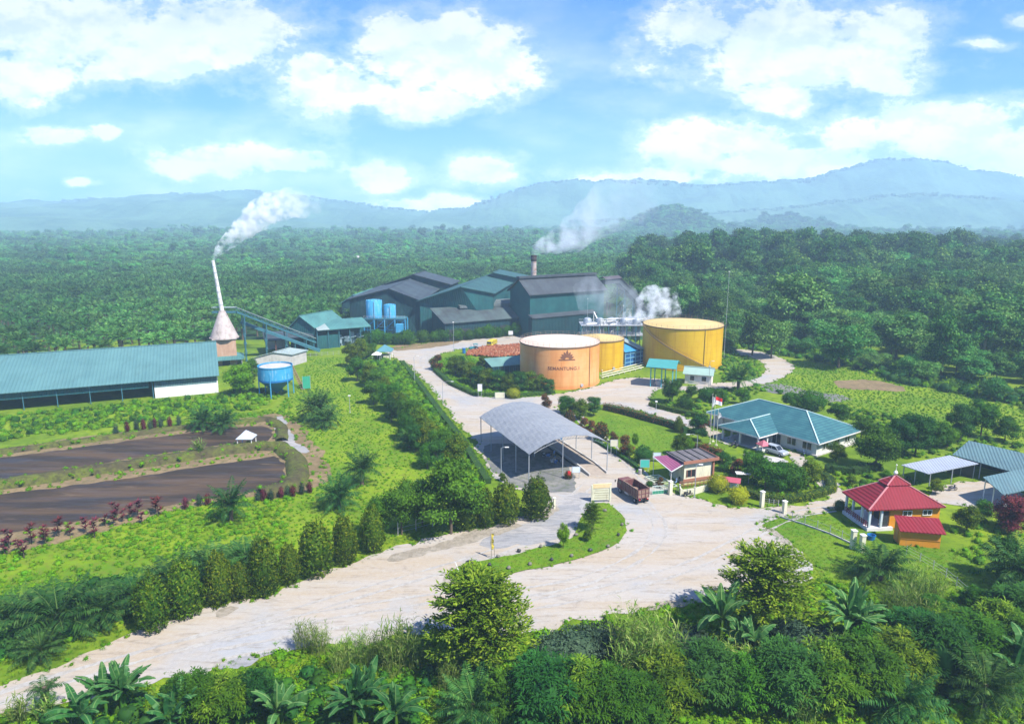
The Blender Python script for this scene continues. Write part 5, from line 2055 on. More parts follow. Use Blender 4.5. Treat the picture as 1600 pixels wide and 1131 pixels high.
def tankmat(name, c, c2, streak):
 m, nt, out = newmat(name)
 b = principled(nt, out, 0.42, 0, 0.4)
 co = objco(nt)
 col = mixc(nt, mrange(nt, tex(nt, co, 0.13, 6), 0.38, 0.64), c, c2)
 co2 = objco(nt, 0, (0.8, 0.8, 0.05))
 col = mixc(nt, mrange(nt, tex(nt, co2, 1.2, 7, 0.75), 0.46, 0.7, 0, 0.6), col, streak)
 # plate courses
 sp = nn(nt, 'ShaderNodeSeparateXYZ')
 nt.links.new(co, sp.inputs[0])
 fr = fmath(nt, 'FRACT', fmath(nt, 'DIVIDE', sp.outputs[2], 1.83))
 line = fmath(nt, 'MULTIPLY', mrange(nt, fr, 0.0, 0.05, 1, 0), 0.55)
 col = mixc(nt, line, col, streak)
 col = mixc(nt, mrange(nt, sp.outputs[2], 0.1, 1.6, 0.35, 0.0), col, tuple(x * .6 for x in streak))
 nt.links.new(col, b.inputs['Base Color'])
 bump(nt, b, tex(nt, co, 0.7, 4), 0.25, 0.15)
 return m

ORANGE = tankmat('orange_tank_paint', (0.66, 0.27, 0.075), (0.68, 0.34, 0.13), (0.50, 0.16, 0.03))
YELLOW = tankmat('yellow_tank_paint', (0.52, 0.30, 0.006), (0.56, 0.35, 0.010), (0.36, 0.16, 0.006))
ROOFPINK = paint('chalky_tank_roof', (0.56, 0.43, 0.34), (0.48, 0.33, 0.25), 0.8, 0, 0.2)
ROOFYEL = paint('yellow_tank_roof', (0.50, 0.37, 0.15), (0.44, 0.30, 0.08), 0.7, 0, 0.2)
tank('storage_tank', 'large pale orange storage tank with a dark crown-like emblem and lettering', 13.6, 191.5, 11.3, 11.6, ORANGE, ROOFPINK, (math.radians(20), math.radians(120)), emblem=True, seam_a=-0.83)
tank('storage_tank', 'smallest yellow storage tank, half hidden behind the orange tank', 27.4, 210, 7.4, 9.3, YELLOW, ROOFYEL, (math.radians(60), math.radians(200)), seam_a=-0.15)
tank('storage_tank', 'big yellow storage tank with a curved stair, to the right of the other tanks', 54.6, 216, 12.5, 12.9, YELLOW, ROOFYEL, (math.radians(-60), math.radians(-172)), seam_a=math.radians(-72))

# ---------------- arched weighbridge canopy
def canopy():
 ZE, ZC = 5.5, 7.9
 A = g(827, 710, ZE)
 B = g(953, 692, ZE)
 C_ = g(752, 651, ZE)
 w = B - A
 W = w.length
 u = w.normalized()
 v = V3(-u.y, u.x, 0)
 Lg = (C_ - A).dot(v)
 root = wthing('arched_canopy', 'wide arched grey sheet-metal canopy over the weighbridge lane', 'canopy', (A + w / 2 + v * Lg / 2))
 n = 28
 top, bot = [], []

 def arc(s):
  t = s * 2 - 1
  return ZE + (ZC - ZE) * (1 - t * t)
 mb = MB()
 V, F = [], []
 m = 14
 for j in range(m + 1):
  for i in range(n + 1):
   s = i / n
   p = A + w * s + v * (Lg * j / m)
   sag = 0.05 * math.sin(i * 1.7 + j * 2.1)
   V.append((p.x, p.y, arc(s) + sag))
 N1 = len(V)
 V += [(a, b, c - 0.06) for a, b, c in V]
 k = n + 1
 for j in range(m):
  for i in range(n):
   F.append((j * k + i, j * k + i + 1, (j + 1) * k + i + 1, (j + 1) * k + i))
   F.append((N1 + j * k + i, N1 + (j + 1) * k + i, N1 + (j + 1) * k + i + 1, N1 + j * k + i + 1))
 for i in range(n):
  F.append((i, N1 + i, N1 + i + 1, i + 1))
  a = m * k + i
  F.append((a, a + 1, N1 + a + 1, N1 + a))
 for j in range(m):
  a, b = j * k, (j + 1) * k
  F.append((a, b, N1 + b, N1 + a))
  a, b = j * k + n, (j + 1) * k + n
  F.append((a, N1 + a, N1 + b, b))
 mb.add(V, F)
 aa = math.atan2(u.y, u.x)
 mt, nt, out = newmat('canopy_sheets')
 b_ = principled(nt, out, 0.5, 0.1, 0.4)
 co = objco(nt, -aa)
 sp = nn(nt, 'ShaderNodeSeparateXYZ')
 nt.links.new(co, sp.inputs[0])
 bk = nn(nt, 'ShaderNodeTexBrick', i_Scale=1.0)
 bk.inputs['Brick Width'].default_value = 6.0
 bk.inputs['Row Height'].default_value = 1.0
 bk.inputs['Mortar Size'].default_value = 0.035
 bk.inputs['Color1'].default_value = (0.225, 0.235, 0.24, 1)
 bk.inputs['Color2'].default_value = (0.26, 0.27, 0.275, 1)
 bk.inputs['Mortar'].default_value = (0.16, 0.175, 0.19, 1)
 nt.links.new(co, bk.inputs['Vector'])
 col = mixc(nt, mrange(nt, tex(nt, co, 0.4, 6, 0.7), 0.45, 0.7, 0, 0.5), bk.outputs[0], (0.21, 0.22, 0.235))
 nt.links.new(col, b_.inputs['Base Color'])
 s = fmath(nt, 'SINE', fmath(nt, 'MULTIPLY', sp.outputs[1], 2 * math.pi / 0.25))
 bump(nt, b_, s, 0.4, 0.03)
 mb.build('arched_roof', mt, root, smooth=False)
 # arched trusses and posts
 rows = (0.02, 0.25, 0.5, 0.75, 0.98)
 for q in rows:
  mb = MB()
  for i in range(n):
   s0, s1 = i / n, (i + 1) / n
   P, Q = A + w * s0 + v * Lg * q, A + w * s1 + v * Lg * q
   mb.bar((P.x, P.y, arc(s0) - .12), (Q.x, Q.y, arc(s1) - .12), 0.1)
   if 2 <= i < n - 2:
    mb.bar((P.x, P.y, arc(s0) - .75), (Q.x, Q.y, arc(s1) - .75), 0.08)
    mb.bar((P.x, P.y, arc(s0) - .75), (Q.x, Q.y, arc(s1) - .12), 0.05)
  mb.build('truss', M['steel'], root)
 for q in rows:
  for s in (0.01, 0.99):
   P = A + w * s + v * Lg * q
   mb = MB()
   mb.tube((P.x, P.y, 0), (P.x, P.y, ZE - .1), 0.09, n=8)
   mb.build('post', M['post'], root)
 for q in (0.02, 0.5):
  P = A + w * 0.42 + v * Lg * q
  mb = MB()
  mb.tube((P.x, P.y, 0), (P.x, P.y, arc(.42) - .7), 0.08, n=8)
  mb.build('post', M['post'], root)
 # weighbridge
 root = wthing('weighbridge', 'long raised concrete weighbridge deck with dark kerbs running out from the canopy', 'weighbridge', g(905, 705))
 d = v
 c0 = g(936, 743)
 Wd = 3.2
 mb = MB()
 s_ = u
 for (k0, k1, z0, z1) in ((0, 5.0, 0.07, 0.62), (5.0, 23, 0.62, 0.62), (23, 27, 0.62, 0.07)):
  a0, a1 = c0 + d * k0, c0 + d * k1
  mb.prism([tuple((a0 - s_ * Wd / 2)[:2]), tuple((a0 + s_ * Wd / 2)[:2]), tuple((a1 + s_ * Wd / 2)[:2]), tuple((a1 - s_ * Wd / 2)[:2])], 0, [z0, z0, z1, z1])
 mb.build('deck', paint('weigh_deck', (0.30, 0.25, 0.20), (0.22, 0.18, 0.14), 0.9, dirt=(0.14, 0.11, 0.09)), root)
 for sg in (-1, 1):
  mb = MB()
  o = s_ * (Wd / 2 + .16) * sg
  a0, a1, a2 = c0 + o + d * 0.3, c0 + o + d * 5, c0 + o + d * 23
  mb.bar(a0 + V3(0, 0, .22), a1 + V3(0, 0, .62), 0.26, 0.5)
  mb.bar(a1 + V3(0, 0, .62), a2 + V3(0, 0, .62), 0.26, 0.5)
  mb.build('kerb', M['concrete'], root)
  mb = MB()
  mb.bar(a1 + V3(0, 0, .25) + s_ * .14 * sg, a2 + V3(0, 0, .25) + s_ * .14 * sg, 0.04, 0.46)
  mb.build('steel_skirt', M['darkmetal'], root)
 return u, v

CU, CV = canopy()

def hut_at(name, label, cat, p, w, d, h, rz, wallm, roofm, kind='gable', over=.4, rise=1.0):
 pass

# ---------------- office with tiled hip roof
def office():
 ZE, ZR = 3.0, 6.4
 tile, nt, out = newmat('blue_green_tiles')
 b = principled(nt, out, 0.62, 0, 0.2)
 co = objco(nt)
 sp = nn(nt, 'ShaderNodeSeparateXYZ')
 nt.links.new(co, sp.inputs[0])
 fr = fmath(nt, 'FRACT', fmath(nt, 'DIVIDE', sp.outputs[2], 0.27))
 row = mrange(nt, fr, 0.0, 0.42, 1.0, 0.0)
 col = mixc(nt, mrange(nt, tex(nt, co, 0.5, 5), 0.38, 0.66), (0.030, 0.105, 0.12), (0.045, 0.145, 0.15))
 col = mixc(nt, fmath(nt, 'MULTIPLY', row, 0.8), col, (0.01, 0.05, 0.075))
 col = mixc(nt, mrange(nt, tex(nt, co, 3.5, 4), 0.55, 0.8, 0, .35), col, (0.03, 0.12, 0.13))
 nt.links.new(col, b.inputs['Base Color'])
 bump(nt, b, fr, 0.8, 0.06)
 E2, E3, E1 = g(1280, 693.5, ZE), g(1351, 671, ZE), g(1115, 641, ZE)
 ux = (E3 - E2)
 ux.z = 0
 ux.normalize()
 uy = V3(-ux.y, ux.x, 0)
 W = (E3 - E2).length
 L = (E1 - E2).dot(uy)
 E2 = E2
 C1, C2, C3, C4 = E2 + uy * L, E2, E2 + ux * W, E2 + ux * W + uy * L
 R1 = E2 + ux * W * .5 + uy * (L - W * .46) + V3(0, 0, ZR - ZE)
 R2 = E2 + ux * W * .5 + uy * (W * .5) + V3(0, 0, ZR - ZE)
 root = wthing('office_building', 'single-storey white office with a large blue-green tiled hip roof and front porch', 'office', E2)
 mb = MB()
 th = 0.16
 mb.slab([C2, C3, R2], th)
 mb.slab([C3, C4, R1, R2], th)
 mb.slab([C4, C1, R1], th)
 mb.slab([C1, C2, R2, R1], th)
 r = mb.build('roof', tile, root)
 # porch wing
 W1, W0, W2 = g(1168, 678, ZE), g(1115, 662, ZE), g(1217, 674, ZE)
 k = (W1 - E2).dot(uy)          # along the front of the main roof
 k0 = (W2 - E2).dot(uy)
 out_d = -(W1 - E2).dot(ux)
 wid = (W0 - W1).length
 P1 = E2 + uy * (k0 - 0.2) - ux * out_d
 P2 = E2 + uy * (k0 + wid + 1.2) - ux * out_d
 Q1 = E2 + uy * (k0 - 0.2) + ux * 2
 Q2 = E2 + uy * (k0 + wid + 1.2) + ux * 2
 zr2 = 1.95
 Rm = P1.lerp(P2, .5) + ux * 3.6 + V3(0, 0, zr2)
 Rk = P1.lerp(P2, .5) + ux * (out_d + 4.2) + V3(0, 0, zr2)
 up = V3(0, 0, 0.02)
 mb = MB()
 mb.slab([P1 + up, Rm + up, P2 + up], th)
 mb.slab([P1 + up, P1 + ux * (out_d + .05) + up, Rk + up, Rm + up], th)
 mb.slab([P2 + up, Rm + up, Rk + up, P2 + ux * (out_d + .05) + up], th)
 mb.build('porch_roof', tile, root)
 mb = MB()
 cap = V3(0, 0, 0.05)
 for a, b2 in ((C2, R2), (C3, R2), (C1, R1), (C4, R1), (R1, R2), (P1, Rm), (P2, Rm), (Rm, Rk)):
  mb.bar(a + cap, b2 + cap, 0.22, 0.12)
 mb.build('ridge_tiles', paint('pale_ridge', (0.42, 0.55, 0.52)), r)
 mb = MB()
 for a, b2 in ((C1, C2), (C2, C3), (C3, C4), (C4, C1), (P1, P2), (P1, P1 + ux * out_d), (P2, P2 + ux * out_d)):
  mb.bar(a + V3(0, 0, -.14), b2 + V3(0, 0, -.14), 0.06, 0.24)
 mb.build('fascia', M['white'], r)
 # walls
 ins = 1.1
 a0 = E2 + ux * ins + uy * ins
 wallm = paint('office_wall', (0.56, 0.57, 0.51), (0.46, 0.48, 0.42), 0.8, dirt=(0.4, 0.4, 0.34))
 mb = MB()
 Wi, Li = W - 2 * ins, L - 2 * ins
 c = a0 + ux * Wi / 2 + uy * Li / 2
 ang = math.atan2(ux.y, ux.x)
 mb.box((c.x, c.y, 1.47), (Wi, Li, 2.94), ang)
 mb.build('wall', wallm, root)
 mb = MB()
 mb.box((c.x, c.y, .12), (Wi + .8, Li + .8, .24), ang)
 c2 = P1.lerp(P2, .5) + ux * (out_d / 2 + .4)
 mb.box((c2.x, c2.y, .1), (out_d - .3, (P2 - P1).length - .8, .2), ang)
 mb.build('plinth', M['concrete'], root)
 # windows & doors on the two visible faces
 def win(p, dirv, w_, z0, z1, nrm, nm='window'):
  mb = MB()
  q = p + nrm * 0.04
  mb.box((q.x, q.y, (z0 + z1) / 2), (w_, 0.06, z1 - z0), math.atan2(dirv.y, dirv.x))
  o = mb.build(nm, M['glassdark'], root)
  mb = MB()
  q = p + nrm * 0.07
  for s in (-w_ / 2 - .05, 0, w_ / 2 + .05):
   qq = q + dirv * s
   mb.bar((qq.x, qq.y, z0), (qq.x, qq.y, z1), 0.1, 0.08)
  for z in (z0 - .05, z1 + .05):
   mb.bar(q - dirv * (w_ / 2 + .1) + V3(0, 0, z - q.z), q + dirv * (w_ / 2 + .1) + V3(0, 0, z - q.z), 0.08, 0.1)
  mb.build('frame', M['white'], o)
 f0 = a0.copy()
 f0.z = 0
 for t in (2.0, 5.4, 8.8, 12.6):
  if t < Li - 1:
   win(f0 + uy * t, uy, 1.9, 0.9 if t != 8.8 else .25, 2.3, -ux, 'window' if t != 8.8 else 'door')
 for t in (3.0, 7.0, 10.8):
  if t < Wi - 1:
   win(f0 + ux * t, ux, 1.7, .9, 2.25, -uy)
 # porch columns, low wall, recess
 for p in (P1 + ux * .7 + uy * .7, P2 + ux * .7 - uy * .7, P1.lerp(P2, .5) + ux * .7, P1 + ux * (out_d * .6) + uy * .7, P2 + ux * out_d * .6 - uy * .7):
  mb = MB()
  mb.box((p.x, p.y, 1.45), (.32, .32, 2.9), ang)
  mb.build('column', M['white'], root)
 mb = MB()
 a_, b_ = P1 + ux * .7 + uy * .8, P2 + ux * .7 - uy * .8
 mb.bar((a_.x, a_.y, 2.75), (b_.x, b_.y, 2.75), .2, .3)
 mb.build('beam', M['white'], root)
 mb = MB()
 p = P2 + ux * (out_d + 1.5) + uy * 3.2
 for i in range(3):
  q = C1 + ux * (.8) - uy * (.6 + i * 3.2)
  mb.box((q.x, q.y, 1.45), (.25, .25, 2.9), ang)
 mb.build('rear_porch_column', M['white'], root)
 return E2, ux, uy, P1, P2

OFF = office()

# ---------------- mosque
def mosque():
 ZE = 3.5
 fr, rt, lf, ap = g(1358, 797, ZE), g(1478, 792, ZE), g(1320, 768, ZE), None
 ux = (rt - fr)
 W = ux.length
 ux.normalize()
 uy = V3(-ux.y, ux.x, 0)
 D = (lf - fr).dot(uy)
 root = wthing('mosque', 'small orange prayer house with a maroon pyramid roof and a white columned porch', 'mosque', fr)
 C = fr + ux * W / 2 + uy * D / 2
 zap = ht(1402, 797, 741)
 y = C.y
 kk = (565.5 - 742) / FPX
 zap = CAMH + y * (kk * math.cos(PITCH) - math.sin(PITCH)) / (math.cos(PITCH) + kk * math.sin(PITCH))
 maroon = sheetmetal('maroon_roof', (0.20, 0.012, 0.022), (0.155, 0.010, 0.018), math.atan2(ux.y, ux.x), 0.5, rust=(0.15, 0.03, 0.04), rustamt=.3)
 pinkcap = paint('maroon_ridge', (0.50, 0.20, 0.20))
 orange = paint('orange_wall', (0.58, 0.24, 0.012), (0.50, 0.19, 0.01), 0.8, dirt=(0.42, 0.2, 0.05))
 ang = math.atan2(ux.y, ux.x)
 c4 = [fr, fr + ux * W, fr + ux * W + uy * D, fr + uy * D]
 k = 0.26
 zi = ZE + (zap - ZE) * 0.66
 inner = [p.lerp(V3(C.x, C.y, ZE), 1 - k) + V3(0, 0, zi - ZE) for p in c4]
 mb = MB()
 for i in range(4):
  j = (i + 1) % 4
  mb.slab([c4[i], c4[j], inner[j], inner[i]], 0.14)
 r = mb.build('roof', maroon, root)
 k2 = 0.31
 inner2 = [p.lerp(V3(C.x, C.y, ZE), 1 - k2) + V3(0, 0, zi - ZE + .12) for p in c4]
 apx = V3(C.x, C.y, zap)
 mb = MB()
 for i in range(4):
  mb.slab([inner2[i], inner2[(i + 1) % 4], apx], 0.12)
 mb.build('roof_tip', maroon, r)
 mb = MB()
 for i in range(4):
  mb.bar(c4[i] + V3(0, 0, .06), inner[i] + V3(0, 0, .06), .22, .1)
  mb.bar(inner2[i] + V3(0, 0, .06), apx + V3(0, 0, .06), .2, .1)
 mb.build('ridge_cap', pinkcap, r)
 mb = MB()
 mb.lathe([(0.05, zap), (.22, zap + .15), (.3, zap + .4), (.18, zap + .65), (.05, zap + .75), (.04, zap + 1.5), (0.12, zap + 1.6), (.02, zap + 1.75)], (C.x, C.y), 14)
 mb.build('finial', M['white'], root, smooth=True)
 # walls: enclosed right two thirds; porch on the left
 i_ = 0.7
 px0 = 0.32 * W
 a = fr + ux * px0 + uy * i_
 Wb, Db = W - px0 - i_ * .4, D - 2 * i_
 c = a + ux * Wb / 2 + uy * Db / 2
 mb = MB()
 mb.box((c.x, c.y, ZE / 2 + .1), (Wb, Db, ZE - .1), ang)
 mb.build('wall', orange, root)
 for t in (0.34, 0.74):
  mb = MB()
  q = a + ux * Wb * t - uy * .04
  mb.box((q.x, q.y, 2.45), (1.3, .08, .75), ang)
  w_ = mb.build('window', M['glassdark'], root)
  mb = MB()
  for s in (-.7, 0, .7):
   qq = q + ux * s - uy * .04
   mb.bar((qq.x, qq.y, 2.05), (qq.x, qq.y, 2.85), .09)
  for z_ in (2.06, 2.84):
   mb.bar((q.x - ux.x * .72 - uy.x * .04, q.y - ux.y * .72 - uy.y * .04, z_), (q.x + ux.x * .72 - uy.x * .04, q.y + ux.y * .72 - uy.y * .04, z_), .1)
  mb.build('frame', M['white'], w_)
 mb = MB()
 q = a + ux * 1.0 - uy * .05
 mb.box((q.x - ux.x * 1.9, q.y - ux.y * 1.9 , 1.6), (1.3, .1, 2.6), ang)
 mb.box((a.x - ux.x * .05 + uy.x * 3, a.y - ux.y * .05 + uy.y * 3, 1.4), (.08, 1.2, 2.2), ang)
 mb.build('door', M['darkmetal'], root)
 # porch floor, columns, railings
 mb = MB()
 p0 = fr + ux * .3 + uy * .3
 cc = p0 + ux * px0 / 2 + uy * (D / 2 - .3)
 mb.box((cc.x, cc.y, .25), (px0 + .2, D - .5, .5), ang)
 mb.build('porch_floor', paint('pale_tiles', (0.62, 0.60, 0.60), (0.5, 0.45, 0.47), 0.4), root)
 cm = paint('blue_grey_column', (0.50, 0.57, 0.58), (0.4, 0.46, 0.47), 0.6)
 for (s, t) in ((.55, .5), (.55, D * .33), (.55, D * .66), (.55, D - .6), (px0 * .62, .5)):
  q = fr + ux * s + uy * t
  mb = MB()
  mb.box((q.x, q.y, .5 + (ZE - .6) / 2), (.3, .3, ZE - .6), ang)
  mb.build('column', cm, root)
 mb = MB()
 rm = paint('maroon_rail', (0.22, 0.04, 0.05))
 a1, b1 = fr + ux * .4 + uy * .5, fr + ux * .4 + uy * (D - .6)
 for z in (.8, 1.05, 1.3):
  mb.bar((a1.x, a1.y, z), (b1.x, b1.y, z), .09)
 for i in range(12):
  q = a1.lerp(b1, i / 11)
  mb.bar((q.x, q.y, .5), (q.x, q.y, 1.32), .08)
 mb.build('railing', rm, root)
 # annex in front
 e0, e1 = g(1408, 838, 3.0) if False else None, None
 b0, b1 = g(1405, 852), g(1468, 857)
 root2 = wthing('orange_annex', 'low orange washroom annex with a maroon lean-to roof in front of the mosque', 'outbuilding', b0)
 u2 = (b1 - b0)
 w2 = u2.length
 u2.normalize()
 v2 = V3(-u2.y, u2.x, 0)
 z2 = ht(1405, 852, 827)
 dpt = 2.4
 mb = MB()
 mb.prism([tuple(b0[:2]), tuple(b1[:2]), tuple((b1 + v2 * dpt)[:2]), tuple((b0 + v2 * dpt)[:2])], 0, [z2, z2, z2 + .9, z2 + .9])
 mb.build('wall', orange, root2)
 mb = MB()
 mb.slab([b0 - v2 * .5 - u2 * .3 + V3(0, 0, z2 + .0), b1 - v2 * .5 + u2 * .4 + V3(0, 0, z2 + .0), b1 + v2 * dpt * .96 + u2 * .4 + V3(0, 0, z2 + 1.15), b0 + v2 * dpt * .96 - u2 * .3 + V3(0, 0, z2 + 1.15)], .12)
 mb.build('roof', maroon, root2)
 mb = MB()
 mb.bar(b0 - v2 * .03 + V3(0, 0, z2 * .45), b1 - v2 * .03 + V3(0, 0, z2 * .45), .08, .08)
 mb.build('band', paint('dark_orange', (0.42, 0.18, .02)), root2)
 mb = MB()
 q = b0 + v2 * 1.2 - u2 * .03
 mb.box((q.x, q.y, 1.0), (.06, .9, 1.9), math.atan2(u2.y, u2.x))
 mb.build('door', paint('door_orange', (0.5, 0.22, .03)), root2)
 # long raised curb / slab at the porch
 root3 = wthing('blue_barrel', 'blue plastic tub on the grass by the mosque porch steps', 'tub', g(1361, 843))
 p = g(1361, 843)
 mb = MB()
 mb.lathe([(.45, 0), (.55, .7), (.6, .7), (.6, .78), (.5, .78), (.42, .1)], (p.x, p.y), 18)
 mb.build('body', BLUE2, root3)
 # two cream gate pillars
 for (X, Yb, Yt, lab) in ((1332, 857, 829, 'left cream gate pillar on the grass in front of the mosque'), (1346, 862, 836, 'right cream gate pillar on the grass in front of the mosque')):
  p = g(X, Yb)
  h = ht(X, Yb, Yt)
  t = wthing('gate_pillar', lab, 'pillar', p, 'pillars in front of the mosque')
  mb = MB()
  mb.box((p.x, p.y, h / 2), (.6, .6, h), ang)
  mb.build('shaft', M['cream'], t, bevel=.03)
  mb = MB()
  mb.box((p.x, p.y, h + .05), (.72, .72, .1), ang)
  mb.build('cap', M['white'], t)

mosque()

# ---------------- open sheds on the right
def simple_shed(name, label, eave, zs, roofm, posts, cat='shed', thick=.12, wall=None, gable=False):
 """eave: four photo pixels of the roof corners with heights zs"""
 P = [g(px, py, z) for (px, py), z in zip(eave, zs)]
 root = wthing(name, label, cat, P[0])
 mb = MB()
 mb.slab(P, thick)
 r = mb.build('roof', roofm, root)
 c = sum((p for p in P), V3(0, 0, 0)) / 4
 for i, j in ((0, 1), (1, 2), (2, 3), (3, 0)):
  for t in (0.04, .5):
   p = P[i].lerp(P[j], t)
   p = p.lerp(V3(c.x, c.y, p.z), .06)
   mb = MB()
   mb.tube((p.x, p.y, 0), (p.x, p.y, p.z - thick), .09, n=8)
   mb.build('post', posts, root)
 if wall:
  a, b = P[wall[0]], P[wall[1]]
  a, b = a.lerp(V3(c.x, c.y, a.z), .07), b.lerp(V3(c.x, c.y, b.z), .07)
  mb = MB()
  d = (b - a)
  mb.prism([(a.x, a.y), (b.x, b.y), (b.x + .01, b.y + .12), (a.x + .01, a.y + .12)], 0, [a.z - .2, b.z - .2, b.z - .2, a.z - .2])
  mb.build('wall', wall[2], root)
 return root, P

SILVER = sheetmetal('silver_roof', (0.36, 0.39, 0.43), (0.30, 0.32, 0.36), math.radians(-15), .5, rough=.4, metal=.2)
CARROOF = sheetmetal('grey_teal_roof', (0.095, 0.17, 0.18), (0.075, 0.13, 0.145), math.radians(-25), .5, rust=(0.1, .13, .13), rustamt=.3)
DW = paint('dark_wood_wall', (0.06, 0.055, 0.05), (0.03, .03, .03), .9)
simple_shed('motorcycle_shed', 'flat silver-roofed open parking shed left of the teal-roofed sheds', [(1408, 726), (1450, 740), (1529, 724), (1484, 711)], (2.9, 2.7, 2.9, 3.1), SILVER, M['post'], wall=(3, 2, DW))
r_, P_ = simple_shed('teal_barrack', 'long blue-grey roofed barrack behind the silver-roofed parking shed', [(1488, 710), (1578, 736), (1660, 722), (1514, 688)], (3.0, 3.0, 4.4, 4.4), CARROOF, M['post'], wall=(3, 2, DW))
simple_shed('teal_shed', 'nearest blue-grey roofed shed at the right edge with a white post', [(1536, 745), (1568, 773), (1660, 752), (1612, 729)], (4.0, 3.2, 3.2, 4.0), CARROOF, M['white'], wall=(3, 2, DW))
LOADROOF = sheetmetal('loading_roof', (0.12, 0.24, 0.21), (0.09, 0.17, 0.16), GA, .5, rust=(.12, .17, .15), rustamt=.4)

def loading_shed():
 z = 3.6
 P = [g(768, 573, z), g(816, 569, z), g(818, 555, z + 1.6), g(756, 560, z + 1.6)]
 root = wthing('low_green_shed', 'low pale green roofed shed tucked against the left side of the orange tank', 'shed', P[0])
 mb = MB()
 mb.slab(P, .15)
 mb.build('roof', LOADROOF, root)
 mb = MB()
 c = (P[0] + P[1] + P[2] + P[3]) / 4
 q = [p.lerp(V3(c.x, c.y, p.z), .07) for p in P]
 mb.prism([tuple(p[:2]) for p in q], 0, [p.z - .2 for p in q])
 mb.build('wall', MILLWALL, root)
 mb = MB()
 for k in range(6):
  p = P[0].lerp(P[1], .05 + k * .18)
  mb.bar((p.x, p.y, 0), (p.x, p.y, p.z - .15), .15)
 mb.build('posts', TEALSTEEL, root)

loading_shed()

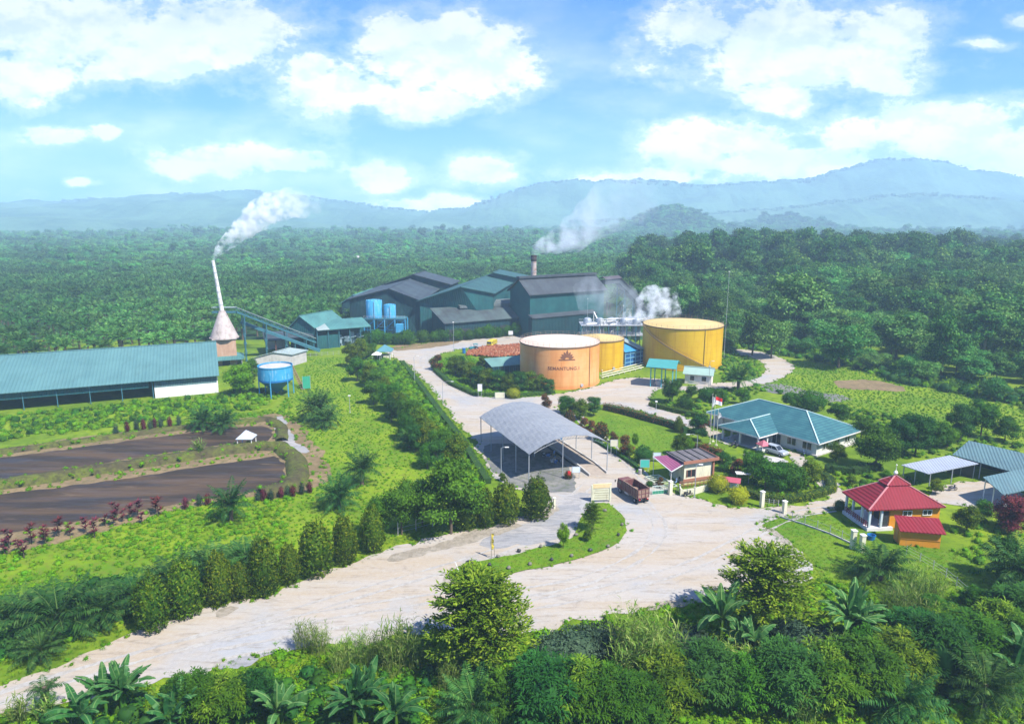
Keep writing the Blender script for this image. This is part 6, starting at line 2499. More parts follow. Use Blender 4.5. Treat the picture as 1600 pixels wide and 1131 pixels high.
# ---------------- two small buildings in front of the big yellow tank
def small_pair():
 # open teal shelter
 a, b = g(1016, 604), g(1050, 607)
 root = wthing('teal_shelter', 'open shelter with teal roof and blue posts in front of the big yellow tank', 'shelter', a)
 u = (b - a).normalized()
 v = V3(-u.y, u.x, 0)
 w = (b - a).length
 z = ht(1016, 604, 572)
 mb = MB()
 h = V3(0, 0, z)
 d = 6.5
 mb.slab([a - u * 1.2 - v * 1.3 + h, b + u * 1.0 - v * 1.3 + h, b + u * 1.0 + v * d * .5 + h + V3(0, 0, 1.5), a - u * 1.2 + v * d * .5 + h + V3(0, 0, 1.5)], .12)
 mb.slab([a - u * 1.2 + v * d * .5 + h + V3(0, 0, 1.5), b + u * 1.0 + v * d * .5 + h + V3(0, 0, 1.5), b + u * 1.0 + v * (d + 1) + h, a - u * 1.2 + v * (d + 1) + h], .12)
 mb.build('roof', paint('bright_teal_roof', (0.055, 0.25, 0.23), (0.045, 0.20, 0.19), .5, dirt=(.07, .24, .24)), root)
 mb = MB()
 for (s, t) in ((1, 0),):
  q = [b + h - V3(0, 0, .1), b + v * d + h - V3(0, 0, .1), b + v * d / 2 + h + V3(0, 0, 1.3)]
  q2 = [p + u * .1 for p in q]
  mb.add(q + q2, [(0, 1, 2), (5, 4, 3), (0, 3, 4, 1), (1, 4, 5, 2), (2, 5, 3, 0)])
 mb.build('gable_board', paint('tan_board', (0.45, 0.26, 0.13)), root)
 for s in (0, .5, 1):
  for t in (0, d):
   p = a + u * w * s + v * t
   mb = MB()
   mb.bar(p, p + h, .24)
   mb.build('post', paint('teal_post', (0.08, 0.35, 0.42)) if 'teal_post' not in MATS else MATS['teal_post'], root)
 mb = MB()
 c = a.lerp(b, .5) + v * 3
 mb.box((c.x, c.y, .6), (w * .7, 3, 1.2), math.atan2(u.y, u.x))
 mb.lathe([(.8, 0), (.8, 1.6), (.1, 1.8)], (a.x + 2.4, a.y + .5), 14)
 mb.build('machine_plinth', M['concrete'], root)
 # white hut
 a, b = g(1066, 597), g(1107, 602)
 root = wthing('white_hut', 'small white hut with a pale green roof beside the open teal shelter', 'hut', g(1090, 602))
 cc = g(1090, 601)
 z = 3.0
 la, ra = cc - u * 4.2 + v * 1.6, cc + u * 3.2 - v * 0.2
 ang = math.atan2(u.y, u.x)
 c = cc + v * 2.5
 wl = paint('hut_wall', (0.66, 0.62, 0.54), (0.5, 0.44, 0.36), .8, dirt=(.35, .25, .18))
 fl, ap_, fr_ = c - u * 3.6 - v * 2.4 + V3(0, 0, z), c - u * 3.6 + V3(0, 0, z + 1.3), c - u * 3.6 + v * 2.4 + V3(0, 0, z)
 # ridge along u: front-left gable
 mesh_block(root, fr_, ap_, fl, u * 7.2, paint('pale_hut_roof', (0.26, 0.37, 0.31), (0.22, .30, .26), .5), wl, .6, .1)
 for t, w_ in ((2.0, 1.1), (5.2, 1.2)):
  q = c - u * 3.6 - v * 2.44 + u * t
  mb = MB()
  mb.box((q.x, q.y, 1.7), (w_, .08, 1.3), ang)
  o = mb.build('window', M['glassdark'], root)
  mb = MB()
  qq = q - v * .05
  mb.box((qq.x, qq.y, .98), (w_ + .3, .14, .1), ang)
  mb.build('sill', M['white'], o)
 q = c - u * 3.64
 mb = MB()
 mb.box((q.x, q.y, 1.5), (.08, 1.0, 1.3), ang)
 mb.build('window', M['glassdark'], root)
 # guard pavilion by the mill road
 p = g(600, 562)
 root = wthing('roadside_pavilion', 'little pavilion with a blue-grey pyramid roof at the top of the left hedge', 'pavilion', p)
 mb = MB()
 s, z = 2.6, 2.8
 ca = p + V3(0, 2, z)
 cs = [ca + V3(-s, -s, 0), ca + V3(s, -s, 0), ca + V3(s, s, 0), ca + V3(-s, s, 0)]
 ap2 = ca + V3(0, 0, 2.0)
 for i in range(4):
  mb.slab([cs[i], cs[(i + 1) % 4], ap2], .1)
 mb.build('roof', paint('bluegrey_roof', (0.08, 0.21, 0.24), (.065, .17, .19), .5), root)
 for sx in (-1, 1):
  for sy in (-1, 1):
   mb = MB()
   mb.bar((ca.x + sx * 2.1, ca.y + sy * 2.1, 0), (ca.x + sx * 2.1, ca.y + sy * 2.1, z), .2)
   mb.build('post', M['white'], root)
 mb = MB()
 mb.box((ca.x + .9, ca.y - 1.9, .65), (2.2, .2, 1.3))
 mb.box((ca.x, ca.y + 1.9, .65), (4, .2, 1.3))
 mb.build('low_wall', M['cream'], root)
 p = g(588, 565)
 root = wthing('small_hip_kiosk', 'tiny kiosk with a white hip roof left of the roadside pavilion', 'kiosk', p)
 mb = MB()
 ca = p + V3(0, 1, 2.3)
 s = 1.5
 cs = [ca + V3(-s, -s, 0), ca + V3(s, -s, 0), ca + V3(s, s, 0), ca + V3(-s, s, 0)]
 for i in range(4):
  mb.slab([cs[i], cs[(i + 1) % 4], ca + V3(0, 0, .9)], .08)
 mb.build('roof', M['white'], root)
 mb = MB()
 for sx in (-1, 1):
  for sy in (-1, 1):
   mb.bar((ca.x + sx * 1.2, ca.y + sy * 1.2, 0), (ca.x + sx * 1.2, ca.y + sy * 1.2, 2.3), .14)
 mb.build('posts', M['post'], root)
 # pond gazebo
 p = g(384, 700)
 root = wthing('pond_gazebo', 'small white hip-roofed gazebo on posts on the bank between the two ponds', 'gazebo', p)
 z = ht(384, 700, 689)
 s = 1.5
 ca = p + V3(0, .8, max(z, 2.1))
 cs = [ca + V3(-s * 1.1, -s, 0), ca + V3(s * 1.1, -s, 0), ca + V3(s * 1.1, s, 0), ca + V3(-s * 1.1, s, 0)]
 mb = MB()
 for i in range(4):
  mb.slab([cs[i], cs[(i + 1) % 4], ca + V3(0, 0, 1.5)], .08)
 mb.build('roof', paint('white_roof', (0.40, 0.44, 0.48), (.3, .33, .36), .5), root)
 for sx in (-1, 1):
  for sy in (-1, 1):
   mb = MB()
   mb.bar((ca.x + sx * 1.4, ca.y + sy * 1.2, 0), (ca.x + sx * 1.4, ca.y + sy * 1.2, ca.z), .14)
   mb.build('post', M['white'], root)

small_pair()

# ---------------- guard house, walls, gate
def guard_house():
 a, b = g(1066, 757), g(1114, 750)
 root = wthing('guard_house', 'cream guard house with a flat dark roof, brown fascia and a purple lean-to roof', 'guard house', a)
 u = (b - a)
 w = u.length
 u.normalize()
 v = V3(-u.y, u.x, 0)
 ang = math.atan2(u.y, u.x)
 z = ht(1066, 757, 722)
 d = 4.6
 mb = MB()
 c = a + u * w / 2 + v * d / 2
 mb.box((c.x, c.y, z / 2), (w * .92, d, z), ang)
 mb.build('wall', M['cream'], root)
 mb = MB()
 c = a + u * w * .52 + v * d / 2
 mb.box((c.x, c.y, z + .10), (w * 1.12, d * 1.25, .16), ang)
 mb.build('flat_roof', paint('old_roof', (0.10, 0.09, 0.095), (0.18, .16, .15), .9), root)
 mb = MB()
 for i in range(5):
  q = c - u * w * .5 + u * w * .25 * i
  mb.bar(q - v * d * .6 + V3(0, 0, z + .25), q + v * d * .6 + V3(0, 0, z + .25), .14)
 mb.build('roof_battens', DW, root)
 br = paint('brown_fascia', (0.30, 0.13, 0.08), (.22, .1, .06), .7)
 mb = MB()
 q = c - v * d * .63
 mb.box((q.x, q.y, z + .05), (w * 1.14, .12, .55), ang)
 q = c + u * w * .565
 mb.box((q.x, q.y, z + .05), (.12, d * 1.25, .55), ang)
 mb.build('fascia', br, root)
 mb = MB()
 q = a + u * w * .26 - v * .05
 mb.box((q.x, q.y, 1.95), (1.6, .1, 1.2), ang)
 o = mb.build('window', M['glassdark'], root)
 mb = MB()
 for s in (-.85, 0, .85):
  qq = q + u * s - v * .05
  mb.bar((qq.x, qq.y, 1.3), (qq.x, qq.y, 2.6), .12)
 mb.build('frame', br, o)
 mb = MB()
 q = a + u * w * .96 - v * .2
 mb.box((q.x, q.y, z / 2), (.3, .3, z), ang)
 q = a + u * w * .5 - v * .1
 mb.box((q.x, q.y, .7), (w * .98, .16, .5), ang)
 mb.build('brown_trim', br, root)
 # purple lean-to
 purp = sheetmetal('purple_roof', (0.25, 0.075, 0.14), (.20, .06, .115), ang, .4, rust=(.3, .2, .2), rustamt=.3)
 p1, p2 = g(1020, 713, 3.6), g(1049, 737, 2.9)
 mb = MB()
 q1 = a + v * (d * .95) + u * .2 + V3(0, 0, z - .1)
 q2 = a - v * .4 + u * .2 + V3(0, 0, z - .1)
 mb.slab([p2, q2, q1, p1], .1)
 mb.build('lean_to_roof', purp, root)
 mb = MB()
 mb.bar(p1, p2, .1, .14)
 mb.bar(p2, q2, .1, .14)
 mb.build('roof_edge', M['white'], root)
 for p in (p1, p2):
  mb = MB()
  p = p.lerp(q1, .06)
  mb.tube((p.x, p.y, 0), (p.x, p.y, p.z - .1), .06, n=7)
  mb.build('post', M['white'], root)
 # front dwarf wall
 pts = [g(1062, 768), g(1064, 775), g(1085, 772), g(1116, 763), g(1122, 753)]
 root = wthing('boundary_wall', 'low cream boundary wall wrapped round the front of the guard house', 'wall', pts[0])
 mb = MB()
 for p, q in zip(pts[:-1], pts[1:]):
  mb.bar(p + V3(0, 0, .55), q + V3(0, 0, .55), .18, 1.1)
 mb.build('panel', M['cream'], root)
 mb = MB()
 for p in pts:
  mb.box((p.x, p.y, .66), (.3, .3, 1.32))
 mb.build('pier', M['cream'], root)
 # brown railing bench in front
 p = g(1085, 758)
 root = wthing('brown_railing', 'brown timber railing along the front of the guard house', 'railing', p)
 mb = MB()
 A, B = g(1062, 763), g(1112, 757)
 for z_ in (.5, .85, 1.2):
  mb.bar(A + V3(0, 0, z_), B + V3(0, 0, z_), .08)
 for i in range(9):
  q = A.lerp(B, i / 8)
  mb.bar(q, q + V3(0, 0, 1.25), .09)
 mb.build('rails', br, root)
 # sliding gate, green
 A, B = g(1018, 771), g(1044, 770)
 root = wthing('sliding_gate', 'open green and white steel gate between the truck and the gate pillar', 'gate', A)
 mb = MB()
 A2, B2 = g(1019, 773), g(1043, 771)
 mb.bar(A2 + V3(0, 0, .35), B2 + V3(0, 0, .35), .06, .6)
 mb.build('panel', paint('gate_green', (0.01, 0.20, 0.11)), root)
 mb = MB()
 for i in range(11):
  q = A2.lerp(B2, i / 10)
  mb.bar(q, q + V3(0, 0, 1.5), .06)
 for z_ in (.06, .72, 1.5):
  mb.bar(A2 + V3(0, 0, z_), B2 + V3(0, 0, z_), .08)
 mb.build('bars', paint('gate_pale', (0.5, 0.6, 0.52)), root)
 A3, B3 = g(1008, 748), g(1036, 766)
 root = wthing('white_fence_rack', 'white barred fence panels lying beside the lane at the gate', 'fence', A3)
 mb = MB()
 for i in range(8):
  q = A3.lerp(B3, i / 7)
  mb.bar(q + V3(0, 0, .4), q + V3(2.3, -.3, .9), .12)
 mb.bar(A3 + V3(0, 0, .4), B3 + V3(0, 0, .4), .12)
 mb.bar(A3 + V3(2.3, -.3, .9), B3 + V3(2.3, -.3, .9), .12)
 for q in (A3, B3):
  mb.bar(q, q + V3(0, 0, .45), .12)
  mb.bar(q + V3(2.3, -.3, 0), q + V3(2.3, -.3, .95), .12)
 mb.build('bars', paint('rack_pale', (0.55, 0.6, 0.45)), root)
 for (X, Yb, Yt, lab) in ((1047, 773, 752, 'cream gate pillar left of the guard house wall'), (1190, 792, 768, 'left cream pillar of the garden gateway by the plaza'), (1225, 802, 783, 'shorter right cream pillar of the garden gateway by the plaza'),
        (866, 795, 778, 'cream post at the right end of the column shrubs'), (624, 832, 0, '')):
  if not lab:
   continue
  p = g(X, Yb)
  h = ht(X, Yb, Yt)
  t = wthing('gate_pillar', lab, 'pillar', p)
  mb = MB()
  s = .55 if X != 866 else .3
  mb.box((p.x, p.y, h / 2), (s, s, h), ang)
  mb.build('shaft', M['cream'], t, bevel=.02)
  mb = MB()
  mb.box((p.x, p.y, h + .04), (s + .12, s + .12, .08), ang)
  mb.build('cap', M['white'], t)

guard_house()

# ---------------- signs, posts, flags
LET = {}

def board(name, label, X, Yb, Yt, Ybot, wpx, bm, legs=2, rot=0.0, text=None, postm=None):
 p = g(X, Yb)
 sc = (p.y / FPX) / math.cos(PITCH) * 1.0
 h, hb = ht(X, Yb, Yt), ht(X, Yb, Ybot)
 w = wpx * sc
 t = thing(name, label, 'sign', (p.x, p.y, 0), rot)
 mb = MB()
 mb.box((0, 0, (h + hb) / 2), (w, .08, h - hb))
 pb = _old_build(mb, 'panel', bm, t)
 mb = MB()
 for z in (hb, h):
  mb.bar((-w / 2, 0, z), (w / 2, 0, z), .1, .06)
 for s in (-w / 2, w / 2):
  mb.bar((s, 0, hb), (s, 0, h), .1, .1)
 _old_build(mb, 'frame', M['post'], pb)
 for i in range(legs):
  s = 0 if legs == 1 else (-w * .38 if i == 0 else w * .38)
  mb = MB()
  mb.bar((s, .07, 0), (s, .07, h - .05), .09)
  _old_build(mb, 'post', postm or M['post'], t)
 if text:
  for (z, tw) in text:
   mb = MB()
   k = int(tw * 9)
   rr = random.Random(int(X * 3 + z * 10))
   x = -w * .4
   while x < w * .4:
    l = rr.uniform(.05, .16) * w
    mb.box((min(x + l / 2, w * .4), -.05, hb + (h - hb) * z), (l, .012, (h - hb) * .09))
    x += l + .03 * w
   _old_build(mb, 'faded_lines', DW, pb)
 return t

board('notice_board', 'tall narrow white notice board by the curved hedge left of the orange tank', 750, 621, 600, 611, 7, M['white'])
board('notice_board', 'wide low white notice board at the tip of the curved hedge', 781, 623, 613, 622, 15, M['cream'], text=None)
board('notice_board', 'small white board by the row of round shrubs in front of the mill', 798, 529, 517, 523, 7, M['white'], 2)
board('notice_board', 'cream notice board beside the right post of the arched canopy', 959, 712, 687, 697, 12, M['cream'])
board('notice_board', 'pale blue board on the lawn edge above the guard house roof', 1026, 722, 707, 717, 13, paint('pale_blue_board', (0.55, 0.66, 0.74)))
board('notice_board', 'green board standing at the lane edge in front of the round dark topiary', 1007, 737, 718, 730, 15, paint('green_board', (0.06, 0.42, 0.33), (.1, .5, .42)))
board('notice_board', 'white board at the foot of the weighbridge ramp', 900, 748, 729, 738, 13, paint('bluish_board', (0.60, 0.68, 0.72)))

def gantry():
 p = g(939, 784)
 t = thing('entrance_sign', 'cream and tan entrance sign board on white posts at the head of the traffic island', 'sign', (p.x, p.y, 0), math.radians(4))
 sc = (p.y / FPX) / math.cos(PITCH)
 w = 30 * sc
 h = ht(939, 784, 755)
 for s in (-1, 1):
  mb = MB()
  mb.box((s * w / 2, 0, h * .46), (.26, .26, h * .92))
  _old_build(mb, 'post', M['cream'], t)
 mb = MB()
 mb.box((0, 0, h * .42), (w * .92, .1, h * .62))
 pn = _old_build(mb, 'panel', M['cream'], t)
 mb = MB()
 for k in range(4):
  mb.box((0.05 * (k % 2), -.06, h * (.24 + .13 * k)), (w * (.8 - .08 * (k % 2)), .03, .07))
 _old_build(mb, 'painted_lines', paint('sign_lines', (0.30, 0.26, 0.14)), pn)
 mb = MB()
 pts = [(-w * .56, h * .74), (w * .5, h * .78), (w * .55, h * 1.0), (-w * .45, h * .96)]
 v_ = [(x, -.12, z) for x, z in pts] + [(x, .12, z) for x, z in pts]
 mb.add(v_, [(0, 1, 2, 3), (7, 6, 5, 4), (0, 4, 5, 1), (1, 5, 6, 2), (2, 6, 7, 3), (3, 7, 4, 0)])
 _old_build(mb, 'header', paint('tan_header', (0.62, 0.46, 0.22), (0.68, 0.58, 0.38), .7), t)

gantry()

def lamp(label, X, Yb, Yt, arm=1.2, name='lamp_post', dirx=1, head='white'):
 p = g(X, Yb)
 h = ht(X, Yb, Yt)
 t = thing(name, label, 'lamp post', (p.x, p.y, 0))
 mb = MB()
 mb.tube((0, 0, 0), (0, 0, h), .075, .05, 8)
 mb.box((0, 0, .1), (.3, .3, .2))
 _old_build(mb, 'pole', M['post'], t)
 mb = MB()
 if arm:
  mb.tube((0, 0, h - .1), (dirx * arm * .6, 0, h + .25), .035, n=6)
  mb.tube((dirx * arm * .6, 0, h + .25), (dirx * arm, 0, h + .2), .035, n=6)
  a = _old_build(mb, 'arm', M['post'], t)
  mb = MB()
  mb.box((dirx * (arm + .25), 0, h + .18), (.7, .22, .12))
  _old_build(mb, 'lamp_head', M['white'], t)
 else:
  mb.box((0, 0, h + .12), (.5, .5, .24))
  _old_build(mb, 'lamp_head', M['white'], t)

lamp('lamp post at the laterite strip in front of the mill annex', 709, 549, 504, 0)
lamp('upper lamp post on the left edge of the mill road', 648, 600, 557, 0.8)
lamp('lower lamp post with a long arm on the left edge of the mill road', 692, 630, 597, 2.2)
lamp('thin lamp post on the yard left of the canopy', 783, 748, 700, .8)
lamp('garden lamp with a drooping white head beside the guard house', 1088, 716, 680, 1.6, dirx=-1)
lamp('tall pole in front of the guard house wall', 1085, 777, 727, .5)
lamp('white garden lamp on the hedge island behind the plaza', 1025, 640, 628, 0)
lamp('thin pole beside the white hut', 1107, 607, 565, .6)
lamp('tall thin pole at the forest edge beside the bend of the side road', 1218, 555, 512, .6)
lamp('thin white pole in the grass field left of the tree belt', 547, 645, 619, 0)

def flags():
 for (X, Yb, Yt, lab, kind) in ((1109, 694, 616, 'flagpole with a limp white flag, left of the three', 'w'), (1114, 690, 618, 'flagpole flying a red over white flag beside the office porch', 'rw'), (1119, 696, 640, 'flagpole with a limp white flag hanging low, right of the three', 'w')):
  p = g(X, Yb)
  h = ht(X, Yb, Yt)
  t = thing('flagpole', lab, 'flagpole', (p.x, p.y, 0), 0, 'flagpoles at the office')
  mb = MB()
  mb.tube((0, 0, 0), (0, 0, h), .06, .035, 8)
  mb.lathe([(.02, h), (.08, h + .06), (.02, h + .14)], n=8)
  mb.box((0, 0, .1), (.5, .5, .2))
  _old_build(mb, 'pole', M['cream'], t)
  if kind == 'rw':
   for nm, z0, z1, c in (('flag_red', h - .95, h - .2, (0.60, 0.015, 0.02)), ('flag_white', h - 1.75, h - .95, (0.82, 0.80, 0.82))):
    V, F = [], []
    for i in range(9):
     for j in range(5):
      x = .05 + i * .2
      V.append((x * .8, .14 * math.sin(x * 3.3) * x, z0 + (z1 - z0) * j / 4 - .24 * x))
    for i in range(8):
     for j in range(4):
      F.append((i * 5 + j, i * 5 + j + 1, (i + 1) * 5 + j + 1, (i + 1) * 5 + j))
    mb = MB()
    mb.add(V, F)
    _old_build(mb, nm, paint(nm, c, c, .8), t, smooth=True)
  else:
   V, F = [], []
   for i in range(7):
    for j in range(12):
     x = .05 + i * .11
     zz = h - .5 - (2.3 if X < 1112 else 1.4) * j / 11 - .2 * x
     V.append((x * (0.6 + .4 * math.sin(j * .4)), .12 * math.sin(i * 1.6 + j * .3), zz))
   for i in range(6):
    for j in range(11):
     F.append((i * 12 + j, i * 12 + j + 1, (i + 1) * 12 + j + 1, (i + 1) * 12 + j))
   mb = MB()
   mb.add(V, F)
   _old_build(mb, 'flag', M['white'], t, smooth=True)

flags()

def info_board():
 p = g(1141, 766)
 t = thing('covered_board', 'white information board with words under a small maroon roof by the yellow topiary', 'sign', (p.x, p.y, 0), math.radians(-22))
 mb = MB()
 mb.box((0, 0, 1.05), (2.6, .1, 1.1))
 pn = _old_build(mb, 'panel', paint('board_blue_white', (0.62, 0.70, 0.78)), t)
 mb = MB()
 for k in range(3):
  for j in range(4):
   mb.box((-.9 + j * .58, -.065, .75 + k * .3), (.4, .02, .08))
 _old_build(mb, 'faded_lines', paint('blue_lines', (0.10, 0.22, 0.45)), pn)
 for s in (-1, 1):
  mb = MB()
  mb.bar((s * 1.3, 0, 0), (s * 1.3, 0, 1.9), .14)
  _old_build(mb, 'post', M['white'], t)
 mb = MB()
 mb.slab([(-1.6, -.9, 1.8), (1.6, -.9, 1.8), (1.6, 0, 2.4), (-1.6, 0, 2.4)], .07)
 mb.slab([(-1.6, 0, 2.4), (1.6, 0, 2.4), (1.6, .9, 1.8), (-1.6, .9, 1.8)], .07)
 _old_build(mb, 'roof', paint('maroon_small_roof', (0.36, 0.07, 0.10)), t)
 p = g(1160, 755)
 t = thing('white_bench_canopy', 'small flat white canopy right of the covered information board', 'canopy', (p.x, p.y, 0), -.1)
 mb = MB()
 mb.box((0, 0, 1.9), (2.5, 1.2, .14))
 _old_build(mb, 'roof', M['white'], t)
 for s in (-1, 1):
  mb = MB()
  mb.bar((s * 1.0, 0, 0), (s * 1.0, 0, 1.9), .1)
  _old_build(mb, 'post', M['post'], t)
 p = g(1192, 706)
 t = thing('maroon_shrine_roof', 'little kiosk with a maroon pyramid roof in front of the parked silver car', 'kiosk', (p.x, p.y, 0), .3)
 mb = MB()
 for i in range(4):
  a0, a1 = math.pi / 4 + i * math.pi / 2, math.pi / 4 + (i + 1) * math.pi / 2
  mb.slab([(1.5 * math.cos(a0), 1.5 * math.sin(a0), 1.6), (1.5 * math.cos(a1), 1.5 * math.sin(a1), 1.6), (0, 0, 2.5)], .08)
 _old_build(mb, 'roof', paint('maroon_kiosk_roof', (0.40, 0.10, 0.13)), t)
 mb = MB()
 for s in (-.75, .75):
  for r in (-.75, .75):
   mb.bar((s, r, 0), (s, r, 1.65), .12)
 mb.box((0, 0, .4), (1.3, 1.3, .8))
 _old_build(mb, 'body', M['white'], t)
 # yellow stick sign on the island
 p = g(768, 873)
 h = ht(768, 873, 833)
 t = thing('yellow_banner_pole', 'thin leaning pole with a ragged yellow banner at the edge of the traffic island', 'banner', (p.x, p.y, 0))
 mb = MB()
 mb.tube((0, 0, 0), (-.05, 0, h), .05, n=7)
 mb.tube((.45, .1, 0), (.3, 0, h * .75), .04, n=7)
 _old_build(mb, 'pole', M['palebark'], t)
 mb = MB()
 V = []
 for j in range(9):
  z = h - .02 - 2.3 * j / 8
  V += [(-.08 + .05 * math.sin(j), .04, z), (.3 + .1 * math.sin(j * 2.2), -.06 + .1 * math.sin(j * 1.4), z)]
 mb.add(V, [(2 * j, 2 * j + 1, 2 * j + 3, 2 * j + 2) for j in range(8)])
 _old_build(mb, 'banner', paint('banner_yellow', (0.55, 0.42, 0.05), (.35, .28, .06), .8), t)
 p = g(714, 893)
 t = thing('broken_white_post', 'short leaning white post at the left tip of the traffic island', 'post', (p.x, p.y, 0))
 mb = MB()
 mb.tube((0.25, 0, 0), (-.2, 0, 1.35), .1, .05, 8)
 mb.box((.25, 0, .05), (.3, .3, .1))
 _old_build(mb, 'shaft', M['white'], t)
 p = g(734, 893)
 t = thing('stacked_tyres', 'dark stack of old tyres beside the broken white post on the island tip', 'tyres', (p.x, p.y, 0))
 for k in range(4):
  mb = MB()
  z = .22 + k * .36
  ox, oy = .06 * math.sin(k * 2), .05 * math.cos(k * 3)
  prof = [(.26 + .0, z - .14), (.48, z - .17), (.56, z - .08), (.56, z + .08), (.48, z + .17), (.26, z + .14), (.26, z - .14)]
  mb.lathe(prof, (ox, oy), 20)
  _old_build(mb, 'tyre', M['black'], t, smooth=True)

info_board()

# ---------------- fences
def fence(name, label, px, posth, n, wires=3, postm=None, pw=.12, kerb=False):
 pts = [g(*p) for p in px]
 root = wthing(name, label, 'fence', pts[0])
 seg = [(pts[i + 1] - pts[i]).length for i in range(len(pts) - 1)]
 tot = sum(seg)

 def at(s):
  for i, l in enumerate(seg):
   if s <= l or i == len(seg) - 1:
    return pts[i].lerp(pts[i + 1], min(1, s / l))
   s -= l
 for i in range(n):
  p = at(tot * i / (n - 1))
  mb = MB()
  mb.bar(p, p + V3(0, 0, posth), pw)
  mb.build('post', postm or M['concrete'], root)
 mb = MB()
 for w in range(wires):
  z = posth * (w + .8) / (wires + .2)
  for i in range(n - 1):
   mb.bar(at(tot * i / (n - 1)) + V3(0, 0, z), at(tot * (i + 1) / (n - 1)) + V3(0, 0, z), .025)
 mb.build('wire', M['steel'], root)
 if kerb:
  mb = MB()
  for i in range(n - 1):
   mb.bar(at(tot * i / (n - 1)) + V3(0, 0, .12), at(tot * (i + 1) / (n - 1)) + V3(0, 0, .12), .2, .26)
  mb.build('kerb', M['concrete'], root)

fence('post_fence', 'concrete post and wire fence below the big broadleaf tree on the left roadside', [(622, 836), (652, 829), (683, 820), (715, 813), (760, 806), (862, 793)], 2.0, 10)
fence('lawn_fence', 'thin wire fence on a dark kerb across the grass in front of the mosque', [(1218, 808), (1262, 822), (1300, 836), (1334, 852)], 1.5, 7, 2, M['post'], .07, True)
fence('garden_rail', 'low tubular rail gate between the two garden gateway pillars', [(1194, 788), (1216, 791)], 1.1, 4, 3, M['steel'], .08)
fence('lower_lawn_fence', 'thin wire fence running down the grass slope below the orange annex', [(1416, 866), (1450, 884), (1482, 905), (1510, 930)], 1.3, 6, 3, M['post'], .07)
fence('far_fence', 'pale low fence along the grass below the conveyor', [(458, 560), (500, 556), (530, 554)], 1.4, 9, 4, M['steel'], .08)

# ---------------- vehicles
def wheel(root, x, y, r, w, rimm=None):
 mb = MB()
 prof = [(r * .5, -w / 2), (r * .92, -w / 2), (r, -w * .3), (r, w * .3), (r * .92, w / 2), (r * .5, w / 2)]
 m = 20
 V = []
 for (a, b) in prof:
  for i in range(m):
   t = 2 * math.pi * i / m
   V.append((x + a * math.cos(t), y + b, r + a * math.sin(t)))
 F = [(k * m + i, k * m + (i + 1) % m, (k + 1) * m + (i + 1) % m, (k + 1) * m + i) for k in range(len(prof) - 1) for i in range(m)]
 mb.add(V, F)
 o = _old_build(mb, 'wheel', M['black'], root, smooth=True)
 mb = MB()
 mb.tube((x, y - w * .42, r), (x, y + w * .42, r), r * .55, n=16)
 mb.tube((x, y - w * .5, r), (x, y + w * .5, r), r * .18, n=10)
 _old_build(mb, 'rim', rimm or M['steel'], o)

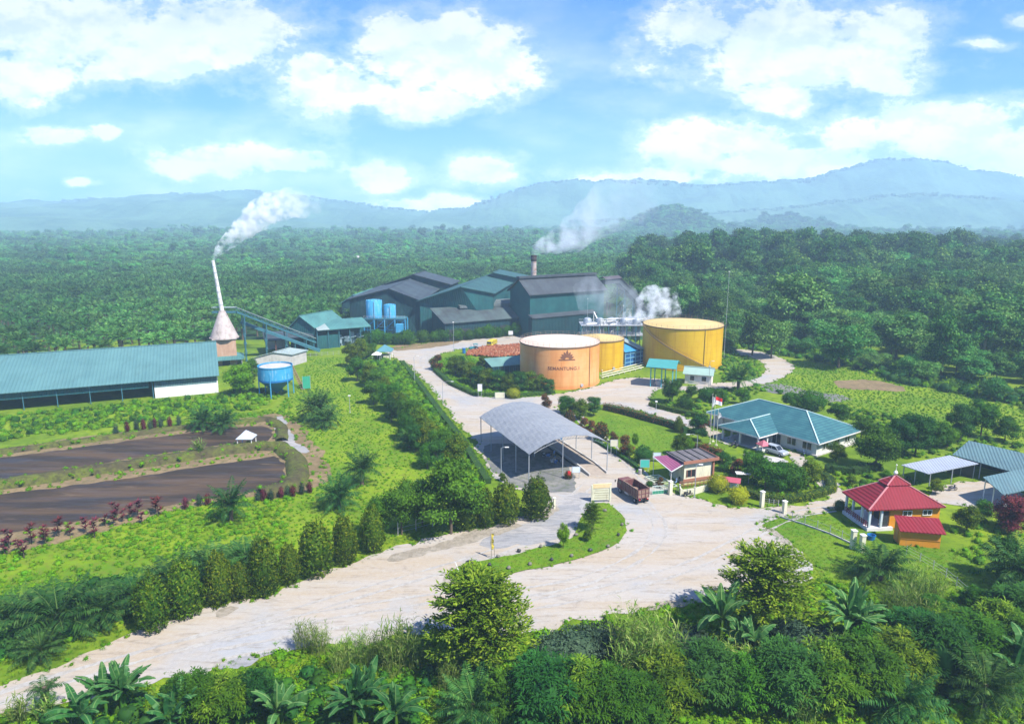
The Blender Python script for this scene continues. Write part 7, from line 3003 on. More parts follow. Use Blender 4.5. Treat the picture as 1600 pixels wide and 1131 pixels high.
def dump_truck():
 R = g(1003, 789)
 dirv = CV
 ang = math.atan2(dirv.y, dirv.x)
 t = thing('dump_truck', 'old maroon dump truck with an open rusty tipper bed driving towards the weighbridge', 'truck', (R.x + .2, R.y + .3, .06), ang)
 t.scale = (.94, .94, .94)
 mar = paint('truck_maroon', (0.14, 0.045, 0.048), (0.12, 0.055, 0.045), .7, 0, 1.5, .7, dirt=(.33, .24, .19))
 rust = paint('truck_rust', (0.26, 0.17, 0.12), (0.16, 0.1, 0.07), .85, 0, 1.5, .8, dirt=(.36, .3, .25))
 # local x forward, origin under the tailgate; length 7
 L, W = 4.6, 2.35
 mb = MB()
 z0, z1 = 1.15, 2.75
 mb.box((L / 2, 0, z0), (L, W - .1, .14))
 for s in (-1, 1):
  mb.box((L / 2, s * (W / 2 - .04), (z0 + z1) / 2), (L, .08, z1 - z0))
 mb.box((L, 0, (z0 + z1) / 2 + .1), (.08, W, z1 - z0 + .2))
 bed = _old_build(mb, 'tipper_bed', mar, t, bevel=.015)
 mb = MB()
 for i in range(9):
  x = .1 + i * (L - .2) / 8
  for s in (-1, 1):
   mb.bar((x, s * (W / 2 + .04), z0 - .05), (x, s * (W / 2 + .04), z1), .11)
 for s in (-1, 1):
  mb.bar((0, s * W / 2, z1 + .03), (L, s * W / 2, z1 + .03), .15, .1)
  mb.bar((0, s * (W / 2 + .03), z0), (L, s * (W / 2 + .03), z0), .12, .14)
 mb.bar((L, -W / 2, z1 + .12), (L, W / 2, z1 + .12), .14, .12)
 _old_build(mb, 'bed_ribs', rust, bed)
 mb = MB()
 mb.box((-.05, 0, (z0 + z1) / 2), (.09, W - .12, z1 - z0 - .1))
 tg = _old_build(mb, 'tailgate', rust, t, bevel=.01)
 mb = MB()
 for y in (-W / 2 + .08, -.4, .4, W / 2 - .08):
  mb.bar((-.12, y, z0), (-.12, y, z1), .1)
 for z in (z0 + .05, (z0 + z1) / 2, z1):
  mb.bar((-.12, -W / 2, z), (-.12, W / 2, z), .1)
 _old_build(mb, 'tailgate_frame', mar, tg)
 mb = MB()
 rr = random.Random(3)
 for i in range(14):
  mb.box((rr.uniform(.4, L - .4), rr.uniform(-.8, .8), z0 + rr.uniform(.15, .5)), (rr.uniform(.3, .8), rr.uniform(.3, .7), .35), rr.uniform(0, 3))
 _old_build(mb, 'rubble_load', rust, t)
 mb = MB()
 for s in (-.42, .42):
  mb.bar((-.1, s, .95), (6.7, s, .95), .12, .24)
 for x in (.3, 1.5, 3.2, 4.6):
  mb.bar((x, -.42, .95), (x, .42, .95), .12)
 mb.tube((.2, -1.0, .62), (.2, 1.0, .62), .0 + .07, n=8)
 _old_build(mb, 'chassis', M['darkmetal'], t)
 # cab
 mb = MB()
 x0, x1 = 4.95, 6.75
 prof = [(x0, .75), (x1, .75), (x1 + .05, 1.55), (x1 - .18, 2.55), (x0 + .1, 2.65), (x0, 2.5)]
 n = len(prof)
 V = [(x, -1.08, z) for x, z in prof] + [(x, 1.08, z) for x, z in prof]
 F = [tuple(range(n))[::-1], tuple(range(n, 2 * n))] + [(i, (i + 1) % n, n + (i + 1) % n, n + i) for i in range(n)]
 mb.add(V, F)
 cab = _old_build(mb, 'cab', mar, t, bevel=.05)
 mb = MB()
 mb.add([(x1 + .06, -.95, 1.62), (x1 + .06, .95, 1.62), (x1 - .13, .95, 2.42), (x1 - .13, -.95, 2.42)], [(0, 1, 2, 3)])
 _old_build(mb, 'windscreen', M['glassdark'], cab)
 for s in (-1, 1):
  mb = MB()
  mb.box((x0 + .95, s * 1.09, 2.0), (1.1, .03, .6))
  _old_build(mb, 'side_window', M['glassdark'], cab)
  mb = MB()
  mb.bar((x1, s * 1.1, 2.0), (x1 + .15, s * 1.35, 2.05), .04)
  mb.box((x1 + .15, s * 1.38, 1.95), (.06, .2, .45))
  _old_build(mb, 'mirror', M['black'], cab)
  mb = MB()
  mb.box((-.18, s * .8, .92), (.06, .3, .16))
  _old_build(mb, 'tail_light', paint('tail_red', (.5, .02, .02)) if 'tail_red' not in MATS else MATS['tail_red'], t)
  mb = MB()
  mb.box((-.05, s * .85, .62), (.03, .55, .55))
  _old_build(mb, 'mudflap', M['black'], t)
 mb = MB()
 mb.box((4.7, 0, 2.0), (.1, 2.1, 1.8))
 _old_build(mb, 'headboard', rust, t)
 for x in (.95, 5.75):
  for s in (-1, 1):
   wheel(t, x, s * .95, .5, .45 if x < 2 else .28)
 mb = MB()
 mb.tube((3.0, .9, .8), (4.2, .9, .8), .26, n=14)
 _old_build(mb, 'fuel_tank', M['steel'], t)

dump_truck()

def motorbike(name, label, p, rz, mat):
 t = thing(name, label, 'motorbike', (p.x, p.y, .07), rz)
 for x in (-.62, .62):
  mb = MB()
  m = 18
  V = []
  prof = [(.24, -.03), (.3, -.05), (.32, 0), (.3, .05), (.24, .03)]
  for (a, b) in prof:
   for i in range(m):
    q = 2 * math.pi * i / m
    V.append((x + a * math.cos(q), b, .32 + a * math.sin(q)))
  mb.add(V, [(k * m + i, k * m + (i + 1) % m, (k + 1) * m + (i + 1) % m, (k + 1) * m + i) for k in range(4) for i in range(m)])
  mb.tube((x, -.04, .32), (x, .04, .32), .07, n=8)
  for i in range(6):
   q = i * math.pi / 3
   mb.bar((x, 0, .32), (x + .25 * math.cos(q), 0, .32 + .25 * math.sin(q)), .02)
  _old_build(mb, 'wheel', M['black'], t)
 mb = MB()
 prof = [(-.62, .45), (-.3, .36), (.1, .34), (.35, .5), (.42, .95), (.28, 1.0), (.2, .62), (-.1, .58), (-.45, .72), (-.85, .78), (-.8, .6)]
 n = len(prof)
 V = [(x, -.11, z) for x, z in prof] + [(x, .11, z) for x, z in prof]
 mb.add(V, [tuple(range(n))[::-1], tuple(range(n, 2 * n))] + [(i, (i + 1) % n, n + (i + 1) % n, n + i) for i in range(n)])
 _old_build(mb, 'body', mat, t, bevel=.03)
 mb = MB()
 mb.box((-.4, 0, .80), (.72, .26, .1))
 _old_build(mb, 'seat', M['black'], t, bevel=.03)
 mb = MB()
 mb.bar((.36, 0, .95), (.62, 0, .32), .06)
 mb.bar((.34, -.32, 1.05), (.34, .32, 1.05), .04)
 mb.bar((.34, 0, .95), (.34, 0, 1.06), .05)
 mb.bar((-.1, .1, .3), (-.2, .3, 0.0), .03)
 _old_build(mb, 'handlebar', M['darkmetal'], t)
 mb = MB()
 mb.tube((.42, 0, .92), (.50, 0, .92), .09, n=10)
 _old_build(mb, 'headlight', M['white'], t)
 return t

motorbike('motorbike', 'black motorbike parked against the cream wall in front of the guard house', g(1075, 776), .25, paint('bike_black', (.03, .03, .035), None, .35))
motorbike('motorbike', 'blue-white motorbike parked under the purple lean-to of the guard house', g(1056, 757), 1.1, paint('bike_blue', (.2, .3, .5), None, .35))
motorbike('motorbike', 'grey motorbike leaning under the purple lean-to nearest the guard house wall', g(1061, 752), 1.3, paint('bike_grey', (.35, .36, .4), None, .35))
bk = paint('bike_dark', (.06, .06, .09), None, .35)
motorbike('motorbike', 'dark motorbike at the left corner of the office porch', g(1146, 697), .8, bk)
motorbike('motorbike', 'dark motorbike at the middle of the office porch', g(1152, 699), .9, bk)
motorbike('motorbike', 'motorbike with blue fairing by the right office wall near the window', g(1256, 712), 1.2, MATS['bike_blue'])
motorbike('motorbike', 'dark motorbike parked on the yard right of the mosque', g(1488, 767), .2, bk)

def car(name, label, p, rz, c, L=4.5, W=1.75, van=False):
 t = thing(name, label, 'car', (p.x, p.y, .11), rz)
 mt = paint(name + '_paint', c, c, .3, .3, spec=.6)
 H = 1.75
 prof = [(-L / 2, .35), (L / 2, .35), (L / 2 + .03, .8), (L / 2 - .15, 1.0), (L * .22, 1.1), (-L / 2 + .05, 1.12), (-L / 2 - .02, .8)]
 top = [(L * .22, 1.1), (L * .06, 1.68), (-L * .40, 1.72), (-L * .48, 1.12)]
 mb = MB()
 n = len(prof)
 V = [(x, -W / 2, z) for x, z in prof] + [(x, W / 2, z) for x, z in prof]
 mb.add(V, [tuple(range(n))[::-1], tuple(range(n, 2 * n))] + [(i, (i + 1) % n, n + (i + 1) % n, n + i) for i in range(n)])
 body = _old_build(mb, 'body', mt, t, bevel=.08)
 mb = MB()
 n = 4
 V = [(x, -W / 2 + .12 + (.1 if z > 1.5 else 0), z) for x, z in top] + [(x, W / 2 - .12 - (.1 if z > 1.5 else 0), z) for x, z in top]
 mb.add(V, [(3, 2, 1, 0), (4, 5, 6, 7), (0, 1, 5, 4), (1, 2, 6, 5), (2, 3, 7, 6)])
 _old_build(mb, 'window_band', M['glassdark'], t, bevel=.03)
 mb = MB()
 mb.box((-L * .17, 0, 1.73), (L * .46, W - .38, .07))
 for s in (-1, 1):
  for (xa, za, xb, zb) in ((L * .22, 1.1, L * .06, 1.7), (-L * .12, 1.1, -L * .12, 1.7), (-L * .48, 1.12, -L * .40, 1.7)):
   mb.bar((xa, s * (W / 2 - .12), za), (xb, s * (W / 2 - .21), zb), .08)
 _old_build(mb, 'roof', mt, t, bevel=.02)
 for x in (-L * .3, L * .31):
  for s in (-1, 1):
   wheel(t, x, s * (W / 2 - .08), .34, .22)
 for s in (-1, 1):
  mb = MB()
  mb.box((L / 2 + .02, s * .6, .82), (.05, .32, .16))
  _old_build(mb, 'headlight', M['white'], body)
  mb = MB()
  mb.box((-L / 2 - .02, s * .68, .9), (.05, .2, .28))
  _old_build(mb, 'tail_light', MATS['tail_red'], body)

pc = g(1212, 710)
car('silver_car', 'silver car with a white roof parked in front of the office wall', pc, math.atan2(OFF[2].y, OFF[2].x) + math.pi, (0.40, 0.43, 0.45))

def yellow_truck():
 p = g(768, 542)
 t = thing('yellow_truck', 'small yellow truck standing behind the red fruit heap near the mill', 'truck', (p.x, p.y, .06), math.radians(250))
 ym = paint('truck_yellow', (0.55, 0.45, 0.03), (.42, .32, .03), .5, dirt=(.2, .15, .05))
 mb = MB()
 mb.box((-1.2, 0, 1.7), (3.4, 2.2, 1.5))
 b = _old_build(mb, 'cargo_bed', ym, t, bevel=.03)
 mb = MB()
 for i in range(7):
  for s in (-1, 1):
   mb.bar((-2.8 + i * .53, s * 1.13, .95), (-2.8 + i * .53, s * 1.13, 2.5), .08)
 _old_build(mb, 'bed_ribs', paint('yellow_dark', (.35, .28, .03)), b)
 mb = MB()
 prof = [(.6, .6), (2.3, .6), (2.35, 1.4), (2.1, 2.3), (.65, 2.4)]
 n = 5
 V = [(x, -1.0, z) for x, z in prof] + [(x, 1.0, z) for x, z in prof]
 mb.add(V, [tuple(range(n))[::-1], tuple(range(n, 2 * n))] + [(i, (i + 1) % n, n + (i + 1) % n, n + i) for i in range(n)])
 cb = _old_build(mb, 'cab', ym, t, bevel=.05)
 mb = MB()
 mb.add([(2.36, -.85, 1.48), (2.36, .85, 1.48), (2.16, .85, 2.2), (2.16, -.85, 2.2)], [(0, 1, 2, 3)])
 mb.box((1.45, 1.01, 1.85), (.9, .03, .55))
 mb.box((1.45, -1.01, 1.85), (.9, .03, .55))
 _old_build(mb, 'cab_glass', M['glassdark'], cb)
 mb = MB()
 mb.box((-.2, 0, .75), (5, .9, .25))
 _old_build(mb, 'chassis', M['darkmetal'], t)
 for x in (-1.9, 1.5):
  for s in (-1, 1):
   wheel(t, x, s * .95, .45, .3)
 p = g(741, 548)
 t = thing('green_tractor', 'teal tractor parked left of the yellow truck by the fruit heap', 'tractor', (p.x, p.y, .06), math.radians(200))
 tm = paint('tractor_teal', (0.03, 0.20, 0.22), (.02, .13, .15), .5)
 mb = MB()
 mb.box((.9, 0, 1.05), (1.7, .75, .75))
 mb.box((-.4, 0, .95), (1.2, .9, .5))
 _old_build(mb, 'bonnet', tm, t, bevel=.08)
 mb = MB()
 mb.box((-.5, 0, 2.35), (1.5, 1.4, .1))
 for s in (-1, 1):
  mb.bar((-1.1, s * .6, 1.0), (-1.1, s * .6, 2.35), .08)
  mb.bar((.1, s * .6, 1.0), (.1, s * .6, 2.35), .08)
 _old_build(mb, 'canopy', tm, t)
 mb = MB()
 mb.tube((1.2, .2, 1.4), (1.2, .2, 2.2), .06, n=8)
 mb.box((-.5, 0, 1.3), (.5, .6, .15))
 _old_build(mb, 'exhaust_and_seat', M['black'], t)
 for s in (-1, 1):
  wheel(t, -.6, s * .8, .75, .4)
  wheel(t, 1.4, s * .65, .42, .25)
 p = g(725, 552)
 t = thing('blue_drum', 'upright blue drum at the left end of the fruit heap', 'drum', (p.x, p.y, .06))
 mb = MB()
 mb.lathe([(.05, 0), (.55, 0), (.55, .5), (.58, .52), (.55, .54), (.55, 1.7), (.5, 1.75), (.05, 1.75)], n=16)
 _old_build(mb, 'body', BLUE2, t, smooth=True)

yellow_truck()

def clutter():
 p = g(889, 749)
 t = thing('red_fire_point', 'red fire extinguisher box on a post beside the white board at the weighbridge foot', 'fire point', (p.x, p.y, 0.06))
 mb = MB()
 mb.bar((0, 0, 0), (0, 0, 1.3), .1)
 _old_build(mb, 'post', M['post'], t)
 mb = MB()
 mb.box((0, -.08, 1.1), (.5, .3, .8))
 _old_build(mb, 'box', MATS['tail_red'], t, bevel=.03)
 rr = random.Random(8)
 mats = [M['concrete'], M['bark'], M['palebark'], M['darkmetal'], MATS['blue_lines']]
 for i, (X, Y, l) in enumerate(((857, 712, 'left pile of sacks and scrap in the shade under the arched canopy'), (868, 722, 'right pile of sacks and planks under the near edge of the arched canopy'))):
  p = g(X, Y)
  t = thing('scrap_pile', l, 'scrap pile', (p.x, p.y, .1), i)
  for k in range(5):
   mb = MB()
   for j in range(4):
    c = (rr.uniform(-1.2, 1.2), rr.uniform(-.7, .7), rr.uniform(.1, .55))
    mb.box(c, (rr.uniform(.4, 1.3), rr.uniform(.2, .5), rr.uniform(.15, .35)), rr.uniform(0, 3))
   mb.box((0, 0, .12), (1.6, 1.0, .24), k * .3)
   _old_build(mb, 'sack', mats[k], t, bevel=.04)
 for X, Y, l in ((1000, 741, 'pale flower tub at the lane edge below the green board'), (876, 690, 'small oil drum beside the left kerb of the weighbridge')):
  p = g(X, Y)
  t = thing('drum', l, 'drum', (p.x, p.y, .06))
  mb = MB()
  mb.lathe([(.05, 0), (.32, 0), (.34, .1), (.32, .45), (.34, .5), (.32, .9), (.05, .92)], n=16)
  _old_build(mb, 'body', BLUE2 if X < 900 else M['concrete'], t, smooth=True)

clutter()

# heap of oil palm fruit bunches
def fruit_heap():
 ring = [(728, 556), (734, 547), (770, 542), (812, 540), (822, 545), (820, 556), (770, 559)]
 rng = np.random.RandomState(5)
 P = pts_in(ring, 0.55, rng)
 lm = LM()
 cx, cy = P.mean(0)
 for (x, y) in P:
  e = 1.0 * min(1, 1.2)
  z = 0.25 + 1.1 * max(0, math.sin((x * 0.5)) * .3 + .7) * rng.uniform(.6, 1)
  lm.blob((x, y, z * .6), (rng.uniform(.28, .48),) * 2 + (rng.uniform(.3, .5),), rng, rng.uniform(0, 1), 7, 4, .3)
 m = foliage('fruit_bunch', (0.16, 0.035, 0.02), (0.36, 0.10, 0.05), (0.45, .3, .2), .4, trans=0)
 o = lm.build('fruit_bunches', m)
 setp(o, 'long heap of reddish oil palm fruit bunches left of the orange tank', 'fruit heap', kind='stuff')

fruit_heap()

# ================================================================ VEGETATION
ORD = ['leftmost', 'second', 'third', 'fourth', 'fifth', 'sixth', 'seventh', 'eighth', 'ninth', 'tenth', 'eleventh', 'twelfth', 'thirteenth', 'fourteenth', 'fifteenth', 'sixteenth', 'seventeenth',
  'eighteenth', 'nineteenth', 'twentieth', 'twenty-first', 'twenty-second', 'twenty-third', 'twenty-fourth', 'twenty-fifth', 'twenty-sixth', 'twenty-seventh', 'twenty-eighth']

def put(pr, X, Y, label, cat, group=None, h=None, top=None, natural=1.0, w=1.0, rz=None, world=None, name=None, z=None):
 """a copy of prototype pr at photo pixel (X,Y) of its foot"""
 if world is None:
  p = g(X, Y)
  if z is not None:
   p.z = z
 else:
  p = world
 if top is not None:
  h = ht(X, Y, top)
 s = (h / natural) if h else 1.0
 return copy_tree(pr, p, R_.uniform(0, 6.28) if rz is None else rz, (s * w, s * w, s), label, group, cat, name)

# ---- prototypes
T_round = [tree_proto(21, 8, 7.2, .26, 15, .34, 330, 'leaf'), tree_proto(22, 8, 7.6, .24, 16, .34, 320, 'leaf'), tree_proto(23, 8, 6.4, .2, 14, .32, 330, 'leaf_dark')]
T_bright = [tree_proto(25, 8, 7.6, .24, 15, .36, 330, 'leaf_bright')]
T_olive = [tree_proto(26, 6, 5.0, .12, 13, .28, 330, 'leaf_olive'), tree_proto(27, 6, 4.6, .10, 12, .28, 330, 'leaf_olive')]
T_red = [tree_proto(28, 4, 3.4, .10, 10, .22, 300, 'leaf_red', core=.5)]
T_maroon = [tree_proto(29, 7, 7, .15, 14, .3, 300, 'leaf_maroon')]
T_layer = [tree_proto(30, 8, 8.5, .3, 20, .34, 300, 'leaf', 'layer')]
S_col = [shrub_proto(s, 4.6, 3.0, .26, 2600, 'leaf_olive', 'column_shrub', cone=.35) for s in (31, 32, 33)]
S_ball = [shrub_proto(s, 3.6, 3.6, .26, 2300, 'leaf', 'round_shrub') for s in (35, 36)]
S_topi = [shrub_proto(38, 2.2, 2.2, .15, 2200, 'leaf_yellow', 'topiary', core=.88), shrub_proto(39, 2.4, 2.4, .16, 2200, 'leaf_dark', 'topiary', core=.86)]
S_redcol = [shrub_proto(s, 2.4, 1.7, .2, 1300, 'leaf_red', 'croton_bush', cone=.3) for s in (41, 42)]
PALM = [palm_proto(51, 1.6, 36, 4.6, 22, 1.05, .16), palm_proto(52, 1.2, 32, 4.3, 20, 1.0, .16), palm_proto(53, 2.4, 34, 4.8, 22, 1.05, .16)]
PALM_FAR = [palm_proto(s, t, 20, 4.9, 10, 1.3, .32, 'palm_far', 'oil_palm', rach=.07) for s, t in ((55, 5.0), (56, 6.0), (57, 4.4))]
COCO = palm_proto(58, 3.2, 16, 2.6, 20, .75, .10, 'palm', 'young_coconut_palm', elev=(0.2, 1.3), sag=1.2)
BAN = [banana_proto(61, 3.6, 11, 2.9, .72), banana_proto(62, 3.2, 10, 2.6, .66, stems=2), banana_proto(63, 3.8, 12, 3.0, .7, stems=3)]
CANE = [cane_proto(71), cane_proto(72, 3.0, 34, 1.6), cane_proto(73, 2.2, 22, 1.0)]
CANE_BIG = [cane_proto(74, 5.0, 95, 3.6, bl=1.0), cane_proto(70, 5.0, 80, 3.0, bl=.9)]
SPRAY = [spray_proto(75, 9.4, 9.6, 84, 'leaf_spray', 'feathery_tree', .50), spray_proto(76, 8, 9.5, 56, 'leaf_spray', 'feathery_tree', .46, .25, .35)]
DROOP = [droop_bush_proto(81, mat='leaf_spray'), droop_bush_proto(82, mat='leaf', nc=30), droop_bush_proto(83, mat='leaf_dark', nc=24)]
TI = []
for s in (91, 92, 93):
 rng_ = np.random.RandomState(s)
 lm_ = LM()
 for k_ in range(4):
  c_ = np.array([rng_.uniform(-.25, .25), rng_.uniform(-.25, .25), 0.7 + .35 * k_])
  n_ = 22
  az_ = rng_.uniform(0, 6.28, n_)
  D_ = np.stack([np.cos(az_), np.sin(az_), rng_.uniform(.2, 1.6, n_)], 1)
  lm_.leaves(np.repeat(c_[None], n_, 0), D_, np.stack([-np.cos(az_), -np.sin(az_), np.ones(n_)], 1), rng_.uniform(.35, .6, n_), .11, rng_.uniform(0, 1, n_))
 mb_ = MB()
 mb_.tube((0, 0, 0), (0, 0, 1.5), .05, .03, 6)
 TI.append(proto('red_cordyline', [('leaves', lm_.mesh('leaves', M['leaf_maroon'])), ('stem', mbmesh(mb_, 'stem', M['bark']))]))
DARKSTEM = [shrub_proto(s, 2.0, .8, .16, 420, m_, 'dark_shrub', core=.7) for s, m_ in ((95, 'leaf_maroon'), (96, 'leaf_purple'))]

# ---- column shrubs along the left roadside (photo order, left to right)
cols = [(240, 985, 898), (292, 962, 874), (345, 945, 862), (378, 936, 878), (414, 928, 842), (453, 912, 848), (495, 898, 815), (540, 880, 806), (583, 862, 790)]
nm = ['leftmost', 'second', 'third', 'fourth', 'fifth', 'sixth', 'seventh', 'eighth', 'ninth and rightmost']
for i, (X, Y, T) in enumerate(cols):
 put(S_col[i % 3], X, Y, '%s tall column-shaped shrub between the green field and the dirt road' % nm[i], 'shrub', 'column shrubs along the dirt road', top=T + 4, natural=4.6, w=.8 + .1 * math.sin(i * 2.3))
for i, (X, Y, T, d) in enumerate(((727, 826, 774, 'small dark'), (758, 823, 766, 'narrow yellowish'), (790, 818, 756, 'broad'), (838, 810, 748, 'largest and rightmost'))):
 put(S_col[(i + 1) % 3], X, Y, '%s column shrub in the row of four beside the yard entrance' % d, 'shrub', 'column shrubs at the yard entrance', top=T, natural=4.6, w=(1.0, .8, .92, 1.02)[i])

# ---- round shrub row in front of the mill
row = [(572, 537), (589, 537), (606, 538), (622, 538), (636, 538), (661, 535), (680, 534), (694, 533), (713, 532), (732, 531), (746, 529), (762, 528), (777, 527), (791, 525), (806, 524), (822, 522), (838, 521), (854, 520), (872, 519), (890, 518), (906, 517), (920, 517)]
for i, (X, Y) in enumerate(row):
 put(S_ball[i % 2], X, Y, '%s round shrub from the left in the row before the dark mill' % ('leftmost' if i == 0 else ORD[i]), 'shrub', 'round shrubs in front of the mill', h=4.6 + .7 * math.sin(i * 1.9), natural=3.6, w=1.1)

# ---- tree belt left of the mill road
belt = [(551, 570, 534, 'o'), (566, 562, 528, 'o'), (580, 556, 534, 'g'), (558, 592, 556, 'g'), (577, 600, 566, 'o'), (592, 610, 574, 'g'), (600, 622, 586, 'o'), (584, 628, 592, 'g'), (612, 638, 596, 'g'), (624, 650, 612, 'o'), (640, 662, 622, 'g'), (612, 655, 622, 'd'),
  (655, 672, 634, 'o'), (636, 684, 645, 'g'), (668, 700, 655, 'o'), (650, 702, 664, 'd'), (690, 712, 668, 'g'), (682, 728, 688, 'd'), (712, 722, 676, 'o'), (668, 728, 692, 'g')]
nb_ = 0
for (X, Y, T, k) in belt:
 pr = {'o': T_olive[nb_ % 2], 'g': T_round[nb_ % 2], 'd': T_round[2]}[k]
 nat = 6 if k == 'o' else 8
 put(pr, X, Y + 4, '%s tree from the far end in the belt left of the mill road' % (ORD[nb_] if nb_ else 'farthest'), 'tree', 'trees in the belt left of the mill road', h=ht(X, Y + 4, T) * 1.0, natural=nat, w=.95)
 nb_ += 1
put(T_layer[0], 705, 834, 'big bright broadleaf tree with layered crown at the corner by the post fence', 'tree', top=716, natural=8, w=.92)
put(T_round[0], 628, 835, 'dense green tree behind the post fence, left of the layered tree', 'tree', top=752, natural=8, w=.8)
put(T_round[2], 660, 820, 'dark tree between the layered tree and the dense tree behind the post fence', 'tree', top=748, natural=8, w=.7)
put(T_round[1], 590, 838, 'dark green tree behind the rightmost roadside column shrub', 'tree', top=775, natural=8, w=.8)
put(T_bright[0], 376, 618, 'bright green tree between the blue hopper and the storage shed', 'tree', top=566, natural=8, w=.95)
put(T_round[1], 395, 588, 'low green tree behind the blue hopper', 'tree', top=560, natural=8, w=1.0)

# ---- oil palms standing alone
pl = [(318, 672, 633, 'left one of the pair of oil palms at the far edge of the upper pond'), (350, 674, 634, 'right one of the pair of oil palms at the far edge of the upper pond'), (362, 815, 756, 'large lone oil palm between the lower pond and the bright field'),
  (497, 658, 607, 'oil palm behind the small track on the left field'), (510, 668, 628, 'shorter oil palm touching the one by the small track'), (566, 758, 704, 'upper oil palm of the two in the middle of the bright field'), (530, 795, 742, 'lower oil palm of the two in the middle of the bright field'),
  (95, 990, 905, 'wide oil palm at the left roadside nearest the camera'), (30, 985, 925, 'oil palm at the left picture edge by the road'), (330, 912, 850, 'oil palm half hidden behind the third column shrub'), (275, 925, 862, 'oil palm half hidden behind the second column shrub'),
  (215, 955, 900, 'oil palm left of the row of column shrubs'), (160, 975, 915, 'oil palm second from the left end of the roadside row'), (385, 888, 838, 'small oil palm behind the fifth column shrub'), (1153, 612, 566, 'oil palm standing right of the white hut'),
  (640, 700, 668, 'small pale oil palm inside the tree belt'), (1374, 905, 845, 'small oil palm on the grass below the orange annex'), (1590, 925, 850, 'dark oil palm at the right picture edge'),
  (66, 1030, 985, 'low oil palm on the verge at the lower left'), (1400, 1120, 1040, 'oil palm in front of the bushes at the lower right'), (1535, 1110, 1030, 'oil palm at the bottom right near the edge banana'), (740, 1128, 1060, 'oil palm at the bottom below the big feathery tree')]
for i, (X, Y, T, l) in enumerate(pl):
 h = ht(X, Y, T)
 pr = PALM[i % 3]
 nat = (1.6, 1.2, 2.4)[i % 3] + 3.3
 put(pr, X, Y, l, 'palm', 'lone oil palms', h=h * 1.0, natural=nat, w=.95 if Y > 880 else .74)

# ---- cordylines round the ponds
ti = [(8, 868), (30, 862), (50, 850), (72, 852), (92, 838), (70, 842), (135, 832), (148, 840), (178, 822), (192, 815), (204, 812), (216, 808), (222, 818), (165, 822), (244, 800), (248, 806), (15, 856), (38, 872), (110, 838), (182, 812)]
ti.sort()
for i, (X, Y) in enumerate(ti):
 put(TI[i % 3], X, Y, '%s red-leaved cordyline from the left along the lower pond' % ORD[i], 'shrub', 'red cordylines along the lower pond', h=2.7 + .6 * math.sin(i * 2.1), natural=2.2, w=1.3)
dk = [(290, 795), (312, 790), (325, 789), (403, 784), (412, 782), (424, 782), (440, 778), (450, 776), (458, 776), (472, 772), (484, 770)]
for i, (X, Y) in enumerate(dk):
 put(DARKSTEM[i % 2], X, Y, '%s small dark shrub from the left in the line below the lower pond' % ORD[i], 'shrub', 'small dark shrubs by the lower pond', h=1.9, natural=2.0, w=1.2)
up = [(182, 682), (200, 678), (214, 675), (225, 674), (236, 675), (242, 672), (252, 672), (266, 670), (280, 668)]
for i, (X, Y) in enumerate(up):
 put(DARKSTEM[(i + 1) % 2], X, Y, '%s small dark shrub from the left on the far bank of the upper pond' % ORD[i], 'shrub', 'small dark shrubs on the far bank', h=2.7, natural=2.0, w=1.0)
put(CANE[2], 311, 713, 'tall pale reed tuft growing out of the bank between the ponds', 'reed', h=3.2, natural=2.2, w=1.0)

# ---- hedges
hedge([(628, 568), (655, 602), (690, 650), (722, 690), (744, 728), (762, 756)], 1.6, 1.2, 'leaf_bright', 'long low bright hedge following the left edge of the mill road', dens=60)
hedge([(676, 566), (682, 582), (706, 602), (742, 618), (800, 621), (866, 615)], 1.5, 1.1, 'leaf_bright', 'curved bright hedge round the plot left of the orange tank', dens=70)
hedge([(945, 640), (975, 647), (1010, 657), (1050, 668), (1072, 678)], 1.7, 1.7, 'leaf_red', 'reddish-brown hedge behind the lawn between the plaza and the office', dens=120)
hedge([(1016, 634), (1050, 643), (1085, 651), (1104, 656)], 1.3, 1.2, 'leaf_olive', 'short olive hedge on the wedge across the garden path', dens=120)
hedge([(1160, 770), (1186, 780), (1222, 786), (1262, 780), (1300, 768), (1296, 752), (1268, 738)], 1.5, 1.25, 'leaf_olive', 'clipped hedge curving round the shrub garden beside the plaza', dens=130)
hedge([(1268, 745), (1240, 735), (1215, 728)], 1.2, 1.0, 'leaf_dark', 'short dark hedge along the office drive', dens=110)
hedge([(1288, 736), (1330, 741), (1372, 733)], 1.6, 1.5, 'leaf_dark', 'dark hedge in front of the right office corner', dens=120)
hedge([(930, 690), (960, 708), (985, 724), (1003, 738)], .8, .7, 'leaf_dark', 'narrow dark hedge strip between the lane and the garden', dens=90)
hedge([(1076, 700), (1100, 706), (1128, 714)], 1.5, 1.5, 'leaf_red', 'red croton hedge behind the guard house', dens=120)

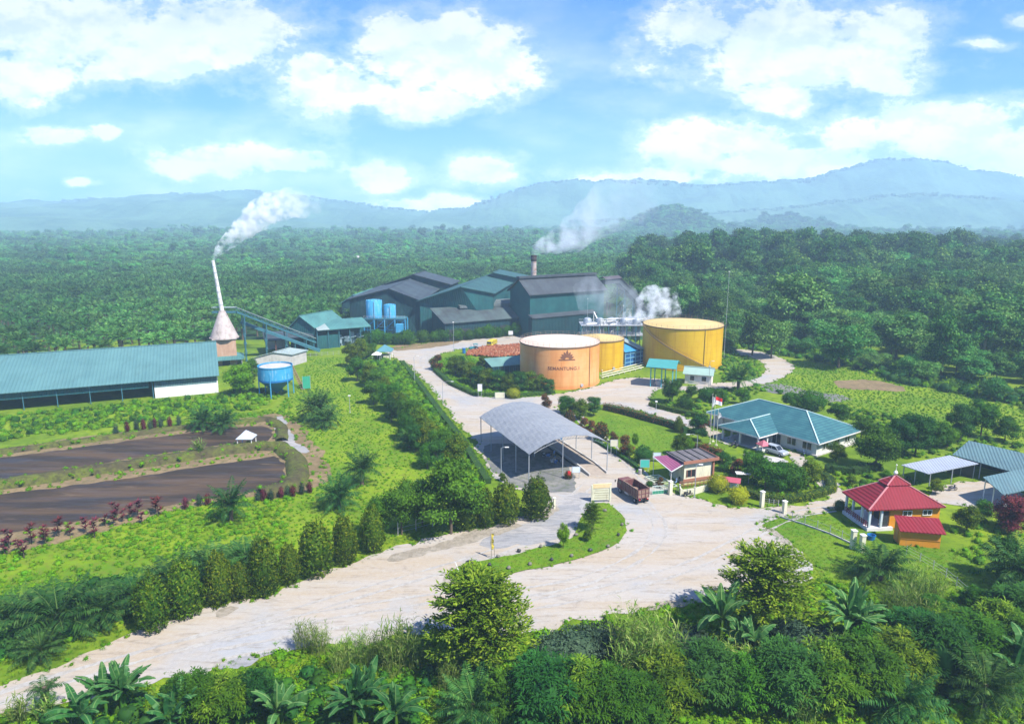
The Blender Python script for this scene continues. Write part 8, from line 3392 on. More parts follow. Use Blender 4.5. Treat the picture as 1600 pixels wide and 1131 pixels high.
# ---- garden and roadside shrubs : (kind, x, foot y, top y, width factor, label)
KN = {'ball': (S_ball[0], 3.6), 'ball2': (S_ball[1], 3.6), 'red': (S_redcol[0], 2.4), 'red2': (S_redcol[1], 2.4), 'yel': (S_topi[0], 2.2), 'dk': (S_topi[1], 2.4), 'tree': (T_round[0], 8), 'tree2': (T_round[1], 8),
  'dtree': (T_round[2], 8), 'ol': (T_olive[0], 6), 'ol2': (T_olive[1], 6), 'rtree': (T_red[0], 4), 'br': (T_bright[0], 8), 'lay': (T_layer[0], 8), 'col': (S_col[0], 4.6), 'mar': (T_maroon[0], 7)}
sh = [
 ('rtree', 852, 638, 615, 1.0, 'red-topped bush at the far end of the canopy'),
 ('tree', 885, 648, 617, 1.2, 'dark green bush right of the red-topped bush behind the canopy'),
 ('ol', 905, 655, 622, 1.2, 'yellow-flecked bush in the middle of the cluster behind the canopy'),
 ('dtree', 928, 650, 620, 1.1, 'dark bush at the right end of the cluster behind the canopy'),
 ('red', 890, 662, 642, 1.0, 'small pointed yellowish shrub beside the canopy edge'),
 ('rtree', 912, 676, 652, 1.0, 'reddish shrub beside the canopy edge'),
 ('rtree', 923, 680, 656, .9, 'orange-tipped shrub next to the reddish shrub by the canopy'),
 ('red2', 939, 688, 661, 1.1, 'dark red conical shrub at the canopy corner'),
 ('rtree', 958, 692, 674, 1.0, 'low reddish shrub right of the dark red conical shrub'),
 ('rtree', 977, 712, 680, 1.0, 'bright orange-red shrub on the lawn edge behind the cream board'),
 ('ol2', 984, 716, 694, .9, 'green shrub at the foot of the orange-red shrub'),
 ('dk', 1005, 723, 698, 1.05, 'round dark topiary at the lawn corner'),
 ('br', 992, 700, 676, .5, 'light green upright bush on the lawn by the orange-red shrub'),
 ('tree', 1050, 630, 590, .95, 'dense tree at the right side of the teal shelter'),
 ('tree2', 1080, 622, 602, 1.2, 'low bushy growth in front of the white hut'),
 ('ball', 1105, 626, 606, 1.2, 'rounded bush right of the white hut growth'),
 ('tree', 1125, 630, 606, 1.1, 'bush in front of the lone palm by the white hut'),
 ('tree2', 1160, 632, 606, 1.1, 'bush behind the office roof, left one'),
 ('ball2', 1070, 640, 620, 1.2, 'round bush between the garden path and the white hut'),
 ('dtree', 1090, 690, 648, 1.1, 'dark tree with a reddish top beside the flagpoles'),
 ('rtree', 1096, 676, 648, .9, 'reddish shrub touching the dark tree beside the flagpoles'),
 ('col', 1060, 676, 652, .8, 'small dark conical shrub on the garden path edge'),
 ('ol', 1062, 712, 676, .9, 'olive tree with a pale dome behind the guard house'),
 ('br', 1076, 712, 682, .6, 'light green domed tree directly behind the guard house'),
 ('rtree', 1100, 722, 694, 1.0, 'red croton left of the flagpole feet'),
 ('rtree', 1120, 724, 700, 1.1, 'orange-red croton right of the flagpole feet'),
 ('dtree', 1128, 735, 706, 1.2, 'dark bush right behind the guard house roof'),
 ('rtree', 1152, 742, 716, 1.0, 'pinkish bush left of the shrub garden'),
 ('tree2', 1175, 752, 706, .95, 'leftmost tall bush of the shrub garden beside the plaza'),
 ('tree', 1195, 766, 716, 1.0, 'biggest bush in the middle of the shrub garden beside the plaza'),
 ('tree2', 1216, 768, 722, .9, 'third bush of the shrub garden beside the plaza'),
 ('ball', 1236, 766, 726, .9, 'round bush of the shrub garden beside the plaza'),
 ('ol', 1262, 762, 716, .95, 'olive golden bush at the right end of the shrub garden'),
 ('dtree', 1185, 728, 704, 1.0, 'dark shrub before the maroon kiosk roof'),
 ('tree', 1170, 730, 702, .8, 'green shrub left of the maroon kiosk roof'),
 ('yel', 1121, 768, 743, 1.15, 'yellow-green bush at the right end of the cream boundary wall'),
 ('yel', 1153, 786, 761, 1.1, 'round bright yellow topiary on the grass beside the plaza'),
 ('ol', 1306, 722, 690, 1.1, 'mottled bush against the right wall of the office'),
 ('tree', 1368, 735, 667, 1.15, 'large dark round tree at the right corner of the office'),
 ('dtree', 1400, 715, 655, 1.1, 'dark tree behind the large round tree by the office'),
 ('tree', 1345, 690, 650, 1.2, 'bushy tree behind the right end of the office roof'),
 ('tree2', 1310, 660, 630, 1.3, 'pale green domed tree behind the office ridge'),
 ('ball2', 1265, 640, 612, 1.4, 'low domed tree behind the office ridge, left of the pale one'),
 ('tree', 1235, 638, 612, 1.2, 'dark bush directly behind the office ridge'),
 ('dtree', 1430, 712, 648, 1.1, 'tall dark tree behind the silver parking shed'),
 ('tree2', 1460, 700, 656, 1.1, 'reddish-green tree left of the teal barrack'),
 ('dtree', 1500, 690, 632, 1.0, 'dark spreading tree behind the teal barrack, left one'),
 ('tree', 1532, 684, 625, 1.0, 'dark spreading tree behind the teal barrack, right one'),
 ('tree2', 1570, 690, 650, 1.1, 'green tree above the teal barrack roof'),
 ('br', 1480, 700, 664, .9, 'light green bush in front of the dark trees by the barrack'),
 ('ol2', 1462, 772, 748, 1.1, 'yellowish bush between the mosque and the yard'),
 ('dk', 1312, 797, 782, 1.1, 'small round topiary tree left of the mosque porch'),
 ('ol', 1510, 830, 788, 1.1, 'olive bush on the grass right of the mosque'),
 ('tree2', 1535, 815, 780, 1.0, 'green bush right of the olive bush by the mosque'),
 ('mar', 1580, 830, 772, 1.0, 'dark maroon-leaved tree at the right picture edge'),
 ('dtree', 1565, 905, 838, 1.0, 'dark round bush at the right picture edge below the maroon tree'),
 ('dtree', 1602, 925, 870, 1.0, 'dark bush cut by the right picture edge'),
 ('tree', 1383, 752, 735, 1.2, 'low bushes between the drive and the mosque, left one'),
 ('ol2', 1405, 760, 742, 1.2, 'low bushes between the drive and the mosque, right one'),
 ('ol', 1330, 760, 742, 1.1, 'low yellow-green bush at the drive bend'),
 ('red', 920, 806, 794, 1.0, 'low dark red tuft on the traffic island'),
 ('ball', 1015, 760, 752, 1.3, 'small flowering bush beside the white fence rack'),
 ('rtree', 1032, 762, 746, 1.0, 'brownish shrub behind the white fence rack'),
 ('ol', 785, 752, 738, 1.0, 'scrubby weeds heap under the left edge of the canopy'),
 ('red2', 888, 748, 736, 1.3, 'scruffy plant at the foot of the weighbridge board'),
 ('yel', 802, 622, 607, 1.3, 'spiky yellow-green plant at the tip of the curved hedge'),
 ('rtree', 684, 578, 554, 1.1, 'red and yellow croton at the top end of the curved hedge'),
]
for (k, X, Y, T, w, l) in sh:
 pr, nat = KN[k]
 put(pr, X, Y, l, 'shrub' if nat < 5 else 'tree', top=T, natural=nat, w=w)
# trees inside the curved hedge plot
pt = [(712, 586, 554), (727, 590, 562), (735, 598, 566), (748, 604, 572), (754, 582, 556), (762, 608, 574), (778, 610, 578), (795, 612, 582), (812, 612, 580), (828, 611, 580), (842, 612, 584), (858, 616, 592), (720, 575, 556), (805, 618, 600)]
pt.sort()
for i, (X, Y, T) in enumerate(pt):
 pr, nat = (T_olive[i % 2], 6) if i % 3 != 1 else (T_round[2], 8)
 put(pr, X, Y, '%s tree from the left inside the hedge plot beside the orange tank' % ORD[i], 'tree', 'trees inside the curved hedge plot', top=T, natural=nat, w=1.15)

# ---- island planting
M['stone'] = paint('mossy_stone', (0.16, 0.15, 0.12), (0.08, 0.09, 0.05), .9)
put(SPRAY[1], 925, 830, 'small feathery pine-like tree on the traffic island by the entrance sign', 'tree', top=784, natural=8, w=.62)
put(T_bright[0], 880, 858, 'thin young light green tree in the middle of the traffic island', 'tree', top=816, natural=8, w=.5)
put(T_olive[0], 918, 846, 'small bare shrub near the right side of the traffic island', 'shrub', top=824, natural=6, w=.8)
for i, (X, Y) in enumerate(sorted(((778, 872), (811, 863), (845, 856), (900, 838), (950, 856), (966, 838), (972, 822), (945, 800), (828, 884), (893, 871), (862, 877), (922, 862), (765, 885), (795, 890)))):
 p = g(X, Y)
 p.z = .16
 rng_ = np.random.RandomState(300 + i)
 lm_ = LM()
 lm_.blob((0, 0, .16), (rng_.uniform(.2, .36), rng_.uniform(.2, .34), .24), rng_, .5, 9, 6, .2)
 o = lm_.build('edging_stone', M['stone'] if i % 3 else M['darkmetal'])
 o.location = p
 setp(o, '%s %s edging stone on the rim of the traffic island, from the left' % (ORD[i], 'pale' if i % 3 else 'dark'), 'stone', 'edging stones on the traffic island')

# ---- foreground
put(SPRAY[0], 750, 1044, 'big bright feathery tree standing alone in front of the road fork', 'tree', top=888, natural=9.4, w=.98, rz=.4)
put(SPRAY[1], 1192, 985, 'broad feathery tree with layered branches at the lower right of the plaza', 'tree', top=853, natural=8, w=.98, rz=1.0)
ban = [(1125, 1010, 905, 0, 'banana plant left of the broad feathery tree'), (1160, 1040, 948, 1, 'pale banana plant at the foot of the broad feathery tree'), (190, 1120, 1030, 2, 'large banana clump beside the road at the lower left'), (445, 1138, 1050, 1, 'banana clump at the bottom left of centre'),
  (560, 1140, 1040, 2, 'banana clump with torn leaves right of the bottom left clump'), (620, 1150, 1062, 0, 'banana plant right of the torn-leaved clump'), (1325, 1015, 910, 2, 'banana clump beside the shrubs right of the plaza'), (1352, 1010, 940, 0, 'smaller banana plant right of the banana clump by the plaza'),
  (1578, 1080, 970, 1, 'banana plant at the lower right picture edge'), (130, 1150, 1070, 0, 'banana plant at the bottom left under the large clump'), (270, 1150, 1060, 1, 'banana plant right of the large lower left clump')]
for (X, Y, T, k, l) in ban:
 put(BAN[k], X, Y, l, 'banana plant', 'banana plants', top=T, natural=(3.6, 3.3, 3.8)[k] * 1.4, w=1.0)
put(COCO, 75, 1112, 'young coconut palm on the road verge at the bottom left', 'palm', top=1060, natural=4.8, w=1.0)
# dense shrub bank at the bottom
db = [(790, 1125, 1045), (850, 1128, 1035), (905, 1125, 1030), (955, 1135, 1048), (1040, 1118, 1022), (1100, 1108, 1015), (1165, 1120, 1020), (1225, 1118, 1012), (1285, 1112, 1008), (1345, 1104, 1004), (1400, 1085, 985), (1455, 1078, 972), (1510, 1060, 965), (1420, 1040, 960), (1480, 1022, 945), (1560, 1030, 940),
  (1600, 1060, 965), (1455, 985, 925), (1520, 965, 915), (1590, 990, 920), (1350, 1060, 980), (1000, 1135, 1060), (300, 1125, 1055), (355, 1120, 1052), (400, 1115, 1058)]
db.sort()
for i, (X, Y, T) in enumerate(db):
 if X > 1000:
  Y -= 14
 put(DROOP[(1, 0, 2, 1, 2, 0, 1)[i % 7]], X, Y, '%s dense drooping bush from the left along the bottom of the picture' % ORD[i], 'bush', 'drooping bushes along the bottom', top=T + 6 * math.sin(i * 2.7), natural=5.0, w=.90 + .14 * math.sin(i * 1.7))
cn = [(478, 1015, 968, 'cane clump standing out against the road at the lower left'), (500, 1022, 975, 'cane clump next to the one standing out against the road'), (560, 1040, 985, 'cane tuft left of the tall cane row'), (590, 1040, 985, 'cane tuft in the cane row left of the feathery tree'),
  (622, 1045, 965, 'tallest cane tuft left of the feathery tree'), (652, 1045, 985, 'last cane tuft before the feathery tree'), (535, 1048, 1000, 'low cane tuft below the road bend'), (985, 1040, 950, 'lush cane clump right of the bottom bush, left part'), (1005, 1060, 955, 'lush cane clump right of the bottom bush, middle part'),
  (1030, 1050, 958, 'lush cane clump right of the bottom bush, right part'), (990, 1080, 990, 'lower cane clump in front of the lush clump'), (1425, 930, 880, 'cane clump below the orange annex'), (1450, 950, 890, 'second cane clump below the orange annex'), (1395, 965, 905, 'cane clump right of the plaza edge'),
  (1415, 985, 915, 'cane clump behind the banana clump by the plaza'), (70, 1125, 1085, 'cane tuft beside the young coconut palm'), (30, 1130, 1090, 'cane tuft at the bottom left corner'), (700, 1075, 1020, 'cane tuft at the foot of the feathery tree'), (1150, 1075, 1000, 'cane clump among the bushes below the broad feathery tree'), (1300, 1065, 990, 'cane clump among the bushes under the banana clump'), (1250, 1125, 1060, 'low cane clump in front of the bottom bushes'), (830, 1130, 1075, 'low cane clump at the bottom below the big bush')]
for i, (X, Y, T, l) in enumerate(cn):
 hc = ht(X, Y, T)
 if hc > 3.2:
  put(CANE_BIG[i % 2], X, Y, l, 'cane', 'cane clumps', h=hc, natural=5.2, w=.9)
 else:
  put(CANE[i % 3], X, Y, l, 'cane', 'cane clumps', h=hc, natural=(2.9, 3.3, 2.5)[i % 3], w=1.2)
pu = [(905, 1030, 990), (940, 1022, 985), (1075, 1030, 990), (1245, 1010, 975), (1280, 1020, 985), (870, 1035, 1000), (1105, 1060, 1020)]
for i, (X, Y, T) in enumerate(sorted(pu)):
 if i == 0:
  PUR = shrub_proto(97, 2.4, 4.2, .26, 2200, 'leaf_purple', 'low_dark_bush', core=.8)
 put(PUR, X, Y, '%s dull dark grey-green bush from the left in front of the road edge' % ORD[i], 'bush', 'grey-green bushes', top=T, natural=2.4, w=1.1)

# ---- right-hand forest: individual trees
EX = [RINGS['bare'], RINGS['road'], RINGS['sideroad'], RINGS['yard'], RINGS['pond1'], RINGS['pond2'], RINGS['island'], RINGS['weigh'], RINGS['path'], RINGS['track']]
F_ = [tree_proto(101, 18, 13, .2, 20, .75, 230, 'forest', 'round', squash=.85), tree_proto(102, 20, 12, .25, 20, .75, 230, 'forest', 'tall', squash=.95), tree_proto(103, 16, 15, .3, 20, .75, 230, 'forest_light', 'round', squash=.75),
  tree_proto(104, 22, 14, .45, 18, .8, 230, 'forest', 'round', squash=.8, bark='palebark'), tree_proto(105, 14, 13, .2, 20, .7, 230, 'forest_light', 'round', squash=.7)]
FN = [18, 20, 16, 22, 14]
rng = np.random.RandomState(77)
edge = [(1128, 556), (1180, 546), (1235, 556), (1300, 566), (1360, 584), (1420, 600), (1490, 612), (1600, 636), (1800, 670)]

def forest_right():
 ring = [(1128, 556), (1180, 545), (1240, 556), (1320, 568), (1380, 588), (1440, 602), (1500, 614), (1600, 636), (1760, 668), (1900, 560), (1760, 420), (1600, 403), (1300, 400), (1120, 405), (1010, 420), (975, 440), (990, 470), (1010, 490), (1090, 500), (1130, 520)]
 P = pts_in(ring, 10.2, rng, EX, .42)
 order = np.argsort(P[:, 1])
 P = P[order]
 far = []
 n = 0
 for (x, y) in P:
  z = float(hgt(x, y))
  X, Y = topx(np.array([[x, y, z]]))
  X, Y = float(X[0]), float(Y[0])
  if X > 1680:
   continue
  # lower growth close to the clearing, tall trees behind
  e = np.interp(X, [p[0] for p in edge], [p[1] for p in edge])
  depth = e - Y
  if n < 285:
   i = rng.randint(5)
   hh = FN[i] * rng.uniform(.6, .85)
   if depth < 16:
    i = rng.choice([0, 2, 4])
    hh = rng.uniform(4.5, 7.5)
   elif depth < 45:
    i = rng.choice([0, 2, 4, 4])
    hh = rng.uniform(8, 12.5)
   elif depth > 70:
    i = rng.choice([0, 1, 3, 2])
    hh = rng.uniform(14, 23)
   s = hh / FN[i]
   w = s * rng.uniform(1.05, 1.4)
   copy_tree(F_[i], (x, y, z - .2), rng.uniform(0, 6.28), (w, w, s), '%s in the right forest, %s, %s' % (('bushy dark tree', 'tall narrow tree', 'pale rounded tree', 'tall broad tree', 'flat-topped tree')[i], 'front edge' if depth < 45 else 'middle' if depth < 110 else 'upper rows', 'near the yellow tank' if X < 1260 else 'above the meadow' if X < 1440 else 'at the right'), 'trees of the dense forest on the right', 'tree', 'forest_tree')
   n += 1
  else:
   far.append((x, y))
 return far

FAR_EXTRA = forest_right()
big = [(1240, 528, 428, 2, 'huge pale domed tree rising at the middle of the dark forest', 1.15), (1285, 470, 376, 1, 'tall dark emergent tree on the forest skyline, leftmost', 1.0), (1215, 480, 400, 0, 'dark broad tree left of the tallest forest trees', 1.1), (1335, 458, 366, 3, 'tall tree on the forest skyline left of the gap', 1.0),
  (1375, 440, 364, 0, 'rounded dark tree on the skyline in the middle', 1.0), (1425, 440, 360, 3, 'broad crowned tree on the skyline', 1.25), (1488, 440, 356, 0, 'highest tree crown on the forest skyline', 1.1), (1545, 470, 385, 1, 'tree on the skyline near the right edge', 1.0),
  (1470, 590, 488, 0, 'dark conical tree in front of the forest on the right', .85), (1400, 560, 486, 4, 'flat spreading pale tree in front of the forest', 1.3), (1310, 575, 505, 4, 'spreading tree at the forest edge above the meadow', 1.3), (1560, 560, 470, 4, 'flat pale crown at the right edge of the forest', 1.2),
  (1175, 555, 486, 0, 'green tree right behind the large yellow tank', 1.0), (1205, 560, 500, 2, 'bushy tree at the bend of the side road', 1.1), (1150, 470, 405, 1, 'dark tree above the large yellow tank', 1.1), (1250, 400, 356, 1, 'distant emergent tree crown on the left skyline', 1.2)]
for (X, Y, T, k, l, w) in big:
 p = g(X, Y)
 z = float(hgt(p.x, p.y))
 h = ht(X, Y, T) - z
 p.z = z
 s = h / FN[k]
 copy_tree(F_[k], p, R_.uniform(0, 6), (s * w, s * w, s), l, 'landmark trees of the forest', 'tree', 'forest_tree')

# trees directly behind and beside the mill / yellow tank
for i, (X, Y, T) in enumerate(((1010, 505, 440), (1040, 512, 452), (1075, 505, 445), (1105, 512, 450), (985, 480, 432), (1130, 530, 470))):
 p = g(X, Y)
 copy_tree(F_[(2, 0, 2, 0, 2, 4)[i]], p, i, (ht(X, Y, T) / FN[(2, 0, 2, 0, 2, 4)[i]],) * 3, '%s tree from the left behind the steam and big yellow tank' % ORD[[1, 2, 3, 4, 0, 5][i]], 'trees behind the big yellow tank', 'tree', 'forest_tree')

# ---- plantation
def plantation():
 rngp = np.random.RandomState(9)
 shed = [tuple((g(341, 613) + Vector((math.cos(math.radians(23.8)), math.sin(math.radians(23.8)), 0)) * a + Vector((-math.sin(math.radians(23.8)), math.cos(math.radians(23.8)), 0)) * b)[:2]) for a, b in ((8, -6), (8, 33), (-95, 33), (-95, -6))]
 ya = math.radians(30)
 P = []
 S = 9.6
 for i in range(-130, 130):
  for j in range(-20, 110):
   x = (i + .5 * (j % 2)) * S
   y = j * S * .866 + 200
   xr, yr = x * math.cos(.25) - (y - 200) * math.sin(.25), x * math.sin(.25) + (y - 200) * math.cos(.25) + 200
   P.append((xr + rngp.uniform(-.8, .8), yr + rngp.uniform(-.8, .8)))
 P = np.array(P)
 P = P[(P[:, 1] > 195) & (P[:, 1] < 900)]
 x, y = P[:, 0], P[:, 1]
 X, Y = topx(np.stack([x, y, hgt(x, y)], 1))
 k = (X > -420) & (X < 1660)
 # leave out the mill compound, the forest on the right
 left = (X < 545) & (y > np.interp(X, [-60, 0, 320, 380, 545], [196, 200, 232, 256, 262]))
 mid = (X >= 545) & (y > np.interp(X, [545, 640, 840, 960, 1010, 1100], [262, 350, 352, 322, 305, 300]))
 k &= (left | mid)
 k &= ~((X > 1000) & (Y > np.interp(X, [1000, 1100, 1600], [440, 405, 398])))
 k &= ~pip(P, shed)
 P = P[k]
 P = P[np.argsort(P[:, 1])]
 # big gaps of broadleaf forest further back
 n = 0
 rest = []
 for (x, y) in P:
  if n < 292 and topx(np.array([[x, y, 4.0]]))[0][0] > -30:
   s = rngp.uniform(.85, 1.1)
   copy_tree(PALM_FAR[rngp.randint(3)], (x, y, float(hgt(x, y))), rngp.uniform(0, 6.28), s, 'oil palm in the %s of the plantation %s' % ('nearest rows' if n < 90 else 'middle rows' if n < 190 else 'rows further back', 'behind the storage shed' if x < -95 else 'behind the conveyor' if x < -55 else 'behind the mill'), 'oil palms of the plantation', 'palm', 'oil_palm')
   n += 1
  else:
   rest.append((x, y))
 return np.array(rest)

REST = plantation()
z_ = hgt(REST[:, 0], REST[:, 1])
rngq = np.random.RandomState(15)
pm = []
for s, t in ((155, 5.0), (156, 6.0)):
 rr_ = np.random.RandomState(s)
 lm_ = LM()
 frond_set(lm_, rr_, t, 22, 5.1, 8, 1.4, .40, rach=.09)
 pm.append(lm_.mesh('palm_crown', M['palm_far']))
keep = (REST[:, 1] < 560) | (np.sin(REST[:, 0] * .012 + 1) + np.cos(REST[:, 1] * .01) + rngq.uniform(-.8, .8, len(REST)) > -.2)
gn_scatter('plantation', np.stack([REST[keep, 0], REST[keep, 1], z_[keep] - .2], 1), rngq.uniform(.85, 1.12, keep.sum()), pm, 'endless rows of oil palms receding behind the mill', 'plantation')

for i, (X, Y, T) in enumerate(((118, 480, 446), (246, 444, 416), (402, 458, 430), (346, 418, 398), (84, 432, 406), (30, 430, 406), (430, 440, 420), (560, 402, 384), (655, 400, 384), (905, 402, 384))):
 p = g(X, Y)
 h_ = ht(X, Y, T)
 copy_tree(F_[(0, 2)[i % 2]], p, i, (h_ / FN[(0, 2)[i % 2]] * 1.15,) * 2 + (h_ / FN[(0, 2)[i % 2]],), 'dark broadleaf tree standing out of the plantation, %s' % ('just behind the storage shed', 'left of the kiln smoke', 'right of the kiln smoke', 'above the kiln chimney', 'left, far behind the shed', 'at the left picture edge', 'far behind the conveyor', 'near the distant houses', 'above the left mill roof', 'right of the mill chimney')[i], 'broadleaf trees in the plantation', 'tree', 'forest_tree')
for i, (X, Y) in enumerate(((548, 413), (562, 412))):
 p = g(X, Y)
 t = thing('distant_house', '%s tiny pale house from the left in the clearing far behind the plantation' % ORD[i], 'house', (p.x, p.y, float(hgt(p.x, p.y))), i, 'distant houses')
 mb = MB()
 mb.box((0, 0, 4), (9, 6, 8))
 _old_build(mb, 'wall', M['cream'], t)
 mb = MB()
 mb.slab([(-5, -4, 7.7), (5, -4, 7.7), (5, 0, 10), (-5, 0, 10)], .3)
 mb.slab([(-5, 0, 10), (5, 0, 10), (5, 4, 7.7), (-5, 4, 7.7)], .3)
 _old_build(mb, 'roof', M['concrete'], t)
# ---- far forest
def farmesh(seed, mat, H, W, n=10, per=46, leaf=1.5, squash=.6):
 rr = np.random.RandomState(seed)
 lm = LM()
 for i in range(n):
  a = rr.uniform(0, 6.28)
  r_ = W / 2 * math.sqrt(rr.uniform(0, 1)) * .65
  r = W * rr.uniform(.18, .28)
  c = (r_ * math.cos(a), r_ * math.sin(a), H * rr.uniform(.45, .82))
  lm.clump(c, (r, r, r * squash), per, leaf, leaf * .6, rr, core=.72, shell=.75, corev=.3)
 lm.blob((0, 0, H * .3), (W * .4, W * .4, H * .4), rr, .15, 10, 6, .1)
 return lm.mesh('tree_crown', M[mat])

FM = [farmesh(201, 'farforest', 12, 11), farmesh(202, 'farforest', 14, 10), farmesh(203, 'farforest', 10, 12), farmesh(204, 'farforest', 17, 12, squash=.7)]

def far_forest():
 rr = np.random.RandomState(33)
 pts, scl = [], []
 y = 520.0
 while y < 2900:
  sp = max(8.5, y * 0.0105)
  xw = y * 1.0 + 60
  xs = np.arange(-xw, xw, sp)
  xs = xs + rr.uniform(-.45, .45, len(xs)) * sp
  yy = y + rr.uniform(-.45, .45, len(xs)) * sp
  z = hgt(xs, yy)
  Xp, Yp = topx(np.stack([xs, yy, z], 1))
  dens = np.sin(xs * .006 + 2) * np.cos(yy * .004) + .5 * np.sin(xs * .021 + yy * .013)
  if y < 900:
   k = (rr.uniform(0, 1, len(xs)) < np.interp(y, [520, 900], [.12, .7])) | ((Xp > 1000) & (Yp < 404))
  else:
   k = np.ones(len(xs), bool)
  for x_, y_, z__ in zip(xs[k], yy[k], z[k]):
   base = max(.8, sp / 10.5)
   hs = min(base, 1.5) * rr.uniform(.65, 1.15) * (1.35 if rr.uniform() < .06 else 1)
   ws = base * rr.uniform(.85, 1.25)
   pts.append((x_, y_, z__ - 1.0))
   scl.append((ws, ws, hs))
  y += sp * .82
 global MT
 mt_ = MT = []
 for (x_, y_, z_1) in FOOT:
  if z_1 > 3:
   s = rr.uniform(.6, 1.3)
   mt_.append((x_ + rr.uniform(-9, 9), y_ + rr.uniform(-20, 20), z_1 - 4, s))
 return np.array(pts), np.array(scl)

fp, fs = far_forest()
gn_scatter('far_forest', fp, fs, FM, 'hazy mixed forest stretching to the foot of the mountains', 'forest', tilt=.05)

M['mtn'] = foliage('mountain_leaf', (0.09, 0.19, 0.11), (0.14, 0.26, 0.15), trans=0, patch=.1)  # paled like the slopes, with haze put into the leaf colour
MT = np.array(MT)
MT = np.concatenate([MT, MT + np.array([5, 0, 0, 0]) + R_.uniform(-6, 6, MT.shape) * [1, 3, 0, 0]])
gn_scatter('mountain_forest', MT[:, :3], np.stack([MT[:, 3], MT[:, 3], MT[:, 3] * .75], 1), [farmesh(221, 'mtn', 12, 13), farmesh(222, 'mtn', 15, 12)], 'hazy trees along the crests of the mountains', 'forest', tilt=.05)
FE_ = np.array(FAR_EXTRA)
BM = [farmesh(211, 'forest', 14, 12, 13, 150, .85, .75), farmesh(212, 'forest_light', 12, 12, 13, 150, .8, .7), farmesh(213, 'forest', 18, 11, 14, 150, .85, .95), farmesh(214, 'forest', 11, 13, 13, 150, .8, .6)]
gn_scatter('forest_backdrop', np.stack([FE_[:, 0], FE_[:, 1], hgt(FE_[:, 0], FE_[:, 1]) - .5], 1), R_.uniform(.85, 1.75, len(FE_)) ** 1.0, BM, 'deep rows of the right-hand forest behind its front trees', 'forest', tilt=.08)

# ---- ground cover that nobody could count
G1 = [tuft_mesh(401, 'leaf_bright', 18, .5, .7), tuft_mesh(402, 'leaf_bright', 18, .45, .7), herb_mesh(403, 'leaf_bright', 34, .55, 1.1, .24), herb_mesh(404, 'leaf_bright', 40, .8, 1.4, .28), herb_mesh(405, 'leaf_bright', 40, .7, 1.4, .28)]
G2 = [herb_mesh(411, 'leaf', 60, 1.3, 2.2, .30), herb_mesh(412, 'leaf_dark', 60, 1.5, 2.4, .30), herb_mesh(413, 'leaf_bright', 60, 1.1, 2.0, .28), tuft_mesh(414, 'cane', 24, 1.1, .9, .07)]
G3 = [tuft_mesh(421, 'leaf_bright', 16, .18, .6, .05), tuft_mesh(422, 'leaf_bright', 16, .16, .6, .05), tuft_mesh(423, 'leaf', 14, .2, .6, .05)]
rg = np.random.RandomState(61)

def zed(P):
 return np.concatenate([P, hgt(P[:, 0], P[:, 1])[:, None]], 1)

def thin(P, f=.35, s=.12, seed=0., keep=.5):
 v = np.array([noise.noise(Vector((p[0] * s, p[1] * s, seed))) for p in P])
 return P[(v > -f) | (rg.uniform(0, 1, len(P)) < 1 - keep)]

PONDS = [RINGS['pond1'], RINGS['pond2']]

def bermring(line, w):
 pts = [g(*p) for p in line]
 L, Rr = [], []
 for i, p in enumerate(pts):
  a, b = pts[max(0, i - 1)], pts[min(len(pts) - 1, i + 1)]
  d = (b - a).normalized()
  n = Vector((-d.y, d.x, 0)) * w
  L.append((p + n)[:2])
  Rr.append((p - n)[:2])
 return [tuple(q) for q in L + Rr[::-1]]

BR = [bermring(BERM_LINES[0], 2.3), bermring(BERM_LINES[1], 1.5)]
SOILX = RINGS['soil']
P = pts_in(FIELD_L, 0.78, rg, EX + [SOILX], .6)
P = thin(P, .22, .09)
gn_scatter('field_herbs', zed(P), rg.uniform(.45, 1.0, len(P)) * np.where(topx(zed(P))[0] > 455, .55, 1), G1, 'bright green weeds and creepers covering the left field', 'ground cover')
P = pts_in(SHEDSTRIP, 1.5, rg, EX + [SOILX], .6)
gn_scatter('shed_scrub', zed(P), rg.uniform(.6, 1.35, len(P)), [G2[0], G2[2], G1[3], G1[4], G2[2]], 'scrubby herb cover in front of the storage shed', 'ground cover')
P = pts_in(RIGHTFIELD, .85, rg, EX, .6)
gn_scatter('meadow_herbs', zed(P), rg.uniform(.35, .75, len(P)), [G1[1], G1[2], G1[2], G1[1]], 'bright low growth of the meadow below the forest', 'ground cover')
# soil edges round the ponds
P = pts_in(SOIL1, 1.2, rg, PONDS + [RINGS['track']], .6)
P = thin(P, -.05, .11, 3.)
zb_ = np.where(pip(P, BR[0]), .8, np.where(pip(P, BR[1]), .5, 0))
Q = zed(P)
Q[:, 2] += zb_
gn_scatter('bank_weeds', Q, rg.uniform(.5, .95, len(P)), [G1[0], G1[2], G1[4], G3[1]], 'weeds on the earth banks round the ponds', 'ground cover')
# understorey of the tree belt and bright slope beside the mill road
BELT = [(550, 575), (560, 545), (600, 560), (628, 572), (655, 604), (690, 652), (722, 692), (744, 730), (760, 760), (760, 800), (720, 820), (700, 790), (712, 750), (690, 722), (655, 690), (612, 645), (575, 610)]
P = pts_in(BELT, 1.1, rg, EX, .6)
gn_scatter('belt_undergrowth', zed(P), rg.uniform(.6, 1.25, len(P)), [G2[2], G2[2], G1[3], G1[3], G2[0]], 'leafy undergrowth of the belt beside the mill road', 'undergrowth')
PLOT = [(680, 572), (690, 560), (735, 556), (760, 575), (810, 580), (860, 600), (862, 613), (800, 618), (745, 615), (705, 598)]
P = pts_in(PLOT, 1.0, rg, EX, .6)
gn_scatter('plot_undergrowth', zed(P), rg.uniform(.6, 1.1, len(P)), [G1[2], G1[3], G1[4]], 'leafy growth inside the curved hedge plot', 'undergrowth')
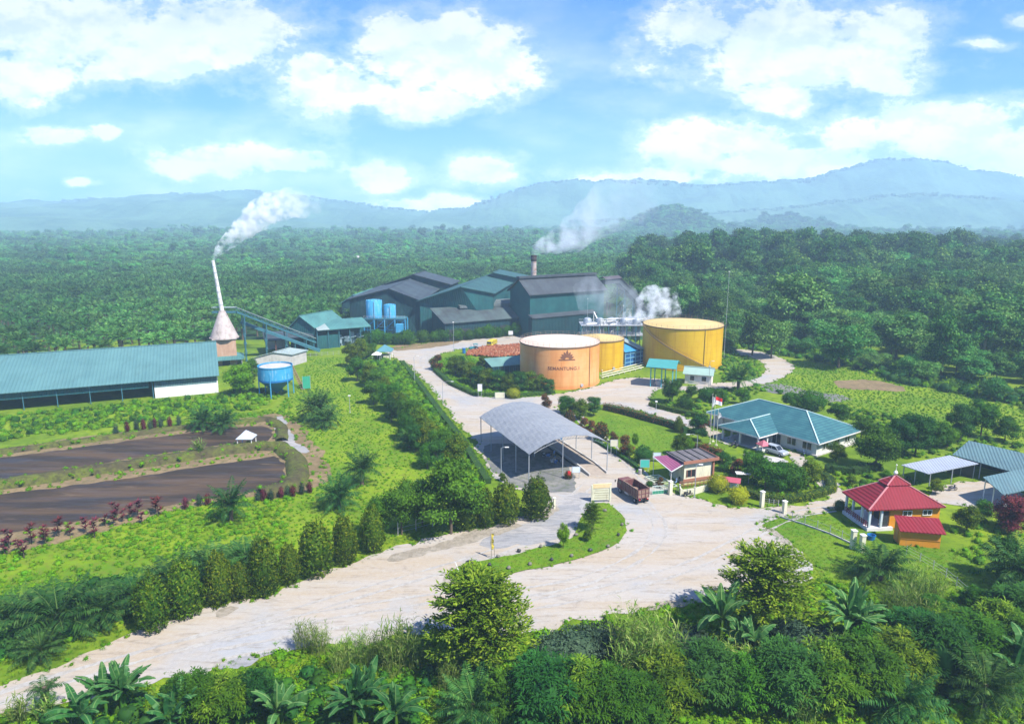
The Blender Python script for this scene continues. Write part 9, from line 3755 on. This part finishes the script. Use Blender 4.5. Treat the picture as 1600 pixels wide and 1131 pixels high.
# the foreground bank
FORE = [(-60, 1140), (0, 1120), (100, 1103), (250, 1068), (330, 1050), (440, 1020), (560, 1004), (690, 992), (780, 1002), (880, 980), (1000, 958), (1110, 940), (1240, 920), (1282, 904), (1400, 930), (1500, 925), (1600, 930), (1760, 960), (1900, 1300), (-260, 1300)]
P = pts_in(FORE, 0.62, rg, EX + [RINGS['asph2']], .6)
gn_scatter('verge_grass', zed(P), rg.uniform(.5, 1.15, len(P)), [G1[0], G1[1], G1[2], G1[4]], 'grass and weeds of the bank in front of the road', 'grass')
FORE2 = [(40, 1135), (250, 1085), (420, 1055), (540, 1045), (690, 1048), (800, 1050), (900, 1030), (1060, 1010), (1150, 1005), (1230, 985), (1300, 985), (1380, 970), (1440, 950), (1600, 940), (1760, 960), (1850, 1250), (-100, 1250)]
P = pts_in(FORE2, 1.35, rg, EX, .6)
X_, Y_ = topx(zed(P))
P = P[~((Y_ > 1095) & (X_ > 1050) & (X_ < 1600)) & ~((np.abs(X_ - 690) < 40) & (Y_ > 1090))]
gn_scatter('bank_undergrowth', zed(P), rg.uniform(.6, 1.3, len(P)), [G2[0], G2[1], G2[0], G2[3]], 'dark undergrowth between the bushes at the bottom', 'undergrowth')
# roadside verge left
VERGE = [(-60, 1085), (0, 1068), (140, 1014), (300, 950), (455, 912), (600, 856), (740, 822), (740, 806), (600, 832), (450, 880), (300, 925), (140, 985), (-60, 1040)]
P = pts_in(VERGE, 0.7, rg, EX, .6)
gn_scatter('roadside_grass', zed(P), rg.uniform(.5, 1.0, len(P)), [G1[0], G1[1], G3[2]], 'grass verge along the left side of the dirt road', 'grass')
HEDG = [(-60, 1060), (0, 1035), (100, 1000), (200, 968), (250, 950), (200, 900), (100, 920), (-60, 960)]
P = pts_in(HEDG, 1.3, rg, EX, .6)
gn_scatter('roadside_scrub', zed(P), rg.uniform(.7, 1.3, len(P)), [G2[0], G2[1], G2[1]], 'dark scrub under the roadside oil palms', 'undergrowth')
# ragged weeds along the road edges
E_ = []
for key in ('road', 'sideroad', 'yard', 'mlawn', 'island'):
 rr_ = RINGS[key]
 for (a, b) in zip(rr_, rr_[1:] + rr_[:1]):
  for _ in range(3):
   t = rg.uniform()
   E_.append((a[0] + (b[0] - a[0]) * t + rg.normal() * .45, a[1] + (b[1] - a[1]) * t + rg.normal() * .45))
E_ = np.array(E_)
E_ = E_[(E_[:, 1] > 55)]
E_ = thin(E_, .05, .2, 7., .35)
gn_scatter('edge_weeds', np.concatenate([E_, np.full((len(E_), 1), .05)], 1), rg.uniform(.25, .75, len(E_)), [G1[0], G1[1], G1[2], G3[2]], 'ragged weeds creeping over the road edges', 'grass')
# lawns
Pl = [pts_in(r, 0.55, rg, e, .6, world=True) for r, e in ((RINGS['lawn'], []), (RINGS['mlawn'], EX))]
P = np.concatenate(Pl)
gn_scatter('lawn_grass', np.concatenate([P, np.full((len(P), 1), .06)], 1), rg.uniform(.5, 1.0, len(P)), G3, 'short grass of the lawns', 'grass')
P = pts_in(RINGS['island'], 0.5, rg, [], .6, world=True)
gn_scatter('island_grass', np.concatenate([P, np.full((len(P), 1), .15)], 1), rg.uniform(.5, 1.0, len(P)), G3, 'short bright grass of the traffic island', 'grass')
# scrub patches on the compound's own ground (tank surround, behind office, right side)
SCR = [[(1000, 640), (1060, 612), (1180, 600), (1250, 620), (1400, 650), (1600, 690), (1600, 735), (1530, 728), (1400, 715), (1370, 690), (1352, 665), (1290, 640), (1200, 612), (1120, 636), (1104, 656)],
  [(1130, 548), (1165, 556), (1196, 572), (1188, 590), (1130, 598), (1125, 580)],
  [(1138, 720), (1165, 716), (1230, 730), (1290, 750), (1296, 766), (1240, 782), (1190, 780), (1150, 764), (1130, 745)],
  [(1290, 735), (1380, 735), (1440, 760), (1480, 790), (1480, 775), (1420, 745), (1330, 770), (1310, 752)],
  [(1480, 800), (1600, 800), (1700, 900), (1700, 970), (1560, 940), (1500, 870)]]
Q = [pts_in(s, 1.7, rg, EX + [RINGS['lawn'], RINGS['mlawn']] if i < 4 else EX, .6) for i, s in enumerate(SCR)]
P = np.concatenate(Q)
gn_scatter('compound_scrub', zed(P), rg.uniform(.5, 1.1, len(P)), [G2[0], G2[2], G1[3], G1[4]], 'scrub and weeds around the office and the huts', 'undergrowth')
# undergrowth along the forest foot
FE = [(1128, 560), (1180, 550), (1240, 560), (1320, 572), (1400, 598), (1500, 616), (1600, 640), (1760, 672), (1760, 640), (1600, 612), (1450, 580), (1330, 552), (1200, 535), (1128, 540)]
P = pts_in(FE, 2.4, rg, EX, .6)
gn_scatter('forest_edge_scrub', zed(P), rg.uniform(1.0, 2.2, len(P)), [G2[0], G2[1], G2[2]], 'bushy undergrowth at the foot of the forest', 'undergrowth')

# ================================================================ SMOKE
def smoke(name, label, pts, rad, dens, col=(.99, .99, 1.0), scale=.3, lo=.42, hi=.62, fade=None, aniso=0.0):
 """tube-shaped volume following points; noise carves the billows"""
 pts = [Vector(p) for p in pts]
 V, F = [], []
 n = 16
 k = 0
 fine, fr = [], []
 for i in range(len(pts) - 1):
  for j in range(5):
   t = j / 5
   fine.append(pts[i].lerp(pts[i + 1], t))
   fr.append(rad[i] * (1 - t) + rad[i + 1] * t)
 fine.append(pts[-1])
 fr.append(rad[-1])
 for i, p in enumerate(fine):
  d = (fine[min(i + 1, len(fine) - 1)] - fine[max(i - 1, 0)]).normalized()
  x = d.cross(Vector((0, 1, 0))).normalized()
  y = x.cross(d).normalized()
  for a in range(n):
   th = 2 * math.pi * a / n
   r = fr[i] * (1 + .30 * noise.noise(Vector((i * .55, math.cos(th) * 1.2, math.sin(th) * 1.2))))
   q = p + x * (r * math.cos(th)) + y * (r * math.sin(th))
   V.append(tuple(q - pts[0]))
 m = len(fine)
 for i in range(m - 1):
  for a in range(n):
   F.append((i * n + a, i * n + (a + 1) % n, (i + 1) * n + (a + 1) % n, (i + 1) * n + a))
 F.append(tuple(range(n))[::-1])
 F.append(tuple(range((m - 1) * n, m * n)))
 me = bpy.data.meshes.new(name)
 me.from_pydata(V, [], F)
 import bmesh
 bm = bmesh.new()
 bm.from_mesh(me)
 bmesh.ops.recalc_face_normals(bm, faces=bm.faces)
 bm.to_mesh(me)
 bm.free()
 mt, nt, out = newmat(name + '_volume')
 pv = nn(nt, 'ShaderNodeVolumePrincipled')
 pv.inputs['Color'].default_value = (*col, 1)
 pv.inputs['Anisotropy'].default_value = aniso
 tc = nn(nt, 'ShaderNodeTexCoord')
 nz = nn(nt, 'ShaderNodeTexNoise', i_Scale=scale, i_Detail=4.0, i_Roughness=.6)
 nt.links.new(tc.outputs['Object'], nz.inputs['Vector'])
 dd = mrange(nt, nz.outputs['Fac'], lo, hi, 0, dens)
 if fade:
  L = (pts[-1] - pts[0])
  u = L.normalized()
  dot = vmath(nt, 'DOT_PRODUCT', tc.outputs['Object'], tuple(u))
  f = mrange(nt, dot, fade[0] * L.length, fade[1] * L.length, 1.0, fade[2])
  dd = fmath(nt, 'MULTIPLY', dd, f)
 nt.links.new(dd, pv.inputs['Density'])
 nt.links.new(pv.outputs[0], out.inputs['Volume'])
 me.materials.append(mt)
 o = bpy.data.objects.new(name, me)
 COL.objects.link(o)
 o.location = pts[0]
 setp(o, label, 'smoke', kind='stuff')
 return o

def atd(px, py, y):
 d = ray(px, py)
 return Vector((0, 0, CAMH)) + d * (y / d.y)

yk = FLUE_TOP.y
smoke('kiln_smoke', 'white smoke plume drifting right from the thin kiln chimney', [atd(333, 405, yk), atd(343, 391, yk), atd(358, 376, yk + 1), atd(380, 357, yk + 2), atd(402, 341, yk + 3), atd(424, 324, yk + 4), atd(458, 317, yk + 5), atd(500, 314, yk + 6)],
  [.6, 1.6, 2.6, 3.6, 4.4, 5.0, 4.8, 4.2], .6, scale=.34, lo=.42, hi=.64, fade=(.45, 1.0, .04))
smoke('stack_smoke', 'thin grey smoke drifting from the mill chimney', [atd(834, 398, 290), atd(842, 388, 291), atd(860, 380, 293), atd(890, 370, 296), atd(930, 340, 300), atd(970, 312, 304), atd(1010, 290, 306)],
  [1.2, 3.0, 4.6, 7, 10, 13, 14], .17, (.93, .96, 1.0), scale=.14, lo=.36, hi=.62, fade=(.0, .75, .07))
smoke('steam_cloud', 'white steam billowing behind the yellow tanks', [atd(970, 502, 240), atd(985, 497, 240), atd(1002, 488, 240), atd(1018, 474, 241), atd(1032, 478, 242), atd(1046, 490, 242), atd(1056, 498, 242)],
  [2.0, 3.4, 4.4, 6.4, 7.0, 6.0, 3.0], .36, scale=.30, lo=.46, hi=.68)
smoke('mill_vapour', 'faint vapour hanging over the right end of the mill', [atd(900, 470, 262), atd(930, 462, 262), atd(965, 470, 260), atd(1000, 490, 256)], [5, 9, 9, 5], .035, (.9, .95, 1.0), scale=.14, lo=.38, hi=.7)

SC.cycles.volume_step_rate = 1.0
SC.cycles.volume_max_steps = 128
SC.cycles.max_bounces = 8
SC.cycles.diffuse_bounces = 3
SC.cycles.glossy_bounces = 2
SC.cycles.transmission_bounces = 3
SC.cycles.volume_bounces = 4
SC.cycles.transparent_max_bounces = 6
build_haze()
